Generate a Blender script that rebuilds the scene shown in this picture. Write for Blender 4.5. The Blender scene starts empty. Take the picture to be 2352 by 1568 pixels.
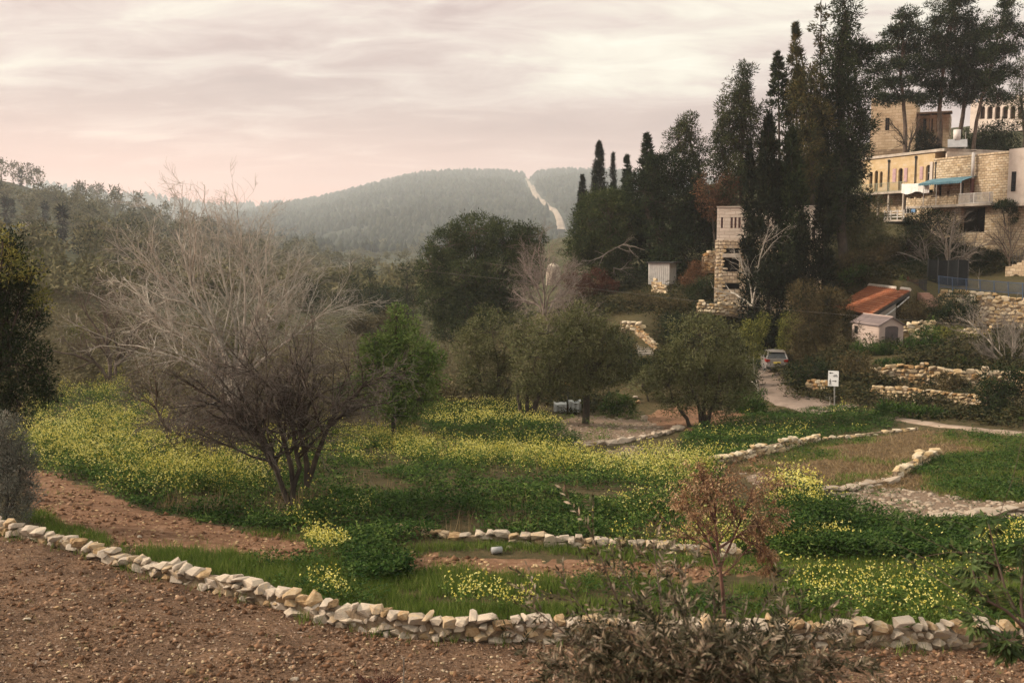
import bpy, bmesh, math, random
import numpy as np
from mathutils import Vector, Matrix

# ------------------------------------------------------------------ scene, camera, sky, sun
sc = bpy.context.scene
PW, PH, FPX = 2352.0, 1568.0, 2286.7          # the photograph's pixel frame and focal length in pixels
PITCH = math.atan(0.1)                        # camera tilted down 5.7 degrees
CAM = np.array((0.0, 0.0, 8.0))
cd = bpy.data.cameras.new('camera'); cam = bpy.data.objects.new('camera', cd)
sc.collection.objects.link(cam); sc.camera = cam
cam.location = CAM; cam.rotation_euler = (math.pi/2 - PITCH, 0, 0)
cd.sensor_width = 36.0; cd.lens = 35.0; cd.clip_start = 0.1; cd.clip_end = 20000
cd.dof.use_dof = True; cd.dof.focus_distance = 45.0; cd.dof.aperture_fstop = 3.5

SUN_EL, SUN_AZ = math.radians(30), math.radians(-88)     # azimuth from +Y (view direction), negative = left
world = bpy.data.worlds.new('World'); sc.world = world; world.use_nodes = True
def build_world():
    nt = world.node_tree; nt.nodes.clear(); N = nt.nodes.new; L = nt.links.new
    out = N('ShaderNodeOutputWorld'); bg = N('ShaderNodeBackground'); bg.inputs[1].default_value = 0.1
    L(bg.outputs[0], out.inputs[0])
    sky = N('ShaderNodeTexSky'); sky.sky_type = 'NISHITA'; sky.sun_disc = False
    sky.sun_elevation = SUN_EL; sky.sun_rotation = SUN_AZ; sky.air_density = 1.6; sky.dust_density = 4.0
    tc = N('ShaderNodeTexCoord'); sep = N('ShaderNodeSeparateXYZ'); L(tc.outputs['Generated'], sep.inputs[0])
    def m(op, a, b=None, clamp=False):
        n = N('ShaderNodeMath'); n.operation = op; n.use_clamp = clamp
        for i, v in enumerate((a, b)):
            if v is None: continue
            if isinstance(v, (int, float)): n.inputs[i].default_value = v
            else: L(v, n.inputs[i])
        return n.outputs[0]
    z = m('MAXIMUM', sep.outputs[2], 0.0)
    den = m('ADD', z, 0.13)
    cx = m('DIVIDE', sep.outputs[0], den); cy = m('DIVIDE', sep.outputs[1], den)
    def noise(sx, sy, off, detail, rough, dist):
        c = N('ShaderNodeCombineXYZ')
        L(m('MULTIPLY', cx, sx), c.inputs[0]); L(m('MULTIPLY', cy, sy), c.inputs[1]); c.inputs[2].default_value = off
        n = N('ShaderNodeTexNoise'); n.inputs['Scale'].default_value = 1.0; n.inputs['Detail'].default_value = detail
        n.inputs['Roughness'].default_value = rough; n.inputs['Distortion'].default_value = dist
        L(c.outputs[0], n.inputs['Vector']); return n.outputs[0]
    big = noise(0.55, 0.95, 3.7, 3, 0.5, 0.3); fine = noise(2.4, 4.2, 11.1, 7, 0.62, 0.6)
    n = m('ADD', m('MULTIPLY', big, 0.62), m('MULTIPLY', fine, 0.38))
    # broken cloud overhead, an even veil low down
    lift = m('MULTIPLY', m('SUBTRACT', m('MINIMUM', z, 0.24), 0.135), 1.5)
    n = m('ADD', n, lift)
    r = N('ShaderNodeValToRGB'); L(n, r.inputs[0])
    el = r.color_ramp.elements
    el[0].position = 0.36; el[0].color = (0.57, 0.425, 0.415, 1)
    el[1].position = 0.70; el[1].color = (1.30, 1.24, 1.06, 1)
    e = el.new(0.47); e.color = (0.69, 0.525, 0.495, 1)
    e = el.new(0.54); e.color = (0.88, 0.73, 0.665, 1)
    e = el.new(0.61); e.color = (1.08, 1.0, 0.85, 1)
    # peach band towards the horizon, strongest to the left where the sun goes down
    hz = m('POWER', m('SUBTRACT', 1.0, m('DIVIDE', m('MINIMUM', z, 0.16), 0.16)), 2.2)
    side = m('ADD', m('MULTIPLY', sep.outputs[0], -1.0), 0.70, True)
    hm = m('MULTIPLY', hz, side, True)
    mx = N('ShaderNodeMix'); mx.data_type = 'RGBA'; L(hm, mx.inputs[0]); L(r.outputs[0], mx.inputs[6])
    mx.inputs[7].default_value = (2.5, 1.05, 0.74, 1)
    sc10 = N('ShaderNodeVectorMath'); sc10.operation = 'SCALE'; sc10.inputs[3].default_value = 5.0
    L(mx.outputs[2], sc10.inputs[0])
    mix2 = N('ShaderNodeMix'); mix2.data_type = 'RGBA'; mix2.inputs[0].default_value = 0.93
    L(sky.outputs[0], mix2.inputs[6]); L(sc10.outputs[0], mix2.inputs[7]); L(mix2.outputs[2], bg.inputs[0])
build_world()
sl = bpy.data.lights.new('sun', 'SUN'); sl.energy = 3.0; sl.angle = math.radians(10); sl.color = (1.0, 0.84, 0.66)
sun = bpy.data.objects.new('sun', sl); sc.collection.objects.link(sun)
sdir = Vector((math.sin(SUN_AZ)*math.cos(SUN_EL), math.cos(SUN_AZ)*math.cos(SUN_EL), math.sin(SUN_EL)))
sun.rotation_euler = sdir.to_track_quat('Z', 'Y').to_euler()
sun.location = (-60, 20, 60)
vs = sc.view_settings; vs.view_transform = 'Standard'; vs.look = 'None'; vs.exposure = 0.92; vs.gamma = 1.0
vs.use_curve_mapping = False
sc.render.engine = 'CYCLES'
cy = sc.cycles
cy.use_denoising = True; cy.max_bounces = 5; cy.diffuse_bounces = 1; cy.glossy_bounces = 2; cy.transmission_bounces = 3
cy.transparent_max_bounces = 6; cy.volume_bounces = 1; cy.use_adaptive_sampling = True; cy.adaptive_threshold = 0.02
cy.caustics_reflective = False; cy.caustics_refractive = False

# ------------------------------------------------------------------ basic helpers
rng = np.random.default_rng(7)
random.seed(7)
COL = sc.collection
cP, sP = math.cos(PITCH), math.sin(PITCH)
def ray(px, py):
    a = (np.asarray(px, float) - PW/2)/FPX; b = (PH/2 - np.asarray(py, float))/FPX
    return np.stack([a, cP + b*sP, -sP + b*cP], -1)
def at(px, py, Y):
    d = ray(px, py); return CAM + d*(np.asarray(Y, float)/d[..., 1])[..., None]
def project(P):
    q = np.asarray(P, float) - CAM
    dep = q[..., 1]*cP - q[..., 2]*sP; up = q[..., 1]*sP + q[..., 2]*cP
    dep = np.where(dep < 0.1, 0.1, dep)
    return PW/2 + FPX*q[..., 0]/dep, PH/2 - FPX*up/dep
def px2m(n, Y): return n*Y/FPX

def hash2(a, b, s): 
    h = np.sin(a*127.1 + b*311.7 + s*74.7)*43758.5453
    return h - np.floor(h)
def vnoise(x, y, s=0.0):
    x = np.asarray(x, float); y = np.asarray(y, float)
    xi, yi = np.floor(x), np.floor(y); fx, fy = x - xi, y - yi
    fx = fx*fx*(3-2*fx); fy = fy*fy*(3-2*fy)
    return (hash2(xi, yi, s)*(1-fx)+hash2(xi+1, yi, s)*fx)*(1-fy) + (hash2(xi, yi+1, s)*(1-fx)+hash2(xi+1, yi+1, s)*fx)*fy
def fbm(x, y, s=0.0, o=4):
    r = 0; a = 0.5
    for k in range(o): r = r + a*vnoise(x, y, s+k*3.1); x = x*2.03+1.7; y = y*2.03-2.3; a *= 0.5
    return r
def sstep(a, b, x):
    t = np.clip((x-a)/(b-a), 0, 1); return t*t*(3-2*t)
def unit(v): return v/np.maximum(np.linalg.norm(v, axis=-1, keepdims=True), 1e-9)
def randdir(n, r=None): return unit((r or rng).normal(size=(n, 3)))

def np_mesh(name, V, F, rnd=None, smooth=False, mats=None, mi=None):
    """fast mesh from arrays; F is (n,k)"""
    me = bpy.data.meshes.new(name); V = np.asarray(V, np.float32); F = np.asarray(F, np.int32)
    n, k = F.shape
    me.vertices.add(len(V)); me.vertices.foreach_set('co', V.ravel())
    me.loops.add(n*k); me.loops.foreach_set('vertex_index', F.ravel())
    me.polygons.add(n); me.polygons.foreach_set('loop_start', np.arange(0, n*k, k, dtype=np.int32))
    if smooth: me.polygons.foreach_set('use_smooth', np.ones(n, bool))
    if rnd is not None:
        at_ = me.attributes.new('rnd', 'FLOAT', 'POINT'); at_.data.foreach_set('value', np.asarray(rnd, np.float32))
    me.update(calc_edges=True); return me
def empty(name, loc, label=None, cat=None, group=None):
    o = bpy.data.objects.new(name, None); o.location = [float(c) for c in loc]; o.empty_display_size = 0.2; COL.objects.link(o)
    return tag(o, label, cat, group)
def tag(o, label=None, cat=None, group=None, kind=None):
    if label: o['label'] = label
    if cat: o['category'] = cat
    if group: o['group'] = group
    if kind: o['kind'] = kind
    return o
def link(name, me, mat=None, parent=None, loc=None, rot=None, scale=None):
    o = bpy.data.objects.new(name, me); COL.objects.link(o)
    if mat is not None and len(me.materials) == 0: me.materials.append(mat)
    if parent is not None: o.parent = parent
    if loc is not None: o.location = [float(c) for c in loc]
    if rot is not None: o.rotation_euler = rot
    if scale is not None: o.scale = scale
    return o
class MB:
    """collects boxes, polygons, tubes in world space; build() links ONE mesh relative to its parent's base"""
    def __init__(s): s.v = []; s.f = []
    def poly(s, pts):
        n = len(s.v); s.v += [tuple(float(c) for c in p) for p in pts]; s.f.append(tuple(range(n, n+len(pts)))); return s
    def hexa(s, p):        # 8 corners: bottom 0-3, top 4-7
        n = len(s.v); s.v += [tuple(float(c) for c in q) for q in p]
        for q in ((3,2,1,0),(4,5,6,7),(0,1,5,4),(1,2,6,5),(2,3,7,6),(3,0,4,7)): s.f.append(tuple(n+i for i in q))
        return s
    def box(s, c, h, rz=0.0):
        c = np.asarray(c, float); ca, sa = math.cos(rz), math.sin(rz); p = []
        for z in (-h[2], h[2]):
            for x, y in ((-1,-1),(1,-1),(1,1),(-1,1)):
                X, Y = x*h[0], y*h[1]; p.append((c[0]+X*ca-Y*sa, c[1]+X*sa+Y*ca, c[2]+z))
        return s.hexa(p)
    def tube(s, pts, r0, r1=None, n=6, cap=True):
        pts = np.asarray(pts, float); r1 = r0 if r1 is None else r1; k = len(pts); base = len(s.v)
        for i in range(k):
            t = unit(pts[min(i+1, k-1)]-pts[max(i-1, 0)]); ref = np.array((0, 0, 1.0)) if abs(t[2]) < .9 else np.array((1.0, 0, 0))
            a = unit(np.cross(t, ref)); b = np.cross(t, a); r = r0+(r1-r0)*i/max(k-1, 1)
            for j in range(n):
                an = 2*math.pi*j/n; s.v.append(tuple(pts[i]+r*(math.cos(an)*a+math.sin(an)*b)))
        for i in range(k-1):
            for j in range(n):
                s.f.append((base+i*n+j, base+i*n+(j+1) % n, base+(i+1)*n+(j+1) % n, base+(i+1)*n+j))
        if cap:
            s.f.append(tuple(base+j for j in range(n-1, -1, -1))); s.f.append(tuple(base+(k-1)*n+j for j in range(n)))
        return s
    def disc(s, c, nrm, r, t, n=20):
        c = np.asarray(c, float); nrm = unit(np.asarray(nrm, float)); return s.tube([c-nrm*t/2, c+nrm*t/2], r, r, n)
    def build(s, name, mat, parent=None, smooth=False, kind=None):
        me = bpy.data.meshes.new(name); off = np.array(parent_base(parent))
        me.from_pydata([tuple(np.array(v)-off) for v in s.v], [], s.f); me.update()
        if smooth:
            for p in me.polygons: p.use_smooth = True
        o = link(name, me, mat, parent)
        if kind: o['kind'] = kind
        return o
def parent_base(o):
    b = np.zeros(3)
    while o is not None: b = b+np.array(o.location); o = o.parent
    return b

# ------------------------------------------------------------------ materials
def new_mat(name):
    m = bpy.data.materials.new(name); m.use_nodes = True; nt = m.node_tree; nt.nodes.clear(); return m, nt, nt.nodes.new, nt.links.new
def ramp(N, L, src, stops):
    r = N('ShaderNodeValToRGB'); L(src, r.inputs[0]); el = r.color_ramp.elements
    while len(el) < len(stops): el.new(0.5)
    for e, (p, c) in zip(el, sorted(stops)): e.position = p; e.color = (*c, 1)
    return r.outputs[0]
def foliage(name, cols, trans=0.12, rough=0.75, spec=0.06):
    """leaf material: colour by the leaf's own random value"""
    m, nt, N, L = new_mat(name)
    a = N('ShaderNodeAttribute'); a.attribute_name = 'rnd'
    n = len(cols); c = ramp(N, L, a.outputs['Fac'], [(i/max(n-1, 1), q) for i, q in enumerate(cols)])
    p = N('ShaderNodeBsdfPrincipled'); L(c, p.inputs['Base Color']); p.inputs['Roughness'].default_value = rough
    p.inputs['Specular IOR Level'].default_value = spec
    out = N('ShaderNodeOutputMaterial')
    if trans > 0:
        t = N('ShaderNodeBsdfTranslucent'); L(c, t.inputs[0]); mx = N('ShaderNodeMixShader'); mx.inputs[0].default_value = trans
        L(p.outputs[0], mx.inputs[1]); L(t.outputs[0], mx.inputs[2]); L(mx.outputs[0], out.inputs[0])
    else: L(p.outputs[0], out.inputs[0])
    return m
def mottled(name, cols, scale=3.0, rough=0.85, bump=0.3, bscale=None, objrand=0.0, spec=0.3, detail=6, metal=0.0, coord='Object'):
    """noise-mottled surface with relief; objrand mixes in a random value for each object"""
    m, nt, N, L = new_mat(name)
    tc = N('ShaderNodeTexCoord'); n = N('ShaderNodeTexNoise'); n.inputs['Scale'].default_value = scale; n.inputs['Detail'].default_value = detail
    n.inputs['Roughness'].default_value = 0.62
    vec = tc.outputs['Object']
    if coord == 'World': g = N('ShaderNodeNewGeometry'); vec = g.outputs['Position']
    if objrand > 0:
        oi = N('ShaderNodeObjectInfo'); ad = N('ShaderNodeVectorMath'); ad.operation = 'ADD'
        ms = N('ShaderNodeMath'); ms.operation = 'MULTIPLY'; L(oi.outputs['Random'], ms.inputs[0]); ms.inputs[1].default_value = 97.0
        L(vec, ad.inputs[0]); L(ms.outputs[0], ad.inputs[1]); vec = ad.outputs[0]
    L(vec, n.inputs['Vector']); fac = n.outputs[0]
    st = N('ShaderNodeMapRange'); st.inputs[1].default_value = 0.28; st.inputs[2].default_value = 0.72; L(fac, st.inputs[0]); fac = st.outputs[0]
    if objrand > 0:
        mx = N('ShaderNodeMix'); mx.inputs[0].default_value = objrand; L(fac, mx.inputs[2]); L(oi.outputs['Random'], mx.inputs[3]); fac = mx.outputs[0]
    k = len(cols); c = ramp(N, L, fac, [(0.08+0.84*i/max(k-1, 1), q) for i, q in enumerate(cols)])
    p = N('ShaderNodeBsdfPrincipled'); L(c, p.inputs['Base Color']); p.inputs['Roughness'].default_value = rough
    p.inputs['Specular IOR Level'].default_value = spec; p.inputs['Metallic'].default_value = metal
    if bump > 0:
        n2 = N('ShaderNodeTexNoise'); n2.inputs['Scale'].default_value = bscale or scale*4; n2.inputs['Detail'].default_value = 8; L(vec, n2.inputs['Vector'])
        b = N('ShaderNodeBump'); b.inputs['Strength'].default_value = bump; b.inputs['Distance'].default_value = 0.03
        L(n2.outputs[0], b.inputs['Height']); L(b.outputs[0], p.inputs['Normal'])
    out = N('ShaderNodeOutputMaterial'); L(p.outputs[0], out.inputs[0]); return m
def plain(name, col, rough=0.6, metal=0.0, spec=0.4, bump=0.1):
    return mottled(name, [tuple(0.82*c for c in col), col, tuple(min(1, 1.1*c) for c in col)], 2.5, rough, bump, 20, spec=spec, metal=metal)
def masonry(name, udir, cols, mortar, bw, bh, mort=0.02, rough=0.9, stain=0.5, bump=0.6):
    """coursed blocks laid out along a wall's own direction, colour by block, with weathering"""
    m, nt, N, L = new_mat(name)
    g = N('ShaderNodeNewGeometry'); d = N('ShaderNodeVectorMath'); d.operation = 'DOT_PRODUCT'; d.inputs[1].default_value = (udir[0], udir[1], 0)
    L(g.outputs['Position'], d.inputs[0]); sp = N('ShaderNodeSeparateXYZ'); L(g.outputs['Position'], sp.inputs[0])
    nz = N('ShaderNodeTexNoise'); nz.inputs['Scale'].default_value = 1.6; nz.inputs['Detail'].default_value = 3; L(g.outputs['Position'], nz.inputs['Vector'])
    wob = N('ShaderNodeMath'); wob.operation = 'MULTIPLY_ADD'; L(nz.outputs[0], wob.inputs[0]); wob.inputs[1].default_value = 0.16; L(sp.outputs[2], wob.inputs[2])
    cb = N('ShaderNodeCombineXYZ'); L(d.outputs['Value'], cb.inputs[0]); L(wob.outputs[0], cb.inputs[1])
    br = N('ShaderNodeTexBrick'); L(cb.outputs[0], br.inputs['Vector']); br.inputs['Scale'].default_value = 1.0
    br.inputs['Mortar Size'].default_value = mort; br.inputs['Brick Width'].default_value = bw; br.inputs['Row Height'].default_value = bh
    br.inputs['Bias'].default_value = 0.0; br.inputs['Mortar Smooth'].default_value = 0.25
    br.inputs[1].default_value = (0, 0, 0, 1); br.inputs[2].default_value = (1, 1, 1, 1); br.inputs[3].default_value = (0.5, 0.5, 0.5, 1)
    n1 = N('ShaderNodeTexNoise'); n1.inputs['Scale'].default_value = 0.7; n1.inputs['Detail'].default_value = 8; n1.inputs['Roughness'].default_value = 0.7
    L(g.outputs['Position'], n1.inputs['Vector'])
    mx = N('ShaderNodeMix'); mx.data_type = 'RGBA'; mx.inputs[0].default_value = stain; L(br.outputs[0], mx.inputs[6])
    mr = N('ShaderNodeMapRange'); mr.inputs[1].default_value = 0.3; mr.inputs[2].default_value = 0.7; L(n1.outputs[0], mr.inputs[0]); L(mr.outputs[0], mx.inputs[7])
    k = len(cols); c = ramp(N, L, mx.outputs[2], [(0.05+0.9*i/max(k-1, 1), q) for i, q in enumerate(cols)])
    m2 = N('ShaderNodeMix'); m2.data_type = 'RGBA'; L(br.outputs['Fac'], m2.inputs[0]); L(c, m2.inputs[6]); m2.inputs[7].default_value = (*mortar, 1)
    p = N('ShaderNodeBsdfPrincipled'); L(m2.outputs[2], p.inputs['Base Color']); p.inputs['Roughness'].default_value = rough; p.inputs['Specular IOR Level'].default_value = 0.2
    hs = N('ShaderNodeMath'); hs.operation = 'MULTIPLY_ADD'; L(br.outputs['Fac'], hs.inputs[0]); hs.inputs[1].default_value = -1.0
    n3 = N('ShaderNodeTexNoise'); n3.inputs['Scale'].default_value = 6; n3.inputs['Detail'].default_value = 6; L(g.outputs['Position'], n3.inputs['Vector']); L(n3.outputs[0], hs.inputs[2])
    b = N('ShaderNodeBump'); b.inputs['Strength'].default_value = bump; b.inputs['Distance'].default_value = 0.05; L(hs.outputs[0], b.inputs['Height']); L(b.outputs[0], p.inputs['Normal'])
    out = N('ShaderNodeOutputMaterial'); L(p.outputs[0], out.inputs[0]); return m
# ------------------------------------------------------------------ the lie of the land
# control points: (px, py, Y) where the ground is seen, at its distance Y; ('z', px, py, z) at its height
CTRL = [
 ('z',0,1568,.9),('z',600,1568,.5),('z',1176,1568,.3),('z',1800,1568,.2),('z',2352,1568,.2),('z',0,1380,.8),('z',500,1450,.4),
 ('z',20,1228,.6),('z',250,1290,.45),('z',480,1355,.3),('z',800,1440,.2),('z',1300,1470,.1),('z',1800,1475,.1),('z',2352,1485,.1),
 ('z',100,1095,.25),('z',330,1190,.15),('z',600,1245,.0),('z',1000,1300,-.1),('z',1500,1320,-.1),('z',1900,1310,-.1),('z',2352,1310,0),
 ('z',900,1360,-.1),('z',1500,1400,-.05),('z',2100,1400,-.1),
 ('z',60,1000,-.7),('z',300,1060,-.5),('z',300,930,-1.6),('z',500,1100,-.5),('z',700,1160,-.3),('z',1000,1120,-.5),('z',1400,1150,-.5),('z',1800,1190,-.4),('z',2300,1220,-.3),
 ('z',240,890,-2.2),('z',700,1010,-1.5),('z',900,1020,-1.6),('z',1150,1040,-1.4),('z',1150,950,-1.9),('z',1345,972,-2.2),('z',1450,1025,-1.7),('z',1610,978,-2.2),
 ('z',1700,1065,-1.4),('z',2000,1070,-1.2),('z',2300,1100,-.8),('z',1750,1110,-1.1),('z',2200,1180,-.5),
 (1915,938,62),(1640,952,60),(1480,960,62),(2050,962,55),(2352,998,47.5),(2200,982,50.5),
 (1990,922,60),(2130,932,58.5),(2260,948,56),(2000,888,61.2),(2130,897,59.7),(2260,912,57.2),
 (2000,884,64),(2150,892,63),(2352,900,61),(2000,836,65.3),(2150,838,64.3),(2352,848,62.3),
 (2050,800,75),(2200,790,74),(2352,800,70),(2100,745,83),(2250,752,81),(2352,760,79),(2100,664,84.5),(2250,676,82.5),(2352,690,80.5),
 (2250,652,90),(2200,590,100),(2352,600,94),(1950,660,88),(2000,600,98),(2090,675,83),
 (1850,790,78),(1860,700,84),(1765,858,80),(1745,842,85),(1760,780,92),(1730,730,92),(1660,705,88),(1800,640,95),
 (1480,815,76),(1460,740,81),(1560,740,84),(1240,730,90),(1400,800,80),(1300,800,84),(1350,680,100),
 (1050,800,108),(900,830,95),(1150,850,85),(700,850,75),(950,900,70),(1250,900,68),
 (1500,655,105),(1600,610,112),(1750,560,112),(1900,560,112),(2000,470,118),(2180,460,112),(2352,440,108),
 (2100,352,124),(2300,310,140),(2352,290,170),(1900,420,140),(1800,400,175),(2352,290,240),(1600,430,160),(2000,330,200),
 (1400,570,150),(1300,600,180),(1480,470,210),(1350,530,320),
 (100,900,58),(60,800,80),(100,720,110),(200,650,160),(60,640,160),(100,580,230),(0,540,260),(200,560,260),(100,500,340),(250,524,360),
 (-150,560,200),(-150,430,400),(0,415,480),(100,440,500),(200,480,520),(330,506,560),(450,532,600),(600,562,640),(450,620,300),(350,680,200),
 (500,760,120),(600,680,200),(700,700,180),(650,620,330),(800,640,330),(850,610,480),(950,610,520),(1000,680,250),(1000,760,140),(760,598,620),(1100,600,620),(1400,560,650),
 (2352,330,600),(1800,400,600),(-400,400,600),(2900,250,300),(2900,700,80),(2900,1000,40),(2700,1300,25),(-500,1200,28),(-500,900,60),(-400,1500,16),(2800,1560,16),
]
def ctrl_xyz():
    out = []
    for c in CTRL:
        if c[0] == 'z':
            d = ray(c[1], c[2]); t = (c[3]-CAM[2])/d[2]; out.append(CAM+d*t)
        else: Yc = c[2] if c[2] < 190 else 190+(c[2]-190)*1.75; out.append(at(c[0], c[1], Yc))
    for x in (-12, -4, 4, 12):
        for y in (-4, 6): out.append(np.array((x, y, .6)))
    return np.array(out)
YO = 10.0
CP = ctrl_xyz()
def uw(x, y): return x/(y+YO), np.log(y+YO)
cu, cw = uw(CP[:, 0], CP[:, 1]); cv = (CP[:, 2]-8)/(CP[:, 1]+YO)
def rbf_fit():
    n = len(cu); D = np.hypot((cu[:, None]-cu)*1.6, cw[:, None]-cw)
    A = np.zeros((n+3, n+3)); A[:n, :n] = -D - 0.002*np.eye(n); P = np.stack([np.ones(n), cu, cw], 1); A[:n, n:] = P; A[n:, :n] = P.T
    return np.linalg.solve(A, np.concatenate([cv, np.zeros(3)]))
RW = rbf_fit()
def rbf(u, w):
    r = np.zeros(u.shape)
    for i in range(len(cu)): r += -RW[i]*np.hypot((u-cu[i])*1.6, w-cw[i])
    n = len(cu); return r + RW[n]+RW[n+1]*u+RW[n+2]*w
FARHILL = np.array([(-3000,560),(200,540),(480,505),(580,492),(650,478),(720,468),(780,455),(850,436),(920,418),(980,406),(1050,402),(1130,402),(1180,405),(1212,412),(1240,404),(1300,399),(1380,400),(1450,408),(1700,430),(2400,470),(5000,540)], float)
RIDGE = np.array([(-3000,470),(0,440),(120,425),(200,436),(280,448),(350,452),(430,464),(500,474),(560,472),(640,471),(720,469),(800,480),(1100,490),(2400,500),(5000,520)], float)
def terrain_raw(x, y):
    u, w = uw(x, y); Yc = y+YO
    z = 8+rbf(u, w)*Yc
    z = z*(1-sstep(950, 1250, y)) - 22*sstep(950, 1250, y)
    px = PW/2+FPX*x/np.maximum(y, 1)*0.995
    def hill(curve, Y0, Y1, zb, p):
        cyp = np.interp(px, curve[:, 0], curve[:, 1]); zc = at(np.full_like(cyp, PW/2), cyp, np.full_like(cyp, Y1))[..., 2]
        t = np.clip((y-Y0)/(Y1-Y0), 0, 1)**p; return zb+(zc-zb)*t - np.clip(y-Y1, 0, None)*0.10
    fh = hill(FARHILL, 1000, 3600, -26, 0.92) + (fbm(x/430, y/430, 5)-.45)*44*sstep(1150, 1900, y)*(1-sstep(2900, 3600, y))
    rd = hill(RIDGE, 3700, 4700, -30, 1.0)
    far = np.maximum(fh, rd)
    z = np.where(y > 900, np.maximum(z, far), z)
    bump = (fbm(x*1.1, y*1.1, 1)-.47)*0.16*(1-sstep(60, 200, y)) + (fbm(x/9, y/9, 2)-.47)*3.0*sstep(90, 260, y)*(1-sstep(2500, 4000, y))
    return z+bump
NU, NW = 350, 500
UA, UB, WA, WB = -0.95, 0.95, math.log(4.0), math.log(5100.0)
gu = np.linspace(UA, UB, NU); gw = np.linspace(WA, WB, NW)
GU, GW = np.meshgrid(gu, gw); GY = np.exp(GW)-YO; GX = GU*(GY+YO); GZ = terrain_raw(GX, GY)
# terrace walls: (px, py of the foot, Y); the ground before each is cut level with its foot
WALLS = dict(
 lower=[(1996, 921, 61.2), (2060, 924, 60), (2130, 932, 58.9), (2216, 942, 57), (2262, 950, 55.8)],
 upper=[(1968, 880, 65.5), (2003, 882, 65), (2060, 884, 64.6), (2152, 892, 63.6), (2219, 898, 62.8), (2324, 903, 61.8), (2420, 908, 61)],
 road=[(1850, 902, 66.5), (1875, 903, 66), (1902, 905, 65.5)],
 yard=[(2150, 742, 83.0), (2200, 745, 82.2), (2270, 750, 81.2), (2352, 757, 79.6), (2430, 764, 78)],
 shed=[(2066, 797, 77.5), (2100, 797, 77.2), (2138, 796, 77)],
 lane=[(1955, 797, 77.0), (2075, 797, 75.6)],
 roof=[(1930, 735, 80.0), (2094, 735, 79.5)])
def carve():
    for k, L_ in WALLS.items():
        W_ = np.array([at(*q) for q in L_]); W_ = W_[np.argsort(W_[:, 0])]; yw = np.interp(GX, W_[:, 0], W_[:, 1]); zb = np.interp(GX, W_[:, 0], W_[:, 2])
        back = dict(lane=4.5, roof=11.5).get(k, 1.3); front = 3.0
        m = (GX > W_[0, 0]-.3) & (GX < W_[-1, 0]+.3) & (GY > yw-front) & (GY < yw+back); GZ[m] = np.minimum(GZ[m], zb[m])
carve()
def ground(x, y):
    x = np.asarray(x, float); y = np.asarray(y, float)
    u, w = uw(x, np.maximum(y, -5.9)); fu = np.clip((u-UA)/(UB-UA)*(NU-1), 0, NU-1.001); fw = np.clip((w-WA)/(WB-WA)*(NW-1), 0, NW-1.001)
    i = fu.astype(int); j = fw.astype(int); a = fu-i; b = fw-j
    return (GZ[j, i]*(1-a)+GZ[j, i+1]*a)*(1-b)+(GZ[j+1, i]*(1-a)+GZ[j+1, i+1]*a)*b
def hit(px, py, y0=9.0, y1=4500.0, n=500):
    """where the sight lines through these photograph points meet the ground"""
    px = np.atleast_1d(np.asarray(px, float)); py = np.atleast_1d(np.asarray(py, float)); out = np.full((len(px), 3), np.nan)
    Ys = np.geomspace(y0, y1, n)
    for s in range(0, len(px), 4000):
        d = ray(px[s:s+4000], py[s:s+4000]); d = d/d[:, 1:2]
        X = d[:, 0:1]*Ys; Z = CAM[2]+d[:, 2:3]*Ys; g = Z-ground(X, np.broadcast_to(Ys, X.shape))
        neg = g < 0; k = np.argmax(neg, 1); ok = neg.any(1); k = np.maximum(k, 1); r = np.arange(len(k))
        g0, g1 = g[r, k-1], g[r, k]; t = np.clip(g0/np.maximum(g0-g1, 1e-9), 0, 1); Y = Ys[k-1]+(Ys[k]-Ys[k-1])*t
        p = CAM+d*Y[:, None]; p[:, 2] = ground(p[:, 0], p[:, 1]); p[~ok] = np.nan; out[s:s+4000] = p
    return out
def hit1(px, py, **k): return hit([px], [py], **k)[0]
def in_poly(px, py, poly):
    px = np.asarray(px); c = np.zeros(px.shape, bool); n = len(poly)
    for i in range(n):
        x0, y0 = poly[i]; x1, y1 = poly[(i+1) % n]
        if y0 == y1: continue
        c ^= ((y0 > py) != (y1 > py)) & (px < (x1-x0)*(py-y0)/(y1-y0)+x0)
    return c
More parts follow.
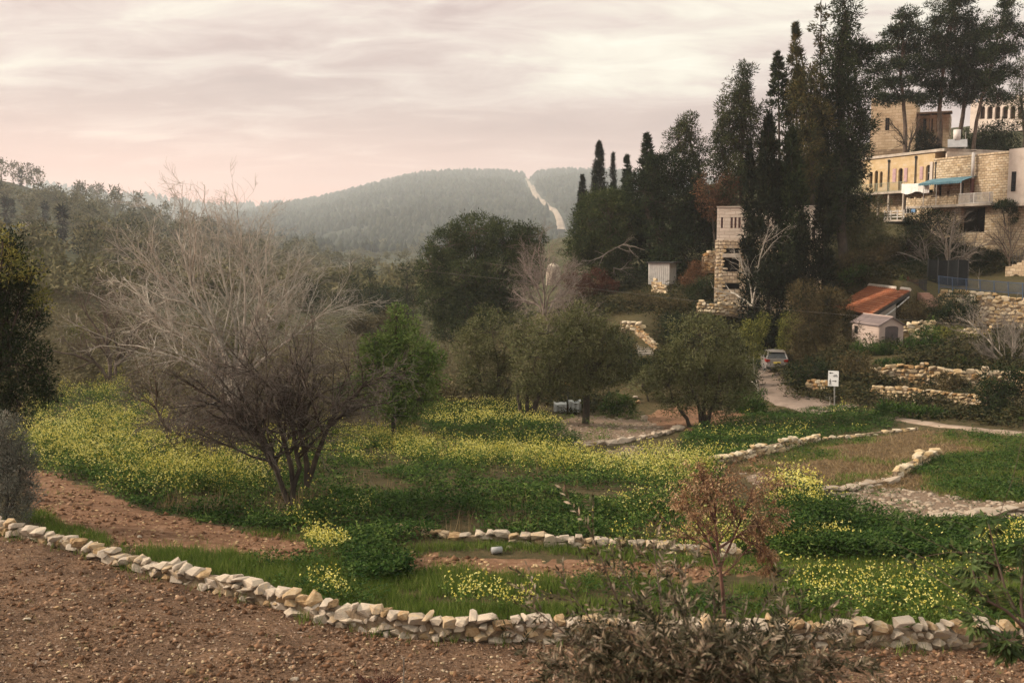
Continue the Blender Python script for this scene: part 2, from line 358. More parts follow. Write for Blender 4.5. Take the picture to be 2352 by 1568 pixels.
# regions, outlined on the photograph and laid on the ground
R = dict(
 near_soil=[(-900,1700),(-900,1100),(20,1225),(250,1290),(480,1352),(800,1440),(1300,1470),(2270,1480),(3200,1500),(3200,1700)],
 track=[(40,1075),(130,1090),(330,1170),(560,1218),(800,1238),(930,1268),(1100,1282),(1500,1290),(1700,1290),(2352,1296),(2352,1312),(2000,1306),(1760,1312),(1500,1338),(1200,1338),(1000,1312),(900,1292),(780,1278),(620,1292),(480,1272),(330,1268),(240,1250),(150,1215),(90,1190)],
 grass_front=[(250,1258),(330,1262),(480,1266),(620,1286),(780,1270),(900,1285),(1000,1302),(1200,1326),(1400,1334),(1560,1330),(1760,1306),(2380,1306),(2380,1488),(2200,1475),(1800,1452),(1300,1440),(1100,1430),(850,1415),(700,1385),(550,1335),(400,1300)],
 mustard_front=[(1780,1320),(2260,1320),(2290,1450),(2000,1440),(1840,1420)],
 field=[(60,1075),(40,980),(120,920),(240,875),(340,905),(345,950),(420,1020),(500,1040),(760,985),(920,1005),(960,1020),(1110,1040),(1250,1036),(1370,1060),(1420,1068),(1500,1080),(1620,1062),(1660,1100),(1640,1160),(1760,1250),(1700,1282),(1560,1276),(1300,1250),(1150,1240),(1000,1228),(900,1262),(820,1254),(650,1230),(480,1195),(330,1168),(200,1112)],
 hump=[(950,985),(1040,940),(1180,930),(1260,970),(1330,1015),(1310,1040),(1150,1040),(1000,1010)],
 verge=[(1545,1040),(1600,985),(1750,950),(1900,935),(2050,955),(2060,980),(1950,1000),(1850,1020),(1750,1040),(1650,1065),(1560,1060)],
 right_green=[(1780,1150),(1850,1130),(1950,1180),(2150,1215),(2400,1205),(2400,1292),(2100,1292),(1780,1285)],
 right_mixed=[(1660,1080),(1860,1020),(2100,985),(2400,1005),(2400,1165),(2200,1150),(2000,1125),(1750,1110)],
 gravel=[(1690,1085),(1800,1098),(1900,1125),(2010,1120),(2120,1128),(2240,1150),(2400,1150),(2400,1205),(2150,1210),(1980,1178),(1880,1150),(1760,1130)],
 rubble=[(1240,965),(1330,955),(1420,958),(1500,965),(1530,985),(1480,1000),(1400,1020),(1330,1028),(1270,1000)],
 gravel2=[(1380,1035),(1450,1020),(1560,1030),(1640,1060),(1560,1085),(1430,1080)],
 dirt=[(1480,955),(1560,930),(1660,950),(1760,938),(1760,952),(1660,972),(1600,985),(1540,990),(1490,975)],
 orange=[(930,1030),(1010,1020),(1110,1035),(1060,1046),(950,1046)],
 dry=[(2120,1050),(2250,1030),(2400,1040),(2400,1120),(2250,1120),(2130,1095)],
 leftpath=[(310,930),(350,930),(390,985),(365,990),(330,960)],
)
def region_mask(px, py, keys, jit=7):
    jx = px+(vnoise(px/17, py/9, 3)-.5)*2*jit*2; jy = py+(vnoise(px/17, py/9, 8)-.5)*2*jit
    m = np.zeros(px.shape, bool)
    for k in keys: m |= in_poly(jx, jy, R[k])
    return m
def make_ground():
    idx = np.arange(NU*NW).reshape(NW, NU); F = np.stack([idx[:-1, :-1], idx[:-1, 1:], idx[1:, 1:], idx[1:, :-1]], -1).reshape(-1, 4)
    V = np.stack([GX, GY, GZ], -1).reshape(-1, 3); me = np_mesh('ground', V, F, smooth=True)
    px, py = project(V); Y = V[:, 1]; near = (Y < 70)
    soil = region_mask(px, py, ['near_soil'], 3) & (Y < 40); trk = region_mask(px, py, ['track', 'dirt', 'orange', 'leftpath']) & near
    grav = region_mask(px, py, ['gravel', 'gravel2', 'rubble']) & near; dry = region_mask(px, py, ['dry', 'right_mixed']) & near & ~grav
    col = np.zeros((len(V), 4), np.float32); col[:, 0] = trk | soil; col[:, 1] = grav; col[:, 2] = dry; col[:, 3] = soil
    a = me.attributes.new('gmask', 'FLOAT_COLOR', 'POINT'); a.data.foreach_set('color', col.ravel())
    b = me.attributes.new('nearsoil', 'FLOAT', 'POINT'); b.data.foreach_set('value', soil.astype(np.float32))
    m, nt, N, L = new_mat('earth_and_undergrowth')
    g = N('ShaderNodeNewGeometry'); at1 = N('ShaderNodeAttribute'); at1.attribute_name = 'gmask'; sp = N('ShaderNodeSeparateColor'); L(at1.outputs['Color'], sp.inputs[0])
    at2 = N('ShaderNodeAttribute'); at2.attribute_name = 'nearsoil'
    def nz(s, d, r=.6):
        n = N('ShaderNodeTexNoise'); n.inputs['Scale'].default_value = s; n.inputs['Detail'].default_value = d; n.inputs['Roughness'].default_value = r; L(g.outputs['Position'], n.inputs['Vector']); return n.outputs[0]
    big, med, fin = nz(.35, 5), nz(3.2, 8, .7), nz(14, 6, .75)
    def mixc(f, a, b):
        x = N('ShaderNodeMix'); x.data_type = 'RGBA'
        L(f, x.inputs[0])
        for i, v in ((6, a), (7, b)):
            if isinstance(v, tuple): x.inputs[i].default_value = (*v, 1)
            else: L(v, x.inputs[i])
        return x.outputs[2]
    def thr(mask, lo, hi, nse):
        s = N('ShaderNodeMath'); s.operation = 'MULTIPLY_ADD'; L(nse, s.inputs[0]); s.inputs[1].default_value = 0.7; L(mask, s.inputs[2])
        mr = N('ShaderNodeMapRange'); mr.inputs[1].default_value = lo; mr.inputs[2].default_value = hi; L(s.outputs[0], mr.inputs[0]); return mr.outputs[0]
    base = ramp(N, L, med, [(.3, (.040, .040, .015)), (.5, (.08, .064, .03)), (.68, (.13, .092, .048))])
    hillc = ramp(N, L, big, [(.35, (.030, .034, .016)), (.55, (.062, .062, .030)), (.7, (.10, .092, .05))])
    yv = N('ShaderNodeSeparateXYZ'); L(g.outputs['Position'], yv.inputs[0]); mr = N('ShaderNodeMapRange'); mr.inputs[1].default_value = 70; mr.inputs[2].default_value = 140; L(yv.outputs[1], mr.inputs[0])
    base = mixc(mr.outputs[0], base, hillc); mf = N('ShaderNodeMapRange'); mf.inputs[1].default_value = 900; mf.inputs[2].default_value = 1500; L(yv.outputs[1], mf.inputs[0]); base = mixc(mf.outputs[0], base, (.026, .030, .016))
    dryc = ramp(N, L, med, [(.3, (.060, .045, .020)), (.5, (.115, .075, .038)), (.7, (.20, .14, .075))])
    trkc = ramp(N, L, med, [(.28, (.10, .052, .029)), (.5, (.225, .122, .072)), (.7, (.35, .215, .14))])
    mulch0 = ramp(N, L, fin, [(.30, (.066, .039, .024)), (.46, (.158, .095, .060)), (.6, (.265, .167, .110)), (.74, (.42, .30, .215))])
    dk = N('ShaderNodeMix'); dk.data_type = 'RGBA'; dk.blend_type = 'MULTIPLY'; dk.inputs[0].default_value = 1; L(mulch0, dk.inputs[6]); L(ramp(N, L, nz(.9, 7, .7), [(.32, (.42, .40, .40)), (.5, (.9, .88, .86)), (.66, (1.2, 1.16, 1.1))]), dk.inputs[7]); mulch = dk.outputs[2]
    grv = ramp(N, L, fin, [(.3, (.11, .074, .048)), (.5, (.225, .158, .112)), (.7, (.36, .275, .215))])
    c = mixc(thr(sp.outputs['Blue'], .7, .95, big), base, dryc); c = mixc(thr(sp.outputs['Red'], .7, .95, med), c, trkc)
    c = mixc(thr(sp.outputs['Green'], .72, 1.0, med), c, grv); c = mixc(thr(at2.outputs['Fac'], .8, 1.05, med), c, mulch)
    p = N('ShaderNodeBsdfPrincipled'); L(c, p.inputs['Base Color']); p.inputs['Roughness'].default_value = .95; p.inputs['Specular IOR Level'].default_value = .15
    ad = N('ShaderNodeMath'); ad.operation = 'ADD'; L(med, ad.inputs[0]); L(fin, ad.inputs[1])
    b = N('ShaderNodeBump'); b.inputs['Strength'].default_value = .9; b.inputs['Distance'].default_value = .09; L(ad.outputs[0], b.inputs['Height']); L(b.outputs[0], p.inputs['Normal'])
    o = N('ShaderNodeOutputMaterial'); L(p.outputs[0], o.inputs[0])
    tag(link('ground', me, m), 'hillside ground of reddish earth, terraces and scrub running to the far hills', 'ground', kind='structure')
make_ground()
def strip(name, pts, widths, mat, label, cat, lift=.05, nx=7, step=.6):
    """a road or path draped over the ground along world points"""
    P = np.array(pts, float)[:, :2]; seg = np.linalg.norm(np.diff(P, axis=0), axis=1); s = np.concatenate([[0], np.cumsum(seg)])
    t = np.linspace(0, s[-1], max(int(s[-1]/step), 4)); x = np.interp(t, s, P[:, 0]); y = np.interp(t, s, P[:, 1]); w = np.interp(t, s, widths)
    for _ in range(6): x[1:-1] = (x[:-2]+2*x[1:-1]+x[2:])/4; y[1:-1] = (y[:-2]+2*y[1:-1]+y[2:])/4
    tx, ty = np.gradient(x), np.gradient(y); l = np.hypot(tx, ty); nxv, nyv = -ty/l, tx/l
    k = np.linspace(-.5, .5, nx); wob = 1+.16*(vnoise(t[:, None]*.9, k[None]*9, 4)-.5)
    X = x[:, None]+nxv[:, None]*k*w[:, None]*wob; Y = y[:, None]+nyv[:, None]*k*w[:, None]*wob
    Z = ground(X, Y); Z = np.maximum(Z, Z.mean(1, keepdims=True)-.05)+lift; Z[:, 0] -= lift+.1; Z[:, -1] -= lift+.1
    V = np.stack([X, Y, Z], -1).reshape(-1, 3); n = len(t); idx = np.arange(n*nx).reshape(n, nx)
    F = np.stack([idx[:-1, :-1], idx[:-1, 1:], idx[1:, 1:], idx[1:, :-1]], -1).reshape(-1, 4)
    return tag(link(name, np_mesh(name, V, F, smooth=True), mat), label, cat, kind='structure')
M_road = mottled('worn_concrete_road', [(.13, .095, .075), (.20, .15, .12), (.26, .20, .165)], .8, .9, .35, 9, coord='World')
M_path = mottled('pale_dust_path', [(.20, .145, .105), (.28, .21, .16), (.36, .28, .225)], 1.1, .95, .4, 8, coord='World')
M_fire = mottled('pale_firebreak_earth', [(.20, .15, .12), (.30, .235, .19), (.38, .31, .26)], .02, 1, .2, .2, coord='World')
ROAD = hit([1748, 1760, 1790, 1830, 1880, 1935], [842, 872, 905, 925, 936, 946])
strip('road', ROAD, [2.4, 2.7, 3.0, 3.4, 3.4, 3.0], M_road, 'narrow concrete lane curving down past the parked car', 'road', .07)
PATH = hit([2030, 2100, 2200, 2300, 2400, 2600], [958, 968, 982, 992, 1001, 1015])
strip('path', PATH, [.9, 1.1, 1.2, 1.3, 1.4, 1.4], M_path, 'pale footpath running right below the terrace walls', 'path', .07)
def firebreak():
    p = hit([1213, 1218, 1225, 1236, 1252, 1268, 1282, 1289, 1289], [418, 428, 440, 455, 470, 483, 497, 512, 535], y0=1000, y1=5000, n=700); p = p[~np.isnan(p[:, 0])]; p = np.concatenate([np.array([[p[0, 0]-2, 3610, 0]]), p])
    strip('firebreak_track', p, np.interp(np.linspace(0, 1, len(p)), np.linspace(0, 1, 10), [8, 8, 11, 13, 11, 8, 7, 9, 12, 16]), M_fire, 'pale bare firebreak running down the far wooded hill', 'track', 5.0, step=40)
firebreak()
# ------------------------------------------------------------------ plants: leaves, tubes, trees
def leaves(pos, dirs, Ln, Wd, rnd, nrm=None, tri=True):
    """rhombic leaf blades -> V, F(quads), rnd"""
    n = len(pos); dirs = unit(dirs); side = unit(np.cross(dirs, rng.normal(size=(n, 3)) if nrm is None else nrm))
    Ln = np.broadcast_to(np.asarray(Ln, float), (n,))[:, None]; Wd = np.broadcast_to(np.asarray(Wd, float), (n,))[:, None]
    if tri: return np.stack([pos+side*Wd*.5, pos-side*Wd*.5, pos+dirs*Ln], 1).reshape(-1, 3), np.arange(3*n).reshape(n, 3), np.repeat(rnd, 3)
    fold = unit(np.cross(dirs, side))*Wd*.18
    V = np.stack([pos, pos+dirs*Ln*.5+side*Wd*.5+fold, pos+dirs*Ln, pos+dirs*Ln*.5-side*Wd*.5+fold], 1).reshape(-1, 3)
    return V, np.arange(4*n).reshape(n, 4), np.repeat(rnd, 4)
def tubes(P, Rd, s=3):
    N, k, _ = P.shape; T = unit(P[:, -1]-P[:, 0]); ref = np.where(np.abs(T[:, 2:3]) < .9, np.array([[0, 0, 1.]]), np.array([[1., 0, 0]]))
    A = unit(np.cross(T, ref)); B = np.cross(T, A); an = np.arange(s)*2*math.pi/s
    ring = A[:, None, None]*np.cos(an)[None, None, :, None]+B[:, None, None]*np.sin(an)[None, None, :, None]
    V = P[:, :, None, :]+ring*Rd[:, :, None, None]
    idx = np.arange(N*k*s).reshape(N, k, s); nx = np.roll(idx, -1, 2)
    F = np.stack([idx[:, :-1], nx[:, :-1], nx[:, 1:], idx[:, 1:]], -1).reshape(-1, 4)
    return V.reshape(-1, 3), F
def cat_parts(parts):
    V, F, Rn, o = [], [], [], 0
    for p in parts:
        V.append(p[0]); F.append(p[1]+o); o += len(p[0])
        if len(p) > 2: Rn.append(p[2])
    return np.concatenate(V), np.concatenate(F), (np.concatenate(Rn) if Rn else None)
def resample(P, k):
    P = np.asarray(P, float); d = np.concatenate([[0], np.cumsum(np.linalg.norm(np.diff(P, axis=0), axis=1))]); t = np.linspace(0, d[-1], k)
    return np.stack([np.interp(t, d, P[:, i]) for i in range(3)], 1)
def grow(P, Rd, n, ratio, ang, trop, k=4, t0=.3, wig=.12, rk=.6, minr=.006, tend=.98):
    """n children on each parent branch; trop > 0 turns them up, < 0 lets them droop"""
    N, kk, _ = P.shape; t = rng.uniform(t0, tend, (N, n)); f = t*(kk-1); i = np.minimum(f.astype(int), kk-2); a = (f-i)[..., None]; r = np.arange(N)[:, None]
    base = P[r, i]*(1-a)+P[r, i+1]*a; d = unit(P[r, i+1]-P[r, i]); rad = Rd[r, i]*(1-a[..., 0])+Rd[r, i+1]*a[..., 0]
    ln = np.linalg.norm(np.diff(P, axis=1), axis=2).sum(1)[:, None]*ratio*rng.uniform(.6, 1.25, (N, n))*(1.15-.45*t)
    base = base.reshape(-1, 3); d = d.reshape(-1, 3); ln = ln.reshape(-1); rad = np.maximum(rad.reshape(-1)*rk, minr)
    perp = unit(np.cross(d, rng.normal(size=d.shape))); an = np.radians(rng.normal(ang, ang*.28, len(d)))[:, None]
    cd_ = unit(d*np.cos(an)+perp*np.sin(an)); pts = [base]; cur = base; st = (ln/(k-1))[:, None]
    for j in range(k-1):
        cd_ = unit(cd_+rng.normal(0, wig, cd_.shape)+np.array((0, 0, trop))); cur = cur+cd_*st; pts.append(cur)
    C = np.stack(pts, 1); rr = rad[:, None]*np.linspace(1, .35, k)[None]; return C, np.maximum(rr, minr*.6)
def px_line(pts, Y, k=6, dY=0.0):
    n = len(pts); W = np.array([at(p[0], p[1], Y+(p[2] if len(p) > 2 else 0)+dY*i/max(n-1, 1)) for i, p in enumerate(pts)]); return resample(W, k)

BARK = {}
def bark(key):
    if key not in BARK:
        c = {'pale': [(.20, .18, .15), (.36, .33, .285), (.50, .465, .41)], 'grey': [(.10, .085, .07), (.19, .165, .14), (.29, .25, .215)],
             'brown': [(.045, .034, .026), (.095, .07, .054), (.155, .12, .095)], 'dark': [(.022, .018, .014), (.045, .036, .028), (.08, .062, .05)],
             'twig': [(.068, .057, .049), (.125, .106, .092), (.19, .165, .145)], 'red': [(.07, .035, .028), (.13, .065, .05), (.19, .11, .08)], 'rosy': [(.13, .10, .088), (.22, .175, .155), (.31, .255, .23)]}[key]
        BARK[key] = mottled('bark_'+key, c, 2.2, .9, .5, 18, coord='World')
    return BARK[key]
FOL = dict(
 olive=foliage('olive_leaf', [(.036, .044, .018), (.082, .090, .037), (.130, .134, .060), (.19, .186, .098)]),
 oliveg=foliage('grey_olive_leaf', [(0.053, 0.057, 0.030), (0.112, 0.114, 0.060), (0.180, 0.177, 0.105), (0.300, 0.285, 0.195)]),
 green=foliage('fresh_green_leaf', [(.035, .072, .016), (.080, .140, .030), (.135, .20, .050), (.20, .265, .085)]),
 darkg=foliage('dark_evergreen_leaf', [(.005, .011, .005), (.012, .022, .010), (.024, .038, .015), (.048, .062, .024)]),
 pine=foliage('pine_needles', [(.010, .017, .007), (.023, .034, .013), (.044, .055, .020), (.085, .092, .034)]),
 cyp=foliage('cypress_spray', [(.004, .007, .005), (.008, .013, .008), (.015, .021, .011), (.030, .035, .016)]),
 gold=foliage('golden_conifer_spray', [(.012, .018, .008), (.030, .036, .013), (.062, .060, .022), (.12, .10, .038)]),
 russet=foliage('russet_leaf', [(.050, .027, .016), (.095, .050, .028), (.15, .080, .045), (.21, .12, .07)]),
 rust=foliage('dry_rust_leaf', [(.15, .075, .040), (.25, .140, .074), (.35, .225, .125), (.46, .335, .205)]),
 redl=foliage('dark_red_leaf', [(.030, .012, .010), (.064, .024, .019), (.105, .042, .031), (.15, .07, .05)]),
 brownb=foliage('brown_green_leaf', [(.022, .020, .010), (.052, .043, .020), (.090, .071, .034), (.14, .11, .055)]),
 yellowg=foliage('yellow_green_leaf', [(0.044, 0.053, 0.015), (0.100, 0.110, 0.030), (0.175, 0.175, 0.045), (0.250, 0.237, 0.069)]),
 herb=foliage('weed_leaf', [(.030, .062, .012), (.066, .118, .022), (.115, .172, .038), (.20, .245, .075)], trans=.16),
 herbd=foliage('dark_weed_leaf', [(.010, .027, .008), (.026, .058, .013), (.050, .092, .020), (.095, .140, .038)], trans=.16),
 grass=foliage('grass_blade', [(.040, .075, .013), (.085, .138, .024), (.145, .195, .042), (.25, .27, .085)], trans=.2),
 straw=foliage('dry_straw', [(0.100, 0.062, 0.030), (0.200, 0.135, 0.068), (0.310, 0.220, 0.120), (0.420, 0.330, 0.200)]),
 bloom=foliage('mustard_bloom', [(.50, .43, .07), (.62, .55, .12), (.72, .66, .20), (.80, .76, .32)], trans=.16),
 silver=foliage('silvery_leaf', [(0.054, 0.060, 0.048), (0.108, 0.114, 0.094), (0.174, 0.180, 0.150), (0.264, 0.264, 0.228)]),
 oliven=foliage('near_olive_leaf', [(.018, .020, .011), (.055, .054, .030), (.13, .115, .075), (.34, .275, .205)], trans=.12, rough=.5),
 dome=foliage('umbrella_pine_needles', [(.014, .024, .010), (.032, .047, .017), (.058, .076, .026), (.095, .112, .042)]),
 almond=foliage('almond_leaf', [(.014, .028, .008), (.034, .060, .016), (.062, .095, .026), (.11, .14, .05)], spec=.2),
 farw=foliage('far_woodland', [(.010, .013, .010), (.020, .024, .017), (.032, .036, .024), (.048, .050, .034)], trans=0),
)
def clumps_to_leaves(C, cr, per, L, W, up=.2, out=None, rv=None, flat=1.0, tri=True):
    """leaves round clump centres C (n,3); one random tone for a clump plus a little for each leaf"""
    n = len(C); cr = np.broadcast_to(np.asarray(cr, float), (n,)); rv = rng.uniform(.12, .88, n) if rv is None else rv
    D = randdir(n*per).reshape(n, per, 3); D[..., 2] *= flat; rad = cr[:, None, None]*rng.uniform(.25, 1, (n, per, 1))**.6
    pos = C[:, None]+D*rad; dr = D+rng.normal(0, .55, D.shape)+np.array((0, 0, up))
    if out is not None: dr = dr+out[:, None]*.5
    rr = np.clip(rv[:, None]+rng.normal(0, .16, (n, per)), 0, 1); nm = D*.7+rng.normal(0, .38, D.shape)+np.array((0, 0, .35))
    if out is not None: nm = nm+out[:, None]*.6
    ln = L*rng.uniform(.65, 1.3, n*per); return leaves(pos.reshape(-1, 3), dr.reshape(-1, 3), ln, W*rng.uniform(.7, 1.25, n*per), rr.ravel(), nm.reshape(-1, 3), tri)
def lobe_clumps(c, r, cr, dens=1.0, inner=.45, rough=.22):
    """clump centres through an ellipsoid, most of them near its skin, with an uneven outline"""
    r = np.asarray(r, float); area = 4*math.pi*((r[0]*r[1])**1.6/3+(r[0]*r[2])**1.6/3+(r[1]*r[2])**1.6/3)**(1/1.6)
    n = max(int(area/(cr*cr*3.2)*dens*1.35), 6); d = randdir(n); ph = rng.uniform(0, 40)
    bump = 1+rough*2*(fbm(d[:, 0]*2.2+ph, d[:, 2]*2.2+d[:, 1]*1.3, 3, 3)-.47)*2
    k = (inner+(1-inner)*rng.uniform(0, 1, n)**.55)*bump; return np.asarray(c)+d*r*k[:, None], d
def finish_tree(root, wood, crown, barkkey, fol, wname='trunk', cname='crown'):
    b = np.array(root.location)
    if wood:
        V, F, _ = cat_parts(wood); link(wname, np_mesh(wname, V-b, F, smooth=True), bark(barkkey), root)
    if crown:
        V, F, r = cat_parts(crown); link(cname, np_mesh(cname, V-b, F, rnd=r), FOL[fol] if isinstance(fol, str) else fol, root)
    return root
def adopt(part_root, tree_root, name):
    """what grew as a tree of its own becomes a part of the tree it hangs on"""
    off = np.array(part_root.location)-np.array(tree_root.location)
    for c in list(part_root.children): c.parent = tree_root; c.location = off; c.name = name
    bpy.data.objects.remove(part_root)
def stem_tubes(stems, Y, r0, r1, k=7, s=7, dY=0.0):
    out = []; lines = []
    for st in stems:
        L_ = px_line(st, Y, k, dY); jit = rng.normal(0, r0*.35, L_.shape); jit[0] = 0; L_ = L_+jit; lines.append(L_)
        out.append(tubes(L_[None], np.linspace(r0, r1, k)[None], s))
    return out, lines
def lobe_tree(name, label, cat, base, lobes, fol='olive', barkkey='dark', Y=None, stems=None, r0=.16, r1=.06, cr=.38, per=42, L=.13, W=.055,
              dens=1.0, up=.15, depth=.9, group=None, inner=.45, flat=1.0, limbs=True, twigs=0, rough=.22, sink=0.0):
    """a leafy tree: crown lobes (px, py, rx, ry[, dY]) round stems, at the distance of its foot"""
    g = hit1(*base) if Y is None else at(base[0], base[1], Y)
    if Y is not None: g[2] = min(ground(g[0], g[1]), g[2]+3) if sink == 0 else g[2]
    Yb = g[1]; root = empty(name, g, label, cat, group); wood = []; crown = []; cen = []
    for lb in lobes:
        c = at(lb[0], lb[1], Yb+(lb[4] if len(lb) > 4 else rng.uniform(-.25, .25)*px2m(lb[2], Yb))); rx, rz = px2m(lb[2], Yb), px2m(lb[3], Yb)
        C, d = lobe_clumps(c, (rx, rx*depth, rz), cr, dens, inner, rough); crown.append(clumps_to_leaves(C, cr*rng.uniform(.7, 1.25, len(C)), per, L, W, up, d, flat=flat)); cen.append((c, C, max(rx, rz)))
    if stems is None: stems = [[base, ((base[0]+lobes[0][0])/2, (base[1]*.5+lobes[0][1]*.5)), (lobes[0][0], lobes[0][1]+lobes[0][3]*.3)]]
    if Y is not None: stems = [[(base[0], project(g)[1])]+list(st[1:]) if st[0] == base else st for st in stems]
    w, lines = stem_tubes(stems, Yb, r0, r1); wood += w
    if limbs:
        for c, C, rr in cen:
            src = min(lines, key=lambda l: np.linalg.norm(l[-1]-c)); s0 = src[rng.integers(3, len(src))]
            mid = (s0+c)/2+rng.normal(0, rr*.12, 3); wood.append(tubes(resample([s0, mid, c], 6)[None], np.linspace(r1*.9, r1*.3, 6)[None], 5))
            pk = C[rng.permutation(len(C))[:min(len(C), 14+twigs)]]
            P = np.stack([np.repeat(c[None], len(pk), 0), (c+pk)/2+rng.normal(0, rr*.08, pk.shape), pk], 1); wood.append(tubes(P, np.repeat(np.array([[r1*.35, r1*.25, r1*.12]]), len(pk), 0), 3))
    return finish_tree(root, wood, crown, barkkey, fol)
def spire(name, label, cat, top, foot, hw, Y, fol='cyp', barkkey='dark', group=None, cr=.5, per=34, L=.42, W=.13, shape='cypress', dens=1.0, lean=0.0, up=.9, rad=None):
    """cypress or fir: column of sprays round a straight trunk between two photograph points"""
    t = at(top[0], top[1], Y); b = at(foot[0], foot[1], Y); gz = float(ground(b[0], b[1])); b[2] = min(b[2], gz+.0) if b[2] > gz-6 else gz
    root = empty(name, b, label, cat, group); H = t[2]-b[2]; Rm = px2m(hw, Y); vis = max(H, .1)
    n = max(int(2.4*math.pi*Rm*vis/(cr*cr*3.0)*dens), 24); h = rng.uniform(0.02, 1, n)**.93; th = rng.uniform(0, 2*math.pi, n)
    if shape == 'cypress': prof = np.minimum(1, (h/.06)**.5)*np.clip(1-h, 0, 1)**.66*(.9+.35*h)
    elif shape == 'fir': prof = np.minimum(1, (h/.05)**.5)*(1-h)**.85*(.72+.5*(.5+.5*np.sin(h*H*3.4+np.sin(th*2)*.7)))+.02
    elif shape == 'tufts': prof = (.45+.65*(.5+.5*np.sin(h*H*2.4+th)))*np.clip(1-h, 0, 1)**.4*np.minimum(1, (h/.1))
    else: prof = np.minimum(1, (h/.12)**.6)*np.clip(1-h, 0, 1)**.62
    bump = 1+.55*(fbm(th*1.6+Y, h*H*.42, top[0]*.1, 3)-.47)*2
    r = Rm*prof*bump*(.5+.5*rng.uniform(0, 1, n)**.4); ax = b[None]*(1-h[:, None])+t[None]*h[:, None]
    d = np.stack([np.cos(th), np.sin(th), np.zeros(n)], 1); C = ax+d*r[:, None]
    crown = [clumps_to_leaves(C, cr*rng.uniform(.6, 1.15, n)*np.clip(prof+.25, .3, 1), per, L, W, up, d*(.5 if shape == 'cypress' else 1.2), flat=1.5 if shape == 'cypress' else .7)]
    wood = [tubes(resample([b-np.array((0, 0, .3)), t], 6)[None], np.linspace(max(.12, Rm*.11), .03, 6)[None], 6)]
    if shape in ('fir', 'tufts'):
        k = rng.permutation(n)[:min(n, 130)]; P = np.stack([ax[k]-np.array((0, 0, .2)), (ax[k]+C[k])/2, C[k]], 1); wood.append(tubes(P, np.repeat(np.array([[.06, .04, .015]]), len(k), 0), 3))
    return finish_tree(root, wood, crown, barkkey, fol)
def bare_tree(name, label, base, stems, levels, r0=.14, r1=.05, barkkey='grey', Y=None, group=None, cat='tree', twig=None, k0=8, dY=0.0):
    """leafless tree: stems drawn on the photograph, then generations of branches"""
    g = hit1(*base) if Y is None else at(base[0], base[1], Y); Yb = g[1]
    if Y is not None: g[2] = ground(g[0], g[1])
    root = empty(name, g, label, cat, group); _, lines = stem_tubes(stems, Yb, r0, r1, k0, 7)
    for l in lines: l[:, 1] += np.linspace(0, 1, len(l))**1.2*rng.normal(0, 1)*px2m(60, Yb)
    P = np.stack(lines); Rd = np.repeat(np.linspace(r0, r1, k0)[None], len(lines), 0); parts = [tubes(P, Rd, 7)]
    tw = []
    for i, lv in enumerate(levels):
        P, Rd = grow(P, Rd, *lv[:4], k=lv[4] if len(lv) > 4 else 4, t0=lv[5] if len(lv) > 5 else .3, wig=lv[6] if len(lv) > 6 else .14, minr=lv[7] if len(lv) > 7 else .008)
        (tw if i == len(levels)-1 else parts).append(tubes(P, Rd, 4 if i == 0 else 3))
    finish_tree(root, parts, None, barkkey, None, 'trunk_and_branches')
    if tw:
        finish_tree(root, tw, None, twig or barkkey, None, 'twigs'); root.children[-1]['kind'] = 'stuff'
    return root
# ------------------------------------------------------------------ stone walls
def rock_mesh(i, fx=1.0):
    bm = bmesh.new(); r = np.random.default_rng(100+i); d = unit(r.normal(size=(17, 3)))
    d = np.sign(d)*np.abs(d)**.6; sc_ = np.array((1, r.uniform(.7, .95), r.uniform(.6, .85)))
    for p in d*sc_*r.uniform(.84, 1.08, (17, 1)): bm.verts.new(p)
    res = bmesh.ops.convex_hull(bm, input=bm.verts); bmesh.ops.delete(bm, geom=[e for e in res['geom_interior'] if isinstance(e, bmesh.types.BMVert)], context='VERTS')
    bmesh.ops.recalc_face_normals(bm, faces=bm.faces)
    me = bpy.data.meshes.new('stone'); bm.to_mesh(me); bm.free(); return me
M_pale = mottled('pale_limestone', [(.17, .105, .055), (.36, .24, .125), (.45, .34, .22), (.33, .275, .225), (.52, .43, .33), (.42, .35, .285), (.50, .42, .34)], 2.2, .9, .6, 9, objrand=.72)
M_ochre = mottled('ochre_fieldstone', [(.17, .095, .04), (.30, .18, .08), (.40, .28, .15), (.48, .37, .23), (.36, .29, .21), (.54, .45, .32)], 2.2, .9, .6, 9, objrand=.72)
M_cream = mottled('cream_wall_block', [(.28, .18, .075), (.44, .32, .18), (.53, .42, .27), (.58, .49, .36), (.46, .39, .30)], 2.2, .9, .6, 9, objrand=.7)
M_core = mottled('packed_rubble_and_earth', [(.08, .055, .035), (.22, .16, .105), (.36, .28, .20)], 5, .95, .8, 20, coord='World')
ROCKS = {}
def rocks(mat):
    if mat.name not in ROCKS:
        L_ = []
        for i in range(14): me = rock_mesh(i); me.materials.append(mat); L_.append(me)
        ROCKS[mat.name] = L_
    return ROCKS[mat.name]
def put_stone(root, mat, p, s, rot, name='stone'):
    o = bpy.data.objects.new(name, random.choice(rocks(mat))); COL.objects.link(o); o.parent = root
    b = root.location if root else (0, 0, 0); o.location = (p[0]-b[0], p[1]-b[1], p[2]-b[2]); o.scale = s; o.rotation_euler = rot; return o
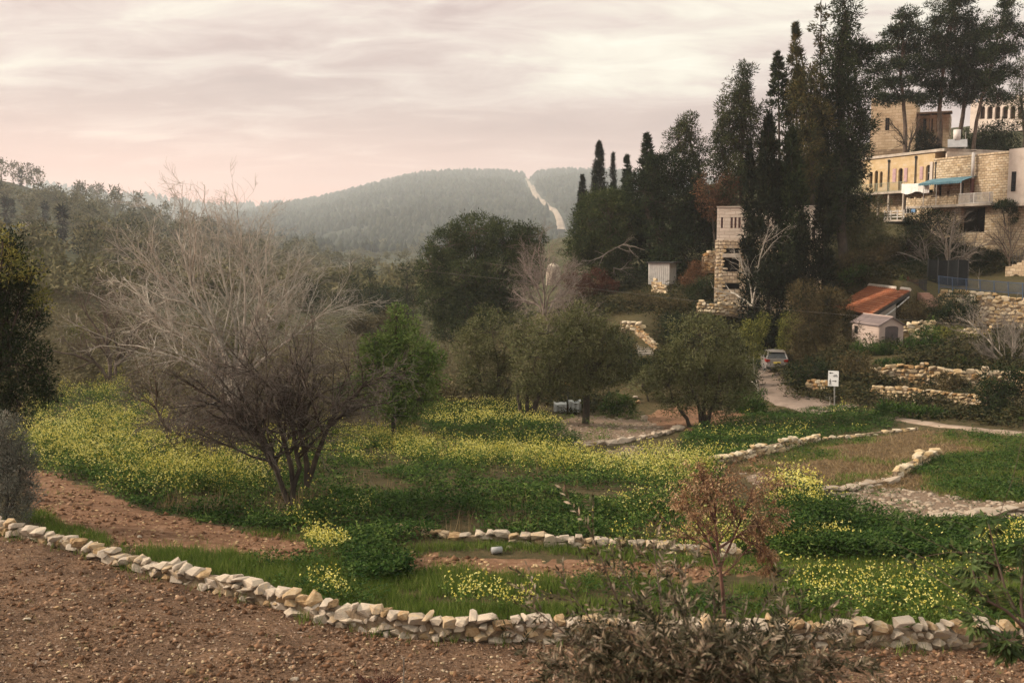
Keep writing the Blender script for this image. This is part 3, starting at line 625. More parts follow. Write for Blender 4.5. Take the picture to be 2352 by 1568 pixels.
def merged_rocks(root, mat, items, name='small_stones'):
    """many small stones as one part"""
    V, F, o = [], [], 0; bases = []
    for me in rocks(mat)[:6]:
        v = np.zeros(len(me.vertices)*3); me.vertices.foreach_get('co', v); me.calc_loop_triangles(); f = np.zeros(len(me.loop_triangles)*3, int); me.loop_triangles.foreach_get('vertices', f); bases.append((v.reshape(-1, 3), f.reshape(-1, 3)))
    b = parent_base(root)
    for p, s, rz in items:
        v, f = bases[rng.integers(len(bases))]; c, sn = math.cos(rz), math.sin(rz); v = v*np.asarray(s); v = np.stack([v[:, 0]*c-v[:, 1]*sn, v[:, 0]*sn+v[:, 1]*c, v[:, 2]], 1)+np.asarray(p)-b
        V.append(v); F.append(f+o); o += len(v)
    ob = link(name, np_mesh(name, np.concatenate(V), np.concatenate(F)), mat, root); ob['kind'] = 'stuff'; return ob
def stone_wall(name, label, cat, line, h, mat, size=(.22, .42), thick=.45, rowh=.17, limit=300, core=True, loose=0, group=None, zoff=0.0, batter=0.0, face=-1, miss=0.0, top_jit=.05):
    """line: world points (x, y, z base); h: heights at them. Rows of separate stones on an earth core"""
    P = np.array(line, float); seg = np.linalg.norm(np.diff(P[:, :2], axis=0), axis=1); S = np.concatenate([[0], np.cumsum(seg)]); hs = np.broadcast_to(np.asarray(h, float), (len(P),))
    f = lambda s: np.array([np.interp(s, S, P[:, i]) for i in range(3)]); root = empty(name, P[len(P)//2], label, cat, group); items = []
    def frame(s):
        e = .15; d = f(min(s+e, S[-1]))-f(max(s-e, 0)); d = unit(d[:2]); return d, np.array((-d[1], d[0]))*(1 if face > 0 else -1)*-1
    nrow = int(max(hs)/rowh)+1
    for r in range(nrow):
        s = rng.uniform(0, size[0])
        while s < S[-1]:
            l = (size[0]+(size[1]-size[0])*rng.uniform()**1.5)*(1.15 if r == 0 else 1.0); hh = np.interp(s+l/2, S, hs)*(1+.25*(vnoise(s*.8, 3.3)-.5)); z = (r+.5)*rowh
            if z < hh+rowh*.35 and rng.uniform() > miss:
                p = f(s+l/2); d, n = frame(s+l/2); off = n*(-thick*.12*r/max(nrow, 1)*(1+batter)+rng.normal(0, .03))
                rh = rowh*rng.uniform(.8, 1.25)*(.75+.45*(l-size[0])/(size[1]-size[0]))
                items.append((np.array((p[0]+off[0], p[1]+off[1], p[2]+zoff+z+rng.normal(0, top_jit*.6))), (l*.63, thick*rng.uniform(.42, .58), rh*.74), math.atan2(d[1], d[0])+rng.normal(0, .16), rng.normal(0, .13)))
            s += l*.93
    items.sort(key=lambda q: -q[1][0]*q[1][2]/np.linalg.norm(q[0]-CAM)**2)
    for p, s_, rz, tilt in items[:limit]: put_stone(root, mat, p, s_, (tilt, tilt*.7, rz))
    rest = [(p, s_, rz) for p, s_, rz, _ in items[limit:]]
    for _ in range(loose):
        s = rng.uniform(0, S[-1]); p = f(s); d, n = frame(s); q = p[:2]+n*rng.uniform(thick*.3, thick*1.0); a = rng.uniform(.03, .085); rest.append((np.array((q[0], q[1], float(ground(q[0], q[1]))+a*.3)), (a*1.2, a, a*.7), rng.uniform(0, 6)))
    if rest: merged_rocks(root, mat, rest)
    if core:
        m = MB(); n_ = max(int(S[-1]/1.0), 2); ss = np.linspace(0, S[-1], n_)
        for a, b in zip(ss[:-1], ss[1:]):
            pa, pb = f(a), f(b); da, na = frame(a); db, nb = frame(b); w = thick*.2; ha, hb = np.interp([a, b], S, hs)*.84; q = []
            for zz in (0, 1):
                for p, nn, hx in ((pa, na, ha), (pb, nb, hb)): q.append((p[0]+nn[0]*w, p[1]+nn[1]*w, p[2]+zoff-.2+zz*(hx+.2)))
                for p, nn, hx in ((pb, nb, hb), (pa, na, ha)): q.append((p[0]-nn[0]*w, p[1]-nn[1]*w, p[2]+zoff-.2+zz*(hx+.2)))
            m.hexa(q)
        m.build('rubble_core', M_core, root)
    return root
def on_ground(pts): return hit([p[0] for p in pts], [p[1] for p in pts])

# ------------------------------------------------------------------ buildings: a facade frame
class Frame:
    """u runs along the facade (left to right as seen), d points out of it, z up"""
    def __init__(s, A, B):
        s.A = np.array(A[:2], float); v = np.array(B[:2], float)-s.A; s.len = np.linalg.norm(v); s.u = v/s.len; s.n = np.array((s.u[1], -s.u[0]))
    def p(s, u, d, z): q = s.A+s.u*u+s.n*d; return np.array((q[0], q[1], z))
    def px(s, px, py, d=0.0):
        r = ray(px, py); o = CAM[:2]-s.A-s.n*d; t = -np.dot(o, s.n)/np.dot(r[:2], s.n); q = CAM+r*t; return float(np.dot(q[:2]-s.A, s.u)), float(q[2])
    def box(s, m, u0, u1, d0, d1, z0, z1):
        return m.hexa([s.p(u0, d1, z0), s.p(u1, d1, z0), s.p(u1, d0, z0), s.p(u0, d0, z0), s.p(u0, d1, z1), s.p(u1, d1, z1), s.p(u1, d0, z1), s.p(u0, d0, z1)])
    def wall(s, m, u0, u1, z0, z1, opens, depth=.3, d=0.0):
        """front face with openings cut out (each u0,u1,z0,z1[,arch]) and their reveals"""
        us = sorted({u0, u1, *[o[0] for o in opens], *[o[1] for o in opens]}); zs = sorted({z0, z1, *[o[2] for o in opens], *[o[3] for o in opens]})
        us = [u for u in us if u0 <= u <= u1]; zs = [z for z in zs if z0 <= z <= z1]
        for a, b in zip(us[:-1], us[1:]):
            for c, e in zip(zs[:-1], zs[1:]):
                if any(o[0] < (a+b)/2 < o[1] and o[2] < (c+e)/2 < o[3] for o in opens): continue
                m.poly([s.p(a, d, c), s.p(b, d, c), s.p(b, d, e), s.p(a, d, e)])
        for o in opens:
            a, b, c, e = o[:4]
            for q in (((a, c), (a, e)), ((b, e), (b, c)), ((b, c), (a, c)), ((a, e), (b, e))):
                (x0, y0), (x1, y1) = q; m.poly([s.p(x0, d, y0), s.p(x1, d, y1), s.p(x1, d-depth, y1), s.p(x0, d-depth, y0)])
            if len(o) > 4 and o[4]:
                r = (b-a)/2; cx = (a+b)/2; zt = e-r
                for sg in (-1, 1):
                    arc = [(cx+sg*r*math.cos(t), zt+r*math.sin(t)) for t in np.linspace(0, math.pi/2, 7)]
                    pts = [(cx+sg*r, e)]+arc[::1]
                    front = [s.p(x, d-.004, z) for x, z in pts]; m.poly(front if sg < 0 else front[::-1])
                    for (x0, y0), (x1, y1) in zip(arc[:-1], arc[1:]): m.poly([s.p(x0, d-.004, y0), s.p(x1, d-.004, y1), s.p(x1, d-depth, y1), s.p(x0, d-depth, y0)])
        return m
    def shell(s, m, u0, u1, d0, d1, z0, z1):
        """sides, back and top behind a facade"""
        P = s.p
        m.poly([P(u0, d1, z0), P(u0, d1, z1), P(u0, d0, z1), P(u0, d0, z0)]); m.poly([P(u1, d1, z0), P(u1, d0, z0), P(u1, d0, z1), P(u1, d1, z1)])
        m.poly([P(u0, d0, z0), P(u0, d0, z1), P(u1, d0, z1), P(u1, d0, z0)]); m.poly([P(u0, d1, z1), P(u1, d1, z1), P(u1, d0, z1), P(u0, d0, z1)]); return m
M_glass = mottled('dark_window_glass', [(.010, .012, .014), (.022, .025, .028)], .6, .12, 0, spec=.6)
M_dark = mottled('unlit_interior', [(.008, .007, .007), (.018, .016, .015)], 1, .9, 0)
M_iron = plain('painted_iron', (.030, .030, .032), .6)
M_wood = mottled('weathered_brown_wood', [(.05, .028, .018), (.10, .06, .04), (.15, .10, .07)], 4, .8, .4, 20)
M_white = plain('white_paint', (.54, .52, .50), .6)
M_whitewall = mottled('pale_plaster', [(.42, .365, .32), (.54, .475, .42), (.60, .54, .485)], .9, .9, .25, 12, coord='World')
M_conc = mottled('weathered_concrete', [(.26, .225, .19), (.40, .35, .30), (.50, .45, .395)], 1.2, .9, .3, 14, coord='World')
def window(fr, root, a, b, c, e, d=0.0, arch=False, frame=M_wood, mull=1, trans=1, deep=.22, t=.05, lit=None):
    m = MB(); fr.box(m, a, b, d-deep-.03, d-deep, c, e); w = m.build('window', lit or M_glass, root)
    f = MB()
    for x in np.linspace(a, b, mull+2): fr.box(f, max(x-t/2, a), min(x+t/2, b), d-deep+.004, d-deep+.05, c, e)
    for z in np.linspace(c, e, trans+2): fr.box(f, a, b, d-deep+.008, d-deep+.046, max(z-t/2, c), min(z+t/2, e))
    f.build('frame', frame, w); return w
# ------------------------------------------------------------------ the yellow house on the right
def yellow_house():
    A = at(1979, 445, 116); B = at(2170, 445, 104); fr = Frame(A, B); X = lambda x, y, d=0.0: fr.px(x, y, d)
    M_y = masonry('yellow_limewashed_stone', fr.u, [(.33, .23, .12), (.46, .34, .19), (.52, .40, .25), (.51, .43, .32)], (.42, .32, .20), .62, .30, .012, stain=.65, bump=.25)
    M_s = masonry('rough_cream_stone', fr.u, [(.20, .145, .09), (.42, .32, .21), (.52, .41, .28), (.60, .50, .37), (.50, .38, .22)], (.22, .17, .115), .46, .25, .022, stain=.5, bump=.9)
    M_side = masonry('white_side_stone', fr.n, [(.50, .43, .36), (.62, .55, .47), (.68, .61, .53)], (.45, .38, .31), .55, .28, .015)
    root = empty('stone_house', fr.p(12, 0, 8), 'long yellow and cream stone house with arched windows and blue awning', 'house')
    zt = X(1993, 368)[1]; zb = X(1982, 446)[1]; u1 = X(2146, 400)[0]; zt1 = X(2170, 347)[1]; ue = X(2170, 347)[0]
    up = lambda x0, x1, y0, y1, a=False: (X(x0, (y0+y1)/2)[0], X(x1, (y0+y1)/2)[0], X((x0+x1)/2, y1)[1], X((x0+x1)/2, y0)[1], a)
    ops = [up(1997, 2004, 395, 429, True), up(2008.5, 2016, 392, 445, True), up(2020.5, 2027, 394, 430, True), up(2063, 2073, 386, 441, True), up(2126, 2137, 379, 432, True)]
    m = MB(); fr.wall(m, 0, u1, zb, zt1, ops, .35); fr.shell(m, 0, u1+.01, -9, 0, zb-4, zt1-.02); m.build('main_wall', M_y, root)
    m = MB(); fr.box(m, -.15, ue+.1, -9.1, .18, zt1, zt1+.28); m.build('roof_cornice', M_conc, root)
    m = MB(); fr.box(m, ue-.05, ue+.12, -8.9, -.2, zb, zt1-.01); m.build('side_wall', M_side, root)
    for i, o in enumerate(ops):
        w = window(fr, root, o[0], o[1], o[2], o[3], deep=.3, mull=1 if i in (1, 3, 4) else 0, trans=2, t=.06, frame=M_white if i == 4 else M_wood)
    M_sh = mottled('faded_pink_shutter', [(.38, .24, .26), (.46, .31, .33), (.52, .38, .38)], 3, .8, .2)
    for x0, x1, y0, y1 in ((2051, 2058.5, 388, 419), (2077, 2084.5, 386, 418), (2113.5, 2120.5, 383, 412)):
        o = up(x0, x1, y0, y1); m = MB(); fr.box(m, o[0], o[1], .02, .07, o[2], o[3])
        for z in np.arange(o[2]+.1, o[3]-.05, .16): fr.box(m, o[0]+.06, o[1]-.06, .075, .095, z, z+.09)
        m.build('shutter', M_sh, root)
    for x, y0, y1 in ((2043.5, 367, 443), (2105.5, 358, 440), (2152, 372, 440)):
        u = X(x, y0)[0]; m = MB(); m.tube([fr.p(u, .12, X(x, y1)[1]), fr.p(u, .12, X(x, y0)[1])], .07, n=8); m.tube([fr.p(u, .12, X(x, y0)[1]-.25), fr.p(u, .12, X(x, y0)[1])], .13, n=8); m.build('drainpipe', M_iron, root)
    o = up(2137.5, 2143.5, 372, 418); m = MB(); fr.box(m, o[0], o[1], .01, .14, o[2], o[3]); m.build('white_pilaster', M_whitewall, root)
    # first balcony
    b0, b1 = X(1981, 446)[0], X(2100, 444)[0]; m = MB(); fr.box(m, b0, b1, 0, 1.3, zb-.22, zb); m.build('balcony_slab', M_conc, root)
    def railing(u0, u1, z0, z1, d, mat, gap=.14, name='railing', r=.012):
        m = MB()
        for z in (z0+.05, z1): fr.box(m, u0, u1, d-.02, d+.02, z-.025, z+.025)
        for u in np.arange(u0, u1+.01, gap): fr.box(m, u-r, u+r, d-r, d+r, z0, z1)
        for u in np.arange(u0, u1+.3, 1.9): fr.box(m, min(u, u1)-.03, min(u, u1)+.03, d-.03, d+.03, z0-.05, z1+.05)
        m.build(name, mat, root)
    M_grn = plain('pale_green_iron', (.25, .26, .19), .6)
    railing(b0, b1, zb, zb+.95, 1.25, M_grn, .16)
    # stone block, nearer and lower roofed
    s0, s1 = X(2146, 400)[0]+.02, X(2336, 400)[0]; zs = X(2157, 368)[1]; zg = X(2200, 590)[1]-1.5
    sops = [up(2155, 2164, 425, 450), up(2177, 2183, 435, 448), up(2207, 2215.5, 419, 444), up(2321, 2329, 413, 437), up(2208, 2264.5, 477, 533), up(2307, 2320, 477, 542), up(2128, 2134, 560, 575)]
    sops = [o for o in sops if o[0] > s0]
    m = MB(); fr.wall(m, s0, s1, zg, zs, sops, .5, .12); fr.shell(m, s0, s1, -8, .12, zg, zs-.01); m.build('stone_wall', M_s, root)
    for i, o in enumerate(sops):
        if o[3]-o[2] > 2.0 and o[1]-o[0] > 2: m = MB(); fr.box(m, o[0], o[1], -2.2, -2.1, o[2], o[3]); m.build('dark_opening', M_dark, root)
        else: window(fr, root, o[0], o[1], o[2], o[3], .12, deep=.3, mull=0, trans=0 if i else 1, frame=M_white if i == 2 else M_wood)
    o = sops[-1]
    m = MB(); fr.box(m, s0, s1, -.5, .2, zs+.001, zs+.18); m.build('wall_coping', M_s, root)
    r = random.Random(3)
    M_blk = M_cream
    for k in range(190):      # the blocks that stand proud of the rough wall
        u = r.uniform(s0+.3, s1-.3); z = zg+1+.25*int(r.uniform(0, (zs-zg-1.3)/.25))
        if any(o[0]-.35 < u < o[1]+.35 and o[2]-.2 < z < o[3]+.2 for o in sops): continue
        p = fr.p(u, .12, z); put_stone(root, M_blk, p, (r.uniform(.14, .27), .055, r.uniform(.08, .125)), (0, 0, math.atan2(fr.u[1], fr.u[0])), 'wall_block')
    # lower floor under the yellow part
    o2 = [up(2058, 2079, 459, 490)]; m = MB(); fr.wall(m, .5, s0, zg, zb-.22, o2, .3, -.9); fr.shell(m, .5, s0, -8.5, -.9, zg, zb-.23); m.build('ground_floor_wall', M_s, root)
    window(fr, root, *o2[0][:4], -.9, deep=.2, mull=2, trans=0, frame=M_white, t=.09)
    M_bl = mottled('blue_shutter_paint', [(.10, .20, .36), (.16, .28, .46)], 3, .6, .15)
    o = up(2079.5, 2089, 461, 488); m = MB(); fr.box(m, o[0], o[1], -.85, -.79, o[2], o[3]); m.build('blue_shutter', M_bl, root)
    for x in (2034, 2058, 2092): 
        u = X(x, 470)[0]; m = MB(); fr.box(m, u-.09, u+.09, .9, 1.1, zb-3.2, zb-.22); m.build('porch_post', M_conc, root)
    z0 = X(2040, 504, 1.0)[1]; u0, u1_ = X(2033, 498, 1.0)[0], X(2078, 498, 1.0)[0]
    m = MB(); fr.box(m, u0, u1_, -.9, 1.2, z0-.25, z0-.05); m.build('porch_floor', M_conc, root)
    m = MB()
    for dz in (.25, .55, .85): fr.box(m, u0, u1_, 1.0, 1.06, z0+dz-.05, z0+dz+.05)
    for u in np.linspace(u0, u1_, 4): fr.box(m, u-.05, u+.05, 1.07, 1.13, z0-.2, z0+1.0)
    m.build('white_rail', M_white, root)
    # second balcony with white bars, over the dark opening
    c0, c1 = X(2098, 466, .5)[0], X(2297, 460, .5)[0]; zc = X(2240, 468, .6)[1]; c0 = max(c0, s0-2.5)
    m = MB(); fr.box(m, c0, c1, .13, 1.5, zc-.25, zc); m.build('balcony_slab', M_conc, root)
    um = X(2198, 460, 1.4)[0]; railing(um+.3, c1, zc, zc+1.0, 1.42, M_white, .15, r=.022); 
    m = MB(); fr.box(m, c0, um, 1.3, 1.48, zc, zc+.78)
    for u in np.arange(c0+.1, um, 1.1): fr.box(m, u, u+.18, 1.26, 1.52, zc, zc+.95)
    m.build('stone_parapet', M_s, root)
    # blue awning on poles
    M_aw = mottled('blue_awning_cloth', [(.07, .16, .22), (.11, .23, .29), (.18, .31, .36)], 2.2, .8, .15)
    a0, a1 = X(2116, 426, 1.6)[0], X(2216, 420, 1.6)[0]; zl = X(2116, 428, 1.6)[1]; zr = X(2214, 420, 1.6)[1]; m = MB(); n = 22
    for i in range(n):
        t0, t1 = i/n, (i+1)/n; ua, ub = a0+(a1-a0)*t0, a0+(a1-a0)*t1; za = zl+(zr-zl)*.5; q = []
        for zz in (-.03, 0): q += [fr.p(ua, 2.0, za+.22+zz), fr.p(ub, 2.0, za+.22+zz), fr.p(ub, .15, za+.75+zz), fr.p(ua, .15, za+.75+zz)]
        m.hexa(q); m.poly([fr.p(ua, 2.003, za+.22), fr.p(ub, 2.003, za+.22), fr.p(ub, 2.003, za+.06), fr.p((ua+ub)/2, 2.003, za-.04), fr.p(ua, 2.003, za+.06)])
    m.build('awning', M_aw, root)
    for t in (.12, .42, .97):
        u = a0+(a1-a0)*t; m = MB(); m.tube([fr.p(u, 1.9, zc), fr.p(u, 1.9, (zl+zr)/2+.02)], .035, n=6); m.build('awning_pole', M_white, root)
    # stove pipe, water heater
    u = X(2234, 400, .5)[0]; m = MB(); m.tube([fr.p(u, .5, X(2234, 411, .5)[1]), fr.p(u, .5, X(2234, 350, .5)[1])], .16, n=12); pp = m.build('stove_pipe', M_white, root, True)
    m = MB(); m.tube([fr.p(u, .5, zc), fr.p(u, .5, X(2234, 411, .5)[1]-.003)], .19, n=12); m.build('pipe_base', mottled('dark_red_paint', [(.06, .02, .016), (.10, .035, .03)], 3, .6, .1), pp, True)
    m = MB(); m.disc(fr.p(u, .5, X(2234, 350, .5)[1]+.12), (0, 0, 1), .26, .05, 12); m.build('pipe_cap', M_iron, pp)
    # white plaster block at the frame's edge
    f0 = X(2338, 400)[0]; m = MB(); fr.box(m, f0, f0+7, -7, 1.2, X(2345, 465)[1]-.1, X(2340, 344)[1]); m.build('plaster_block', M_whitewall, root)
    m = MB(); fr.box(m, f0-.1, f0+7, -.2, 1.7, X(2345, 467)[1]-.3, X(2345, 465)[1]-.12); m.build('ledge', M_conc, root)
    f1 = X(2322, 500)[0]; m = MB(); fr.box(m, f1, f1+8, -7, .9, zg, X(2345, 467)[1]-.31); m.build('corner_wall', M_s, root)
    m = MB(); o = up(2346, 2356, 395, 440); fr.box(m, o[0], o[1], 1.21, 1.25, o[2], o[3]); m.build('window', M_glass, root)
    # things on and beside it
    t = fr.p(X(2172, 345)[0]-.2, -1.6, zt1+.28); h = empty('solar_water_heater', t, 'white rooftop water tank with sloping solar panel on the yellow house', 'water heater')
    m = MB(); m.tube([t+np.array((0, 0, .85)), t+np.array((0, 0, 1.95))], .36, n=16); m.build('tank', M_white, h, True)
    a, b = t+np.array((-1.3, -.9, .05)), t+np.array((.55, -1.3, .05)); e = np.array((.35, .9, .85)); m = MB(); m.hexa([a, b, b+e, a+e, a+(0, 0, .06), b+(0, 0, .06), b+e+(0, 0, .06), a+e+(0, 0, .06)]); m.build('solar_panel', plain('grey_collector_panel', (.30, .30, .31), .35), h)
    m = MB()
    for dx, dy in ((-.3, -.3), (.3, -.3), (.3, .3), (-.3, .3)): m.tube([t+np.array((dx, dy, 0)), t+np.array((dx, dy, .95))], .03, n=5)
    m.build('stand', M_iron, h)
    m = MB(); m.tube([t+np.array((.9, 0, 0)), t+np.array((.9, 0, 1.7))], .03, n=5); m.build('vent_pipe', M_white, h)
    l0, l1 = fr.px(2071, 430, 1.35)[0], fr.px(2134, 428, 1.35)[0]; zt_ = fr.px(2100, 420, 1.35)[1]; m = MB(); n = 26
    for i in range(n):
        ua, ub = l0+(l1-l0)*i/n, l0+(l1-l0)*(i+1)/n; w = lambda u: 1.36+.05*math.sin(u*5.1)+.03*math.sin(u*11); zl_ = lambda u: zt_-1.05-.12*math.sin(u*2.3)
        sg = lambda u: zt_-.08*math.sin((u-l0)/(l1-l0)*math.pi)
        m.hexa([fr.p(ua, w(ua), zl_(ua)), fr.p(ub, w(ub), zl_(ub)), fr.p(ub, w(ub)-.02, zl_(ub)), fr.p(ua, w(ua)-.02, zl_(ua)), fr.p(ua, 1.37, sg(ua)), fr.p(ub, 1.37, sg(ub)), fr.p(ub, 1.35, sg(ub)), fr.p(ua, 1.35, sg(ua))])
    cl = empty('hanging_sheet', fr.p((l0+l1)/2, 1.36, zt_-1.1), 'white sheet hung over the yellow house balcony railing', 'sheet'); m.build('cloth', plain('white_cotton', (.74, .72, .70), .9), cl)
    return fr
HF = yellow_house()

def tower_house():
    A, B = at(1645, 600, 88.0), at(1885, 600, 85.7); fr = Frame(A, B); X = fr.px
    M_u = masonry('white_coursed_limestone', fr.u, [(.52, .45, .385), (.60, .53, .46), (.66, .59, .52)], (.40, .33, .27), .9, .29, .022, stain=.25, bump=.5)
    M_l = masonry('rough_tower_stone', fr.u, [(.27, .20, .13), (.42, .33, .23), (.54, .44, .33), (.60, .51, .40)], (.20, .155, .11), .42, .30, .03, stain=.4, bump=1.0)
    root = empty('tower_house', fr.p(1, 0, X(1660, 700)[1]), 'narrow pale stone tower house with slit windows among the cypresses', 'house')
    zt, zm, zb = X(1650, 477)[1], X(1650, 551)[1], X(1650, 703)[1]-1.0; W_ = fr.len
    up = lambda x0, x1, y0, y1: (X(x0, 500)[0], X(x1, 500)[0], X(x0, y1)[1], X(x0, y0)[1])
    ops = [up(1656, 1661, 499, 524), up(1678, 1683.5, 499, 524), up(1687, 1692, 499, 524), up(1696, 1701.5, 499, 524), up(1866, 1874, 520, 545)]
    m = MB(); fr.wall(m, 0, W_, zm, zt, ops, .35); fr.shell(m, 0, W_, -7.5, 0, zm, zt); m.build('main_wall', M_u, root)
    for o in ops: window(fr, root, *o[:4], deep=.3, mull=0, trans=0, frame=M_iron, t=.04)
    m = MB(); fr.box(m, -.05, W_+.05, -7.5, .06, zt+.002, zt+.12); m.build('roof_edge', M_conc, root)
    lo = [up(1664, 1700, 570, 582), up(1662, 1700, 592, 624), up(1662, 1702, 650, 664)]
    m = MB(); fr.wall(m, -.12, W_+.1, zb, zm-.003, lo, .5, .1); fr.shell(m, -.12, W_+.1, -7.6, .1, zb, zm-.004); m.build('ground_floor_wall', M_l, root)
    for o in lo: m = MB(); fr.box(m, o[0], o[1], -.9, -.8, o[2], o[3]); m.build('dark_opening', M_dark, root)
    o = up(1662, 1702, 582.5, 591); m = MB(); fr.box(m, o[0], o[1], .105, .3, o[2], o[3]); m.build('concrete_sill', M_conc, root)
    r = random.Random(5); z = zb+.6
    while z < zm-.25:        # separate blocks on the corner pier
        u = -.1
        while u < .62:
            l = r.uniform(.28, .5); put_stone(root, M_cream, fr.p(u+l/2, .1, z), (l*.5, .07, .15), (0, 0, math.atan2(fr.u[1], fr.u[0])), 'wall_block'); u += l*1.02
        z += .31
    stone_wall('garden_plinth', 'low stone plinth at the foot of the pale tower house', 'wall', [at(1600, 708, 85.5), at(1640, 712, 85), at(1700, 718, 85)], [.8, .8, .9], M_cream, (.3, .5), .5, .25, zoff=-.2)
tower_house()

def upper_building():
    A, B = at(1998, 330, 131), at(2178, 330, 127); fr = Frame(A, B); X = fr.px
    M_ = masonry('old_cream_masonry', fr.u, [(.33, .245, .155), (.46, .355, .24), (.54, .435, .31), (.60, .50, .37)], (.27, .205, .135), .75, .36, .018, stain=.6, bump=.5)
    root = empty('old_stone_building', fr.p(3, 0, 20), 'old cream masonry building on the hilltop behind tall pines', 'building')
    up = lambda x0, x1, y0, y1: (X(x0, 290)[0], X(x1, 290)[0], X(x0, y1)[1], X(x0, y0)[1]); zb = X(2000, 372)[1]; zt = X(2010, 240)[1]; u1 = X(2104, 290)[0]; W_ = fr.len
    ops = [up(2033, 2043, 271, 300)]
    m = MB(); fr.wall(m, 0, u1, zb, zt, ops, .4); fr.shell(m, 0, u1, -7, 0, zb, zt); m.build('main_wall', M_, root)
    window(fr, root, *ops[0], deep=.3, mull=1, trans=1)
    r = random.Random(8); m = MB(); u = 0
    while u < u1-.5: l = r.uniform(.5, 1.1); fr.box(m, u, u+l, -.5, .02, zt+.002, zt+r.uniform(.15, .8)); u += l+.003
    m.build('ruined_parapet', M_, root)
    zt2 = X(2140, 256)[1]; o2 = [up(2118, 2126, 270, 300), up(2132, 2141, 270, 300), up(2150, 2158, 272, 300)]
    m = MB(); fr.wall(m, u1+.01, W_, zb, zt2, o2, .4, -1.5); fr.shell(m, u1+.01, W_, -8, -1.5, zb, zt2); m.build('porch_wall', M_, root)
    for o in o2: window(fr, root, *o, d=-1.5, deep=.3, mull=0, trans=1)
    m = MB(); fr.box(m, u1+.02, W_+.3, -1.49, .5, zt2-.3, zt2-.1); m.build('porch_roof', M_wood, root)
    for x in (2111, 2138, 2165): u = X(x, 280)[0]; m = MB(); fr.box(m, u-.09, u+.09, .2, .38, zb, zt2-.3); m.build('porch_post', M_wood, root)
    A2 = at(1973, 350, 127); fr2 = Frame(A2, at(2075, 350, 124)); m = MB(); fr2.box(m, 0, fr2.len, -3, 0, fr2.px(2000, 385)[1], fr2.px(2000, 345)[1])
    M_r = masonry('dark_weathered_base', fr.u, [(.14, .10, .07), (.24, .18, .12), (.34, .26, .18)], (.10, .075, .05), .6, .3, .02); m.build('base_wall', M_r, root)
    A3, B3 = at(2228, 280, 158), at(2400, 262, 150); f3 = Frame(A3, B3); root = empty('arcaded_villa', f3.p(4, 0, 25), 'white arcaded villa at the upper right behind pines', 'building')
    ops = []
    for x in np.arange(2250, 2350, 17.5): ops.append((f3.px(x, 255)[0], f3.px(x+12.5, 255)[0], f3.px(x, 274)[1], f3.px(x+6, 244)[1], True))
    zt = f3.px(2280, 232)[1]; zb = f3.px(2280, 305)[1]
    m = MB(); f3.wall(m, 0, f3.len, zb, zt, ops, .5); f3.shell(m, 0, f3.len, -6, 0, zb, zt); m.build('arcade_wall', M_whitewall, root)
    for o in ops: m = MB(); f3.box(m, o[0], o[1], -.9, -.8, o[2], o[3]); m.build('arch_recess', M_wood, root)
    m = MB(); u = 0
    while u < f3.len: f3.box(m, u, u+.6, -.4, .05, zt+.002, zt+.55); u += 1.1
    m.build('crenellation', M_whitewall, root)
upper_building()

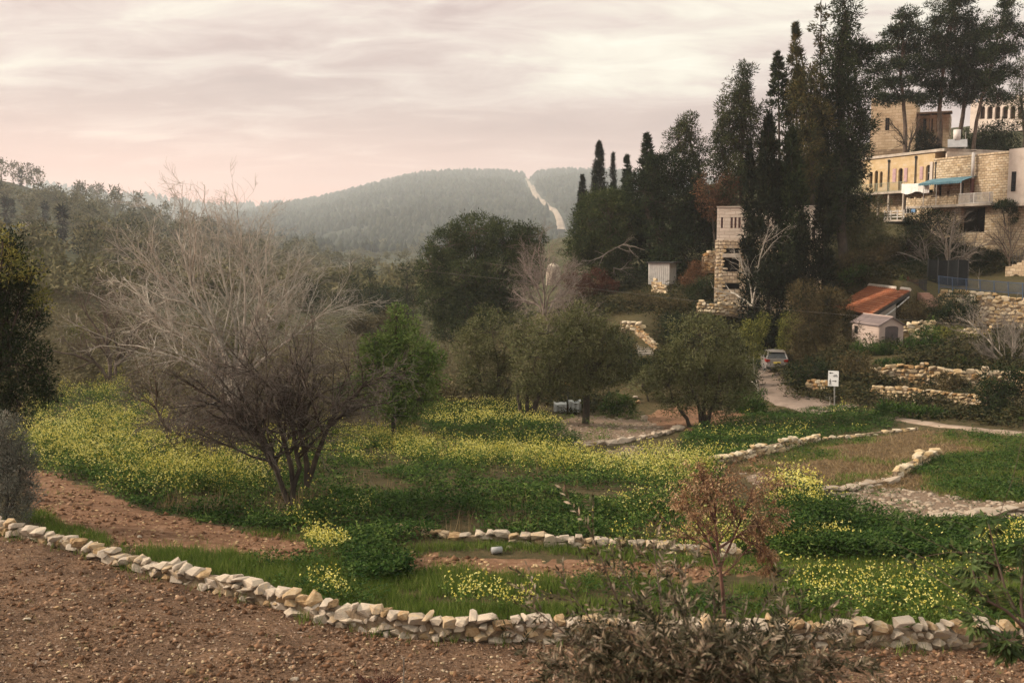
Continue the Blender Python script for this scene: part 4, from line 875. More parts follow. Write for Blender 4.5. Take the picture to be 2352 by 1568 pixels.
def small_houses():
    # lean-to with orange tiles
    TR, TL, BR = at(2090, 668, 82), at(1998, 657, 90), at(1999, 724, 79); BL = TL+BR-TR
    root = empty('tiled_lean_to', (BR+TL)/2-np.array((0, 0, 2.5)), 'small lean-to house with sloping orange tiled roof', 'house')
    M_t = mottled('orange_clay_tile', [(.17, .048, .022), (.27, .085, .038), (.34, .125, .06), (.29, .14, .09)], 1.6, .75, .2, 14, objrand=.4, coord='World')
    n = unit(np.cross(TR-TL, BL-TL)); n = n if n[2] > 0 else -n; rows, cols = 13, 20; tm = {}
    m = MB(); m.hexa([BL-n*.12, BR-n*.12, TR-n*.12, TL-n*.12, BL-n*.02, BR-n*.02, TR-n*.02, TL-n*.02]); m.build('roof_deck', M_wood, root)
    e1, e2 = (TR-TL)/cols, (BL-TL)/rows          # along the ridge, down the slope
    V = []; k = 5
    for j, lift in ((0, 0.0), (1.12, .045)):
        for i in range(k): a = i/(k-1); V.append(e1*a*1.04+e2*j+n*(.02+lift+.09*math.sin(a*math.pi)))
    for j, lift in ((0, -.03), (1.12, .015)):
        for i in range(k): a = i/(k-1); V.append(e1*a*1.04+e2*j+n*(.02+lift+.09*math.sin(a*math.pi)))
    F = [(i, i+1, k+i+1, k+i) for i in range(k-1)]+[(2*k+i, 3*k+i, 3*k+i+1, 2*k+i+1) for i in range(k-1)]+[(k+i, k+i+1, 3*k+i+1, 3*k+i) for i in range(k-1)]
    me = np_mesh('roof_tile', np.array(V), np.array(F)); me.materials.append(M_t); b = parent_base(root)
    for r in range(rows):
        for c in range(cols): q = TL+e1*c+e2*r; o = link('roof_tile', me, None, root, q-b)
    m = MB(); m.tube([TL+n*.1, TR+n*.1], .16, n=8); m.build('ridge_coping', M_whitewall, root)
    d = np.array((0, 0, 1.0)); m = MB(); w = .22; vi = unit(TL-TR)*w; m.hexa([BR-d*.35, TR-d*.35, TR-d*.35+vi, BR-d*.35+vi, BR-d*.08, TR-d*.08, TR-d*.08+vi, BR-d*.08+vi]); m.build('barge_board', M_iron, root)
    gz = float(ground(BR[0], BR[1])); m = MB(); wi = unit(TL-TR)*.5; pr = TR*.72+BR*.28; m.poly([BR*.9+TR*.1+wi-d*.25, pr+wi-d*.25, (pr[0]+wi[0], pr[1]+wi[1], gz-1), (BR[0]*.9+TR[0]*.1+wi[0], BR[1]*.9+TR[1]*.1+wi[1], gz-1)])
    m.build('side_wall', M_whitewall, root)
    m = MB(); m.hexa([BL+d*(gz-1-BL[2]), BR+d*(gz-1-BR[2])+wi, BR+d*(gz-1-BR[2])+wi*1.5, BL+d*(gz-1-BL[2])-wi*.2, BL-d*.2, BR-d*.2+wi, BR-d*.2+wi*1.5, BL-d*.2-wi*.2]); m.build('front_wall', M_whitewall, root)
    pipe = [TR+unit(BR-TR)*t*np.linalg.norm(BR-TR)-d*(.45+.35*math.sin(t*2.6)) for t in np.linspace(.02, 1.0, 14)]
    m = MB(); m.tube(pipe, .055, n=6); m.build('white_pipe', M_white, root)
    # terrace ledge with flower pots
    for i, (x, w, h, lab, col) in enumerate(((2004, 11, 14, 'leftmost square terracotta planter on the ledge above the tiled roof', (.32, .085, .045)), (2019, 13, 14, 'second terracotta planter from the left above the tiled roof', (.36, .11, .06)), (2038, 9, 11, 'small pale terracotta pot in the middle of the row above the tiled roof', (.42, .20, .12)), (2054, 10, 13, 'terracotta pot left of the cream jar above the tiled roof', (.38, .15, .08)), (2071, 12, 15, 'round cream jar at the right end of the pot row', (.52, .40, .28)))):
        Yp = 90-7.2*(x-1998)/92+.9; p = at(x, 662, Yp); gz_ = TL[2]+.12; p[2] = gz_; rr = px2m(w, Yp)/2; hh = px2m(h, Yp); root2 = empty('flower_pot', p, lab, 'pot', 'pots above the tiled roof')
        prof = [(.72, 0), (.9, .5), (1.0, .86), (1.12, .86), (1.12, 1.0), (.95, 1.0)] if i < 4 else [(.5, 0), (.95, .25), (1.05, .55), (.8, .85), (.6, .92), (.7, 1.0)]
        m = MB(); ns = 4 if i < 2 else 14
        for (ra, za), (rb, zb_) in zip(prof[:-1], prof[1:]):
            for j in range(ns):
                a0, a1 = 2*math.pi*(j+.5)/ns, 2*math.pi*(j+1.5)/ns
                m.poly([(p[0]+rr*ra*math.cos(a0), p[1]+rr*ra*math.sin(a0), p[2]+hh*za), (p[0]+rr*ra*math.cos(a1), p[1]+rr*ra*math.sin(a1), p[2]+hh*za), (p[0]+rr*rb*math.cos(a1), p[1]+rr*rb*math.sin(a1), p[2]+hh*zb_), (p[0]+rr*rb*math.cos(a0), p[1]+rr*rb*math.sin(a0), p[2]+hh*zb_)])
        m.build('pot', mottled('pot_clay', [tuple(.75*c for c in col), col], 4, .85, .2), root2); m = MB(); m.disc(p+np.array((0, 0, hh*.9)), (0, 0, 1), rr*.95, .03, ns if ns > 4 else 10); m.build('soil', M_core, root2)
        C = p+np.array((0, 0, hh+.12))+rng.normal(0, .1, (7, 3)); V, F, rn = clumps_to_leaves(C, .16, 12, .14, .05); link('plant', np_mesh('plant', V-p, F, rnd=rn), FOL['green'], root2)
    m = MB(); a, b_ = TL+unit(TL-TR)*.4, TR; off = np.array((.25, 1.2, 0)); m.hexa([a+d*-2, b_+d*-2, b_+off+d*-2, a+off+d*-2, a+d*.1+off*.25, b_+d*.1+off*.25, b_+off+d*.1, a+off+d*.1]); tag(m.build('ledge_wall', M_conc), 'concrete ledge carrying the flower pots above the tiled roof', 'wall')
    # beige garden shed
    C0 = at(2018, 796, 75); ud = np.array((.97, .24)); sd = np.array((-.24, .97)); zb = C0[2]; H = 1.62; Wd, Ln = 2.1, 3.6
    g = lambda a, b, z: np.array((C0[0]+ud[0]*a+sd[0]*b, C0[1]+ud[1]*a+sd[1]*b, zb+z)); M_sh = mottled('beige_resin_panel', [(.37, .285, .25), (.43, .34, .30), (.47, .375, .335)], .7, .6, .1)
    M_ro = mottled('grey_brown_resin_roof', [(.13, .10, .10), (.17, .135, .135), (.21, .17, .17)], 1, .6, .15)
    root = empty('garden_shed', C0, 'small beige resin garden shed with grey gabled roof', 'shed')
    m = MB(); m.hexa([g(0, 0, -.6), g(Wd, 0, -.6), g(Wd, Ln, -.6), g(0, Ln, -.6), g(0, 0, H), g(Wd, 0, H), g(Wd, Ln, H), g(0, Ln, H)]); m.poly([g(0, 0, H), g(Wd, 0, H), g(Wd/2, 0, H+.55)]); m.poly([g(0, Ln, H), g(Wd/2, Ln, H+.55), g(Wd, Ln, H)]); m.build('wall', M_sh, root)
    for z in np.arange(.12, H-.05, .2):
        m = MB(); a = np.array((-.012)); m.hexa([g(-.03, .1, z), g(0, .1, z), g(0, Ln-.1, z), g(-.03, Ln-.1, z), g(-.008, .1, z+.17), g(0, .1, z+.17), g(0, Ln-.1, z+.17), g(-.008, Ln-.1, z+.17)]); m.build('side_plank', M_sh, root)
    for s0, s1 in ((-.14, Wd/2), (Wd+.14, Wd/2)):
        m = MB(); za = H-.08; m.hexa([g(s0, -.15, za), g(s1, -.15, H+.55), g(s1, Ln+.1, H+.55), g(s0, Ln+.1, za), g(s0, -.15, za+.06), g(s1, -.15, H+.62), g(s1, Ln+.1, H+.62), g(s0, Ln+.1, za+.06)]); m.build('roof_panel', M_ro, root)
    m = MB(); pts = [g(.5, -.03, 0), g(1.62, -.03, 0), g(1.62, -.03, 1.42)]+[g(1.06+.56*math.cos(t), -.03, 1.42+.13*math.sin(t)) for t in np.linspace(.3, math.pi-.3, 7)]+[g(.5, -.03, 1.42)]; m.poly(pts)
    dr = m.build('door', mottled('dark_resin_door', [(.075, .06, .06), (.11, .09, .09)], 2, .6, .1), root); m = MB(); m.box(g(1.1, -.06, .8), (.02, .03, .1), math.atan2(ud[1], ud[0])); m.build('handle', M_iron, dr)
    m = MB(); m.hexa([g(-.05, 2.75, .75), g(-.04, 2.75, .75), g(-.04, 3.2, .75), g(-.05, 3.2, .75), g(-.05, 2.75, 1.35), g(-.04, 2.75, 1.35), g(-.04, 3.2, 1.35), g(-.05, 3.2, 1.35)]); m.build('window', M_glass, root)
    m = MB(); m.tube([g(Wd/2, -.16, H+.63), g(Wd/2, Ln+.12, H+.63)], .05, n=6); m.build('ridge_strip', M_sh, root)
    # white metal shed with dark flat roof, far garden
    fr = Frame(at(1489, 625, 100), at(1538, 625, 99)); z0, z1 = fr.px(1510, 642)[1]-.5, fr.px(1510, 604)[1]; root = empty('white_metal_shed', fr.p(1, 0, z0), 'white corrugated metal shed under the dark conifers', 'shed')
    m = MB(); fr.box(m, 0, fr.len, -2.2, -.03, z0, z1); m.build('body', M_white, root)
    for u in np.arange(.06, fr.len-.05, .2): m = MB(); fr.box(m, u, u+.1, -.029, .02, z0, z1-.05); m.build('wall_rib', M_white, root)
    m = MB(); fr.box(m, -.15, fr.len+.5, -2.4, .2, z1+.003, z1+.1); m.build('roof', M_iron, root)
    # cream domed tank among the bare branches
    c = at(1271, 640, 97); root = empty('domed_water_tank', c, 'cream domed water tank behind bare branches', 'tank'); r = px2m(17, 97); h = px2m(35, 97)
    m = MB(); prof = [(1, -.4), (1, .45), (.96, .62), (.82, .8), (.55, .93), (.2, 1.0)]
    for (ra, za), (rb, zb_) in zip(prof[:-1], prof[1:]):
        for j in range(18):
            a0, a1 = 2*math.pi*j/18, 2*math.pi*(j+1)/18; m.poly([(c[0]+r*ra*math.cos(a0), c[1]+r*ra*math.sin(a0), c[2]+h*za), (c[0]+r*ra*math.cos(a1), c[1]+r*ra*math.sin(a1), c[2]+h*za), (c[0]+r*rb*math.cos(a1), c[1]+r*rb*math.sin(a1), c[2]+h*zb_), (c[0]+r*rb*math.cos(a0), c[1]+r*rb*math.sin(a0), c[2]+h*zb_)])
    m.build('tank_shell', mottled('stained_cream_plaster', [(.26, .22, .175), (.40, .35, .285), (.48, .43, .36)], 1.3, .9, .3, 12), root, True); m = MB(); m.disc(c+np.array((0, 0, h)), (0, 0, 1), r*.22, .12, 10); m.build('lid', M_conc, root)
    for x, y, Y, w, h, lab in ((197, 549, 300, 26, 13, 'small white house half hidden on the left hillside'), (62, 520, 330, 18, 9, 'tiny pale house between trees at the far left hillside')):
        c = at(x, y, Y); hw = px2m(w, Y)/2; hh = px2m(h, Y); c[2] = max(c[2], ground(c[0], c[1])+.2); root = empty('hillside_house', c-np.array((0, 0, .5)), lab, 'house')
        m = MB(); m.box(c+np.array((0, 0, hh*.35)), (hw, hw*.8, hh*.65), .3); m.build('wall', M_whitewall, root); m = MB(); m.box(c+np.array((0, 0, hh*1.06)), (hw*1.08, hw*.9, hh*.06), .3); m.build('roof', M_conc, root)
        for k in (-.5, .1, .6):
            m = MB(); q = c+np.array((math.cos(.3)*hw*k+math.sin(.3)*hw*.8, math.sin(.3)*hw*k-math.cos(.3)*hw*.8, hh*.45)); m.box(q, (hw*.12, .06, hh*.2), .3); m.build('window', M_glass, root)
small_houses()
# ------------------------------------------------------------------ walls of the garden terraces
def P3(pts): return [at(x, y, Y) for x, y, Y in pts]
NEARW = on_ground([(-60, 1205), (20, 1228), (130, 1252), (250, 1288), (370, 1325), (480, 1352), (640, 1395), (800, 1440), (950, 1462), (1120, 1470), (1300, 1472), (1500, 1475), (1750, 1478), (2000, 1480), (2270, 1484), (2420, 1490)])
stone_wall('dry_stone_wall', 'long low dry stone wall of pale boulders along the foreground soil', 'wall', NEARW, [.22, .25, .27, .3, .33, .36, .4, .43, .44, .46, .45, .43, .42, .4, .36, .34], M_pale, (.13, .40), .5, .165, limit=300, loose=700, top_jit=.08)
stone_wall('stone_row', 'broken row of pale stones behind the earth track', 'wall', on_ground([(905, 1218), (980, 1228), (1060, 1240), (1160, 1246), (1230, 1252), (1362, 1258), (1486, 1270), (1600, 1278), (1690, 1284)]), [.18, .2, .14, .28, .3, .26, .24, .24, .2], M_pale, (.2, .42), .42, .17, limit=120, loose=120, miss=.1)
stone_wall('kerb_of_pale_rock', 'curving pale rock kerb below the olive trees', 'wall', on_ground([(1300, 1028), (1324, 1026), (1408, 1020), (1483, 1008), (1530, 996), (1560, 986)]), .2, mottled('white_limestone', [(.26, .205, .155), (.36, .29, .225), (.44, .365, .295)], 2.2, .9, .5, 9, objrand=.5), (.35, .8), .55, .2, limit=60, loose=60)
M_wl = bpy.data.materials['white_limestone']
stone_wall('verge_wall', 'low stone edging climbing right between two green terraces', 'wall', on_ground([(1618, 1068), (1660, 1064), (1734, 1048), (1804, 1032), (1880, 1014)]), [.25, .3, .42, .45, .3], M_cream, (.22, .5), .45, .19, limit=140, loose=80)
stone_wall('verge_edging', 'thin line of stones running to the footpath on the right', 'wall', on_ground([(1890, 1012), (1958, 1005), (2054, 993), (2105, 987)]), .16, M_cream, (.2, .45), .35, .16, limit=60, miss=.2)
stone_wall('short_stone_spur', 'short stone spur leaning right in the dry grass', 'wall', on_ground([(2055, 1096), (2085, 1084), (2115, 1067), (2146, 1052)]), [.25, .38, .42, .3], M_cream, (.25, .5), .45, .19, limit=70, loose=40)
stone_wall('rock_ledge', 'pale flat rock ledge beside the gravel on the right', 'wall', on_ground([(1772, 1128), (1860, 1130), (1942, 1128), (1996, 1115), (2060, 1107)]), .14, M_wl, (.4, .9), .6, .16, limit=60, miss=.12, loose=120)
stone_wall('rock_ledge', 'white rock ledge at the right edge below the gravel', 'wall', on_ground([(2105, 1202), (2180, 1197), (2252, 1186), (2352, 1170), (2420, 1160)]), .2, M_wl, (.4, 1.0), .7, .2, limit=60, loose=120)
stone_wall('terrace_wall', 'lower ochre terrace wall above the footpath', 'wall', P3(WALLS['lower']), [1.0, 1.05, 1.05, .98, .9], M_ochre, (.24, .46), .5, .21, limit=300, loose=60, zoff=-.05)
stone_wall('terrace_wall', 'upper ochre terrace wall, tallest in the middle, below the shed', 'wall', P3(WALLS['upper']), [.6, 1.1, 1.4, 1.55, 1.45, 1.35, 1.2], M_ochre, (.26, .52), .5, .24, limit=300, zoff=-.05)
stone_wall('wall_stub', 'broken ochre wall stub beside the direction sign', 'wall', P3(WALLS['road']), [.75, 1.0, .9], M_ochre, (.26, .5), .5, .24, limit=80)
stone_wall('yard_wall', 'tall cream block wall under the blue fence', 'wall', P3(WALLS['yard']), [2.9, 2.9, 2.85, 2.8, 2.8], M_cream, (.34, .66), .5, .30, limit=300, zoff=-.15)
stone_wall('shed_side_wall', 'coursed stone wall right of the beige shed', 'wall', P3(WALLS['shed']), [2.05, 2.0, 1.9], M_cream, (.34, .62), .5, .29, limit=120)
stone_wall('broken_garden_wall', 'broken run of stones among weeds below the tall block wall', 'wall', P3([(2195, 775, 76), (2235, 776, 75.5), (2275, 778, 75)]), [.8, .7, .8], M_cream, (.3, .6), .5, .26, limit=60, miss=.2)
stone_wall('garden_wall', 'stone garden wall above the pale steps', 'wall', P3([(1424, 757, 80.5), (1450, 758, 80.2), (1474, 760, 80)]), [.8, .75, .7], M_cream, (.3, .6), .45, .25, limit=60)
stone_wall('stair_side_wall', 'sloping ochre stone parapet beside the garden steps', 'wall', P3([(1460, 770, 79.5), (1480, 782, 78.5), (1500, 800, 77.2), (1508, 806, 76.8)]), [.7, .7, .65, .5], M_ochre, (.26, .5), .4, .22, limit=60)
stone_wall('far_garden_wall', 'tilted ochre wall piece below the white metal shed', 'wall', P3([(1497, 668, 97), (1515, 674, 96), (1530, 680, 95)]), [1.1, 1.1, 1.0], M_cream, (.3, .6), .45, .26, limit=50)
stone_wall('hilltop_garden_wall', 'pale ruined garden wall left of the tower house', 'wall', P3([(1612, 622, 96), (1630, 622, 96), (1644, 622, 96)]), [1.6, 1.9, 1.8], M_ochre, (.3, .6), .45, .28, limit=60)
def steps(name, label, cat, x0, x1, ytop, ybot, Y0, Y1, n, mat):
    a0, a1 = at(x0, ybot, Y0), at(x1, ybot, Y0); t0 = at(x0, ytop, Y1); root = empty(name, (a0+a1)/2, label, cat); rise = (t0[2]-a0[2])/n; run = (Y1-Y0)/n
    for i in range(n): m = MB(); m.box(((a0[0]+a1[0])/2+.05*(i % 2), Y0+run*(i+.6), a0[2]+rise*(i+.5)-.25), ((a1[0]-a0[0])/2*(1-.02*i), run*.62, rise*.5+.25)); m.build('step', mat, root)
steps('garden_steps', 'flight of pale stone garden steps between the olive tree and round tree', 'stairs', 1466, 1501, 788, 814, 76, 78.4, 6, M_conc)
steps('brick_steps', 'pinkish steps at the left end of the block wall', 'stairs', 2126, 2153, 672, 691, 82.4, 84.2, 5, mottled('pink_brick', [(.28, .16, .12), (.36, .22, .17)], 3, .9, .3))
def yard():
    # blue fence on the yard wall
    M_bf = mottled('blue_fence_paint', [(.045, .075, .13), (.075, .115, .19)], 3, .6, .1); base = P3([(2156, 661, 83.0), (2200, 664, 82.2), (2270, 671, 81.2), (2352, 677, 79.6), (2430, 684, 78)]); tops = P3([(2156, 634, 83.0), (2200, 639, 82.2), (2270, 645, 81.2), (2352, 651, 79.6), (2430, 657, 78)])
    root = empty('blue_fence', base[1], 'thin blue metal railing on top of the tall block wall', 'fence'); B, T = resample(base, 60), resample(tops, 60); m = MB(); m.tube(T, .03, n=5); m.build('top_rail', M_bf, root); m = MB(); m.tube(B+np.array((0, 0, .1)), .025, n=5); m.build('bottom_rail', M_bf, root)
    b2, t2 = resample(base, 110), resample(tops, 110); m = MB()
    for p, q in zip(b2, t2): m.tube([p, q], .014, n=4)
    m.build('bars', M_bf, root, kind='stuff')
    for i in range(0, 60, 7):
        m = MB(); m.tube([B[i]+np.array((0, -.06, -.45)), B[i]+np.array((0, -.06, 0)), T[i]+np.array((0, 0, .05))], .045, n=5); m.build('post', M_bf, root)
    # black shade netting
    fr = Frame(at(2130, 640, 89), at(2223, 640, 88)); root = empty('shade_screen', fr.p(1, 0, fr.px(2140, 650)[1]), 'black shade-net screen standing behind the blue railing', 'screen'); z0, z1 = fr.px(2140, 655)[1], fr.px(2140, 596)[1]; m = MB(); n = 24
    for i in range(n):
        a, b = fr.len*i/n, fr.len*(i+1)/n; w = lambda u: .05*math.sin(u*3.1); q = []
        for z in (z0, z1-.08*math.sin(a*1.3)**2): q += [fr.p(a, w(a)+.01, z), fr.p(b, w(b)+.01, z), fr.p(b, w(b), z), fr.p(a, w(a), z)]
        m.hexa(q)
    m.build('netting', mottled('black_net', [(.006, .008, .009), (.014, .017, .018)], 6, .9, .2), root)
    for u in np.linspace(0, fr.len, 5): m = MB(); m.tube([fr.p(u, .1, z0-.6), fr.p(u, .1, z1+.12)], .04, n=6); m.build('post', M_iron, root)
    fr = Frame(at(2085, 655, 86), at(2129, 655, 86)); z0, z1 = fr.px(2100, 672)[1], fr.px(2100, 641)[1]; root = empty('slatted_gate', fr.p(1, 0, z0), 'dark slatted gate panel with reddish post right of the flower pots', 'gate')
    for i, u in enumerate(np.arange(.12, fr.len, .14)): m = MB(); fr.box(m, u, u+.1, -.02, .02, z0, z1-.05*(i % 2)); m.build('slat', M_wood if i < 6 else M_iron, root)
    m = MB(); fr.box(m, -.1, .06, -.08, .08, z0-.4, z1+.25); m.build('post', mottled('red_brown_post', [(.12, .045, .035), (.17, .075, .06)], 3, .8, .2), root); m = MB(); fr.box(m, 0, fr.len, .022, .06, z1-.35, z1-.25); fr.box(m, 0, fr.len, .022, .06, z0+.2, z0+.3); m.build('rail', M_iron, root)
    # arched stone stair at the right edge
    fr = Frame(at(2308, 640, 90), at(2420, 640, 87)); z0, z1 = fr.px(2310, 668)[1], fr.px(2310, 612)[1]; M_ = masonry('stair_stone', fr.u, [(.30, .22, .14), (.45, .35, .24), (.55, .45, .33)], (.2, .15, .1), .5, .26, .02); root = empty('arched_stone_stair', fr.p(0, 0, z0), 'arched stone outside stair with iron railing at the right edge', 'stairs')
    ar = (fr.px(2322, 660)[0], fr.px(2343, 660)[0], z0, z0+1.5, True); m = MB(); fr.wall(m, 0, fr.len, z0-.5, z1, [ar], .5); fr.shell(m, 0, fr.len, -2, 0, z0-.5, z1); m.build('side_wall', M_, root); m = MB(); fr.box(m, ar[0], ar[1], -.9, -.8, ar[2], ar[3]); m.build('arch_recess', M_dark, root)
    for i in range(7): m = MB(); fr.box(m, .5+i*.42, fr.len, -1.6, -.1, z1+.003+i*.19, z1+.19+i*.19); m.build('step', M_, root)
    m = MB()
    for i in range(12): u = .6+i*.28; fr.box(m, u-.02, u+.02, -.06, -.02, z1+.2+i*.125, z1+1.15+i*.125)
    m.build('railing', M_iron, root)
    c = at(2247, 664, 86.5); m = MB(); m.tube([at(2281, 668, 84), at(2283, 628, 84)], .03, n=5); 
    # young bare sapling stake in the yard
    m2 = empty('garden_stake', at(2250, 668, 85.5), 'thin bare sapling stake behind the blue railing', 'stake'); m = MB(); m.tube(P3([(2249, 668, 85.5), (2248, 640, 85.5), (2250, 616, 85.5)]), .035, .015, n=5); m.tube(P3([(2248, 640, 85.5), (2241, 628, 85.5)]), .015, .008, n=4); m.tube(P3([(2249, 632, 85.5), (2257, 622, 85.5)]), .015, .008, n=4); m.build('stem', bark('grey'), m2)
yard()

# ------------------------------------------------------------------ sign, car, small things
def direction_sign():
    Y = 62.0; foot = at(1917.5, 938, Y); foot[2] = ground(foot[0], foot[1]); fr = Frame(at(1901.8, 870, Y), at(1926.2, 870, Y-.25)); X = fr.px
    root = empty('direction_sign', foot, 'white direction sign with arrows, bicycle and walker on a grey post', 'sign'); M_b = plain('black_sign_ink', (.012, .012, .013), .6)
    z0, z1 = X(1914, 886.5)[1], X(1914, 851.5)[1]; m = MB(); fr.box(m, 0, fr.len, -.03, 0, z0, z1); pn = m.build('panel', plain('white_sign_sheet', (.70, .71, .72), .5, bump=0), root)
    m = MB(); m.tube([foot-np.array((0, 0, .3)), fr.p(fr.len*.62, -.07, z0-.02), fr.p(fr.len*.55, -.07, z1-.1)], .045, n=8); m.build('post', plain('galvanised_post', (.22, .22, .21), .5), root)
    W_, H = fr.len, z1-z0; q = lambda a, b: fr.p(a*W_, .004, z0+b*H)
    def arrow(x0, x1, yy):
        m = MB(); s = 1 if x1 > x0 else -1; m.poly([q(x0, yy-.022), q(x1-s*.16, yy-.022), q(x1-s*.16, yy+.022), q(x0, yy+.022)]); m.poly([q(x1-s*.18, yy-.06), q(x1, yy), q(x1-s*.18, yy+.06)]); m.build('arrow', M_b, pn)
    arrow(.48, .07, .85); arrow(.42, .86, .33)
    m = MB(); L_ = lambda a, b, w=.012: m.tube([fr.p(a[0]*W_, .008, z0+a[1]*H), fr.p(b[0]*W_, .008, z0+b[1]*H)], w*W_, n=4)
    for cx in (.56, .82):
        pts = [(cx+.085*math.cos(t), .66+.085*W_/H*math.sin(t)) for t in np.linspace(0, 2*math.pi, 15)]
        for a, b in zip(pts[:-1], pts[1:]): L_(a, b, .008)
    for a, b in (((.56, .66), (.63, .74)), ((.63, .74), (.78, .74)), ((.78, .74), (.68, .655)), ((.68, .655), (.63, .74)), ((.68, .655), (.56, .66)), ((.82, .66), (.77, .77)), ((.77, .77), (.73, .775)), ((.63, .74), (.62, .765))): L_(a, b, .009)
    m.build('bicycle_symbol', M_b, pn)
    m = MB(); m.disc(fr.p(.22*W_, .006, z0+.43*H), (*fr.n, 0), .035*W_*1.3, .006, 12); L_((.2, .385), (.21, .26), .03); L_((.21, .36), (.3, .30), .016); L_((.2, .37), (.13, .29), .016); L_((.21, .26), (.28, .15), .02); L_((.28, .15), (.29, .06), .016); L_((.2, .26), (.17, .15), .02); L_((.17, .15), (.1, .06), .016); m.build('walker_symbol', M_b, pn)
direction_sign()
def car():
    g = hit1(1784, 856); h = math.radians(-7); c, s = math.cos(h), math.sin(h); root = empty('parked_car', g, 'silver hatchback parked on the lane, half hidden by shrubs', 'car')
    # local: x right, y forward, z up; the rear is at y = 0
    T = lambda x, y, z: np.array((g[0]+x*c-(y-0)*s, g[1]+x*s+y*c, g[2]+z+.06)); M_p = mottled('silver_car_paint', [(.30, .27, .26), (.36, .33, .32)], 1, .32, 0, spec=.6, metal=.35)
    sec = [(-.02, .70, .30, .98, .80), (.25, .84, .22, 1.02, .84), (1.2, .87, .20, 1.0, .86), (2.8, .87, .20, .98, .84), (3.6, .82, .24, .86, .78), (4.0, .66, .34, .70, .62)]
    m = MB(); rings = []
    for y, w, zb, zt, wt in sec: rings.append([T(-w, y, zb), T(-w*1.02, y, (zb+zt)*.5), T(-wt, y, zt), T(0, y, zt+.03), T(wt, y, zt), T(w*1.02, y, (zb+zt)*.5), T(w, y, zb), T(0, y, zb-.02)])
    for a, b in zip(rings[:-1], rings[1:]):
        for j in range(8): m.poly([a[j], a[(j+1) % 8], b[(j+1) % 8], b[j]])
    m.poly(rings[0][::-1]); m.poly(rings[-1]); m.build('body', M_p, root)
    cab = [(.06, .80, 1.0, .66, 1.02), (.30, .82, 1.0, .64, 1.46), (1.4, .84, 1.0, .66, 1.52), (2.2, .84, .98, .62, 1.44), (3.05, .80, .97, .70, .98)]; m = MB(); gl = MB(); rr = []
    for y, w, z0, wt, z1 in cab: rr.append((T(-w, y, z0), T(-wt, y, z1), T(wt, y, z1), T(w, y, z0)))
    rf = []
    for (y, w, z0, wt, z1) in cab[1:4]: rf.append((T(-wt, y, z1), T(0, y, z1+.05), T(wt, y, z1)))
    for a, b in zip(rf[:-1], rf[1:]):
        for j in range(2): m.poly([a[j], a[j+1], b[j+1], b[j]])
    for x in (-1, 1):
        for y0, z0, w0, y1, z1, w1, t in ((.02, 1.0, .80, .30, 1.46, .645, .09), (1.4, 1.0, .85, 1.4, 1.51, .665, .06), (3.05, .97, .80, 2.2, 1.44, .625, .06)):
            m.hexa([T(x*w0, y0, z0), T(x*(w0-.1), y0, z0), T(x*(w0-.1), y0+t+.12, z0), T(x*w0, y0+t+.12, z0), T(x*w1, y1, z1), T(x*(w1-.1), y1, z1), T(x*(w1-.1), y1+t, z1), T(x*w1, y1+t, z1)])
    m.hexa([T(-.62, .2, 1.44), T(.62, .2, 1.44), T(.62, .42, 1.5), T(-.62, .42, 1.5), T(-.6, .14, 1.48), T(.6, .14, 1.48), T(.62, .42, 1.53), T(-.62, .42, 1.53)]); m.build('roof', M_p, root)
    gl.poly([T(-.76, .05, 1.01), T(.76, .05, 1.01), T(.62, .30, 1.45), T(-.62, .30, 1.45)]); gl.build('rear_window', M_glass, root)
    for x in (-1, 1): gl = MB(); gl.poly([T(x*.81, .12, 1.0), T(x*.83, 2.95, .98), T(x*.625, 2.2, 1.43), T(x*.65, 1.4, 1.5), T(x*.635, .34, 1.45)]); gl.build('side_window', M_glass, root)
    gl = MB(); gl.poly([T(-.78, 3.03, .985), T(.78, 3.03, .985), T(.61, 2.22, 1.43), T(-.61, 2.22, 1.43)]); gl.build('windscreen', M_glass, root)
    M_r = mottled('red_lamp_glass', [(.22, .012, .010), (.32, .03, .02)], 5, .2, 0, spec=.6)
    for x in (-1, 1): m = MB(); m.hexa([T(x*.80, -.05, .74), T(x*.50, -.06, .80), T(x*.50, .02, .80), T(x*.86, .35, .78), T(x*.80, -.05, .96), T(x*.52, -.06, .93), T(x*.52, .02, .93), T(x*.86, .35, .98)]); m.build('tail_light', M_r, root)
    m = MB(); m.hexa([T(-.82, -.14, .34), T(.82, -.14, .34), T(.85, .25, .30), T(-.85, .25, .30), T(-.80, -.12, .60), T(.80, -.12, .60), T(.85, .25, .62), T(-.85, .25, .62)]); m.build('bumper', M_p, root)
    m = MB(); m.hexa([T(-.26, -.145, .66), T(.26, -.145, .66), T(.26, -.05, .66), T(-.26, -.05, .66), T(-.26, -.13, .77), T(.26, -.13, .77), T(.26, -.05, .77), T(-.26, -.05, .77)]); m.build('number_plate', plain('yellow_plate', (.55, .42, .08), .5), root)
    M_ty = plain('tyre_rubber', (.018, .018, .019), .9)
    for x in (-1, 1):
        for y in (.72, 3.25): m = MB(); m.disc(T(x*.78, y, .27), (c, s, 0), .31, .2, 20); w = m.build('wheel', M_ty, root); m = MB(); m.disc(T(x*.885, y, .27), (c, s, 0), .19, .02, 14); m.build('rim', plain('alloy', (.4, .4, .4), .3, .7), w)
    for x in (-1, 1): m = MB(); m.box(T(x*.97, 2.55, 1.02), (.1, .05, .07), h); m.build('mirror', M_p, root)
    m = MB(); m.box(T(0, -.03, .30), (.7, .12, .10), h); m.build('underside_shadow_panel', M_iron, root)  # dark panel added to stand in for the shade under the car
car()
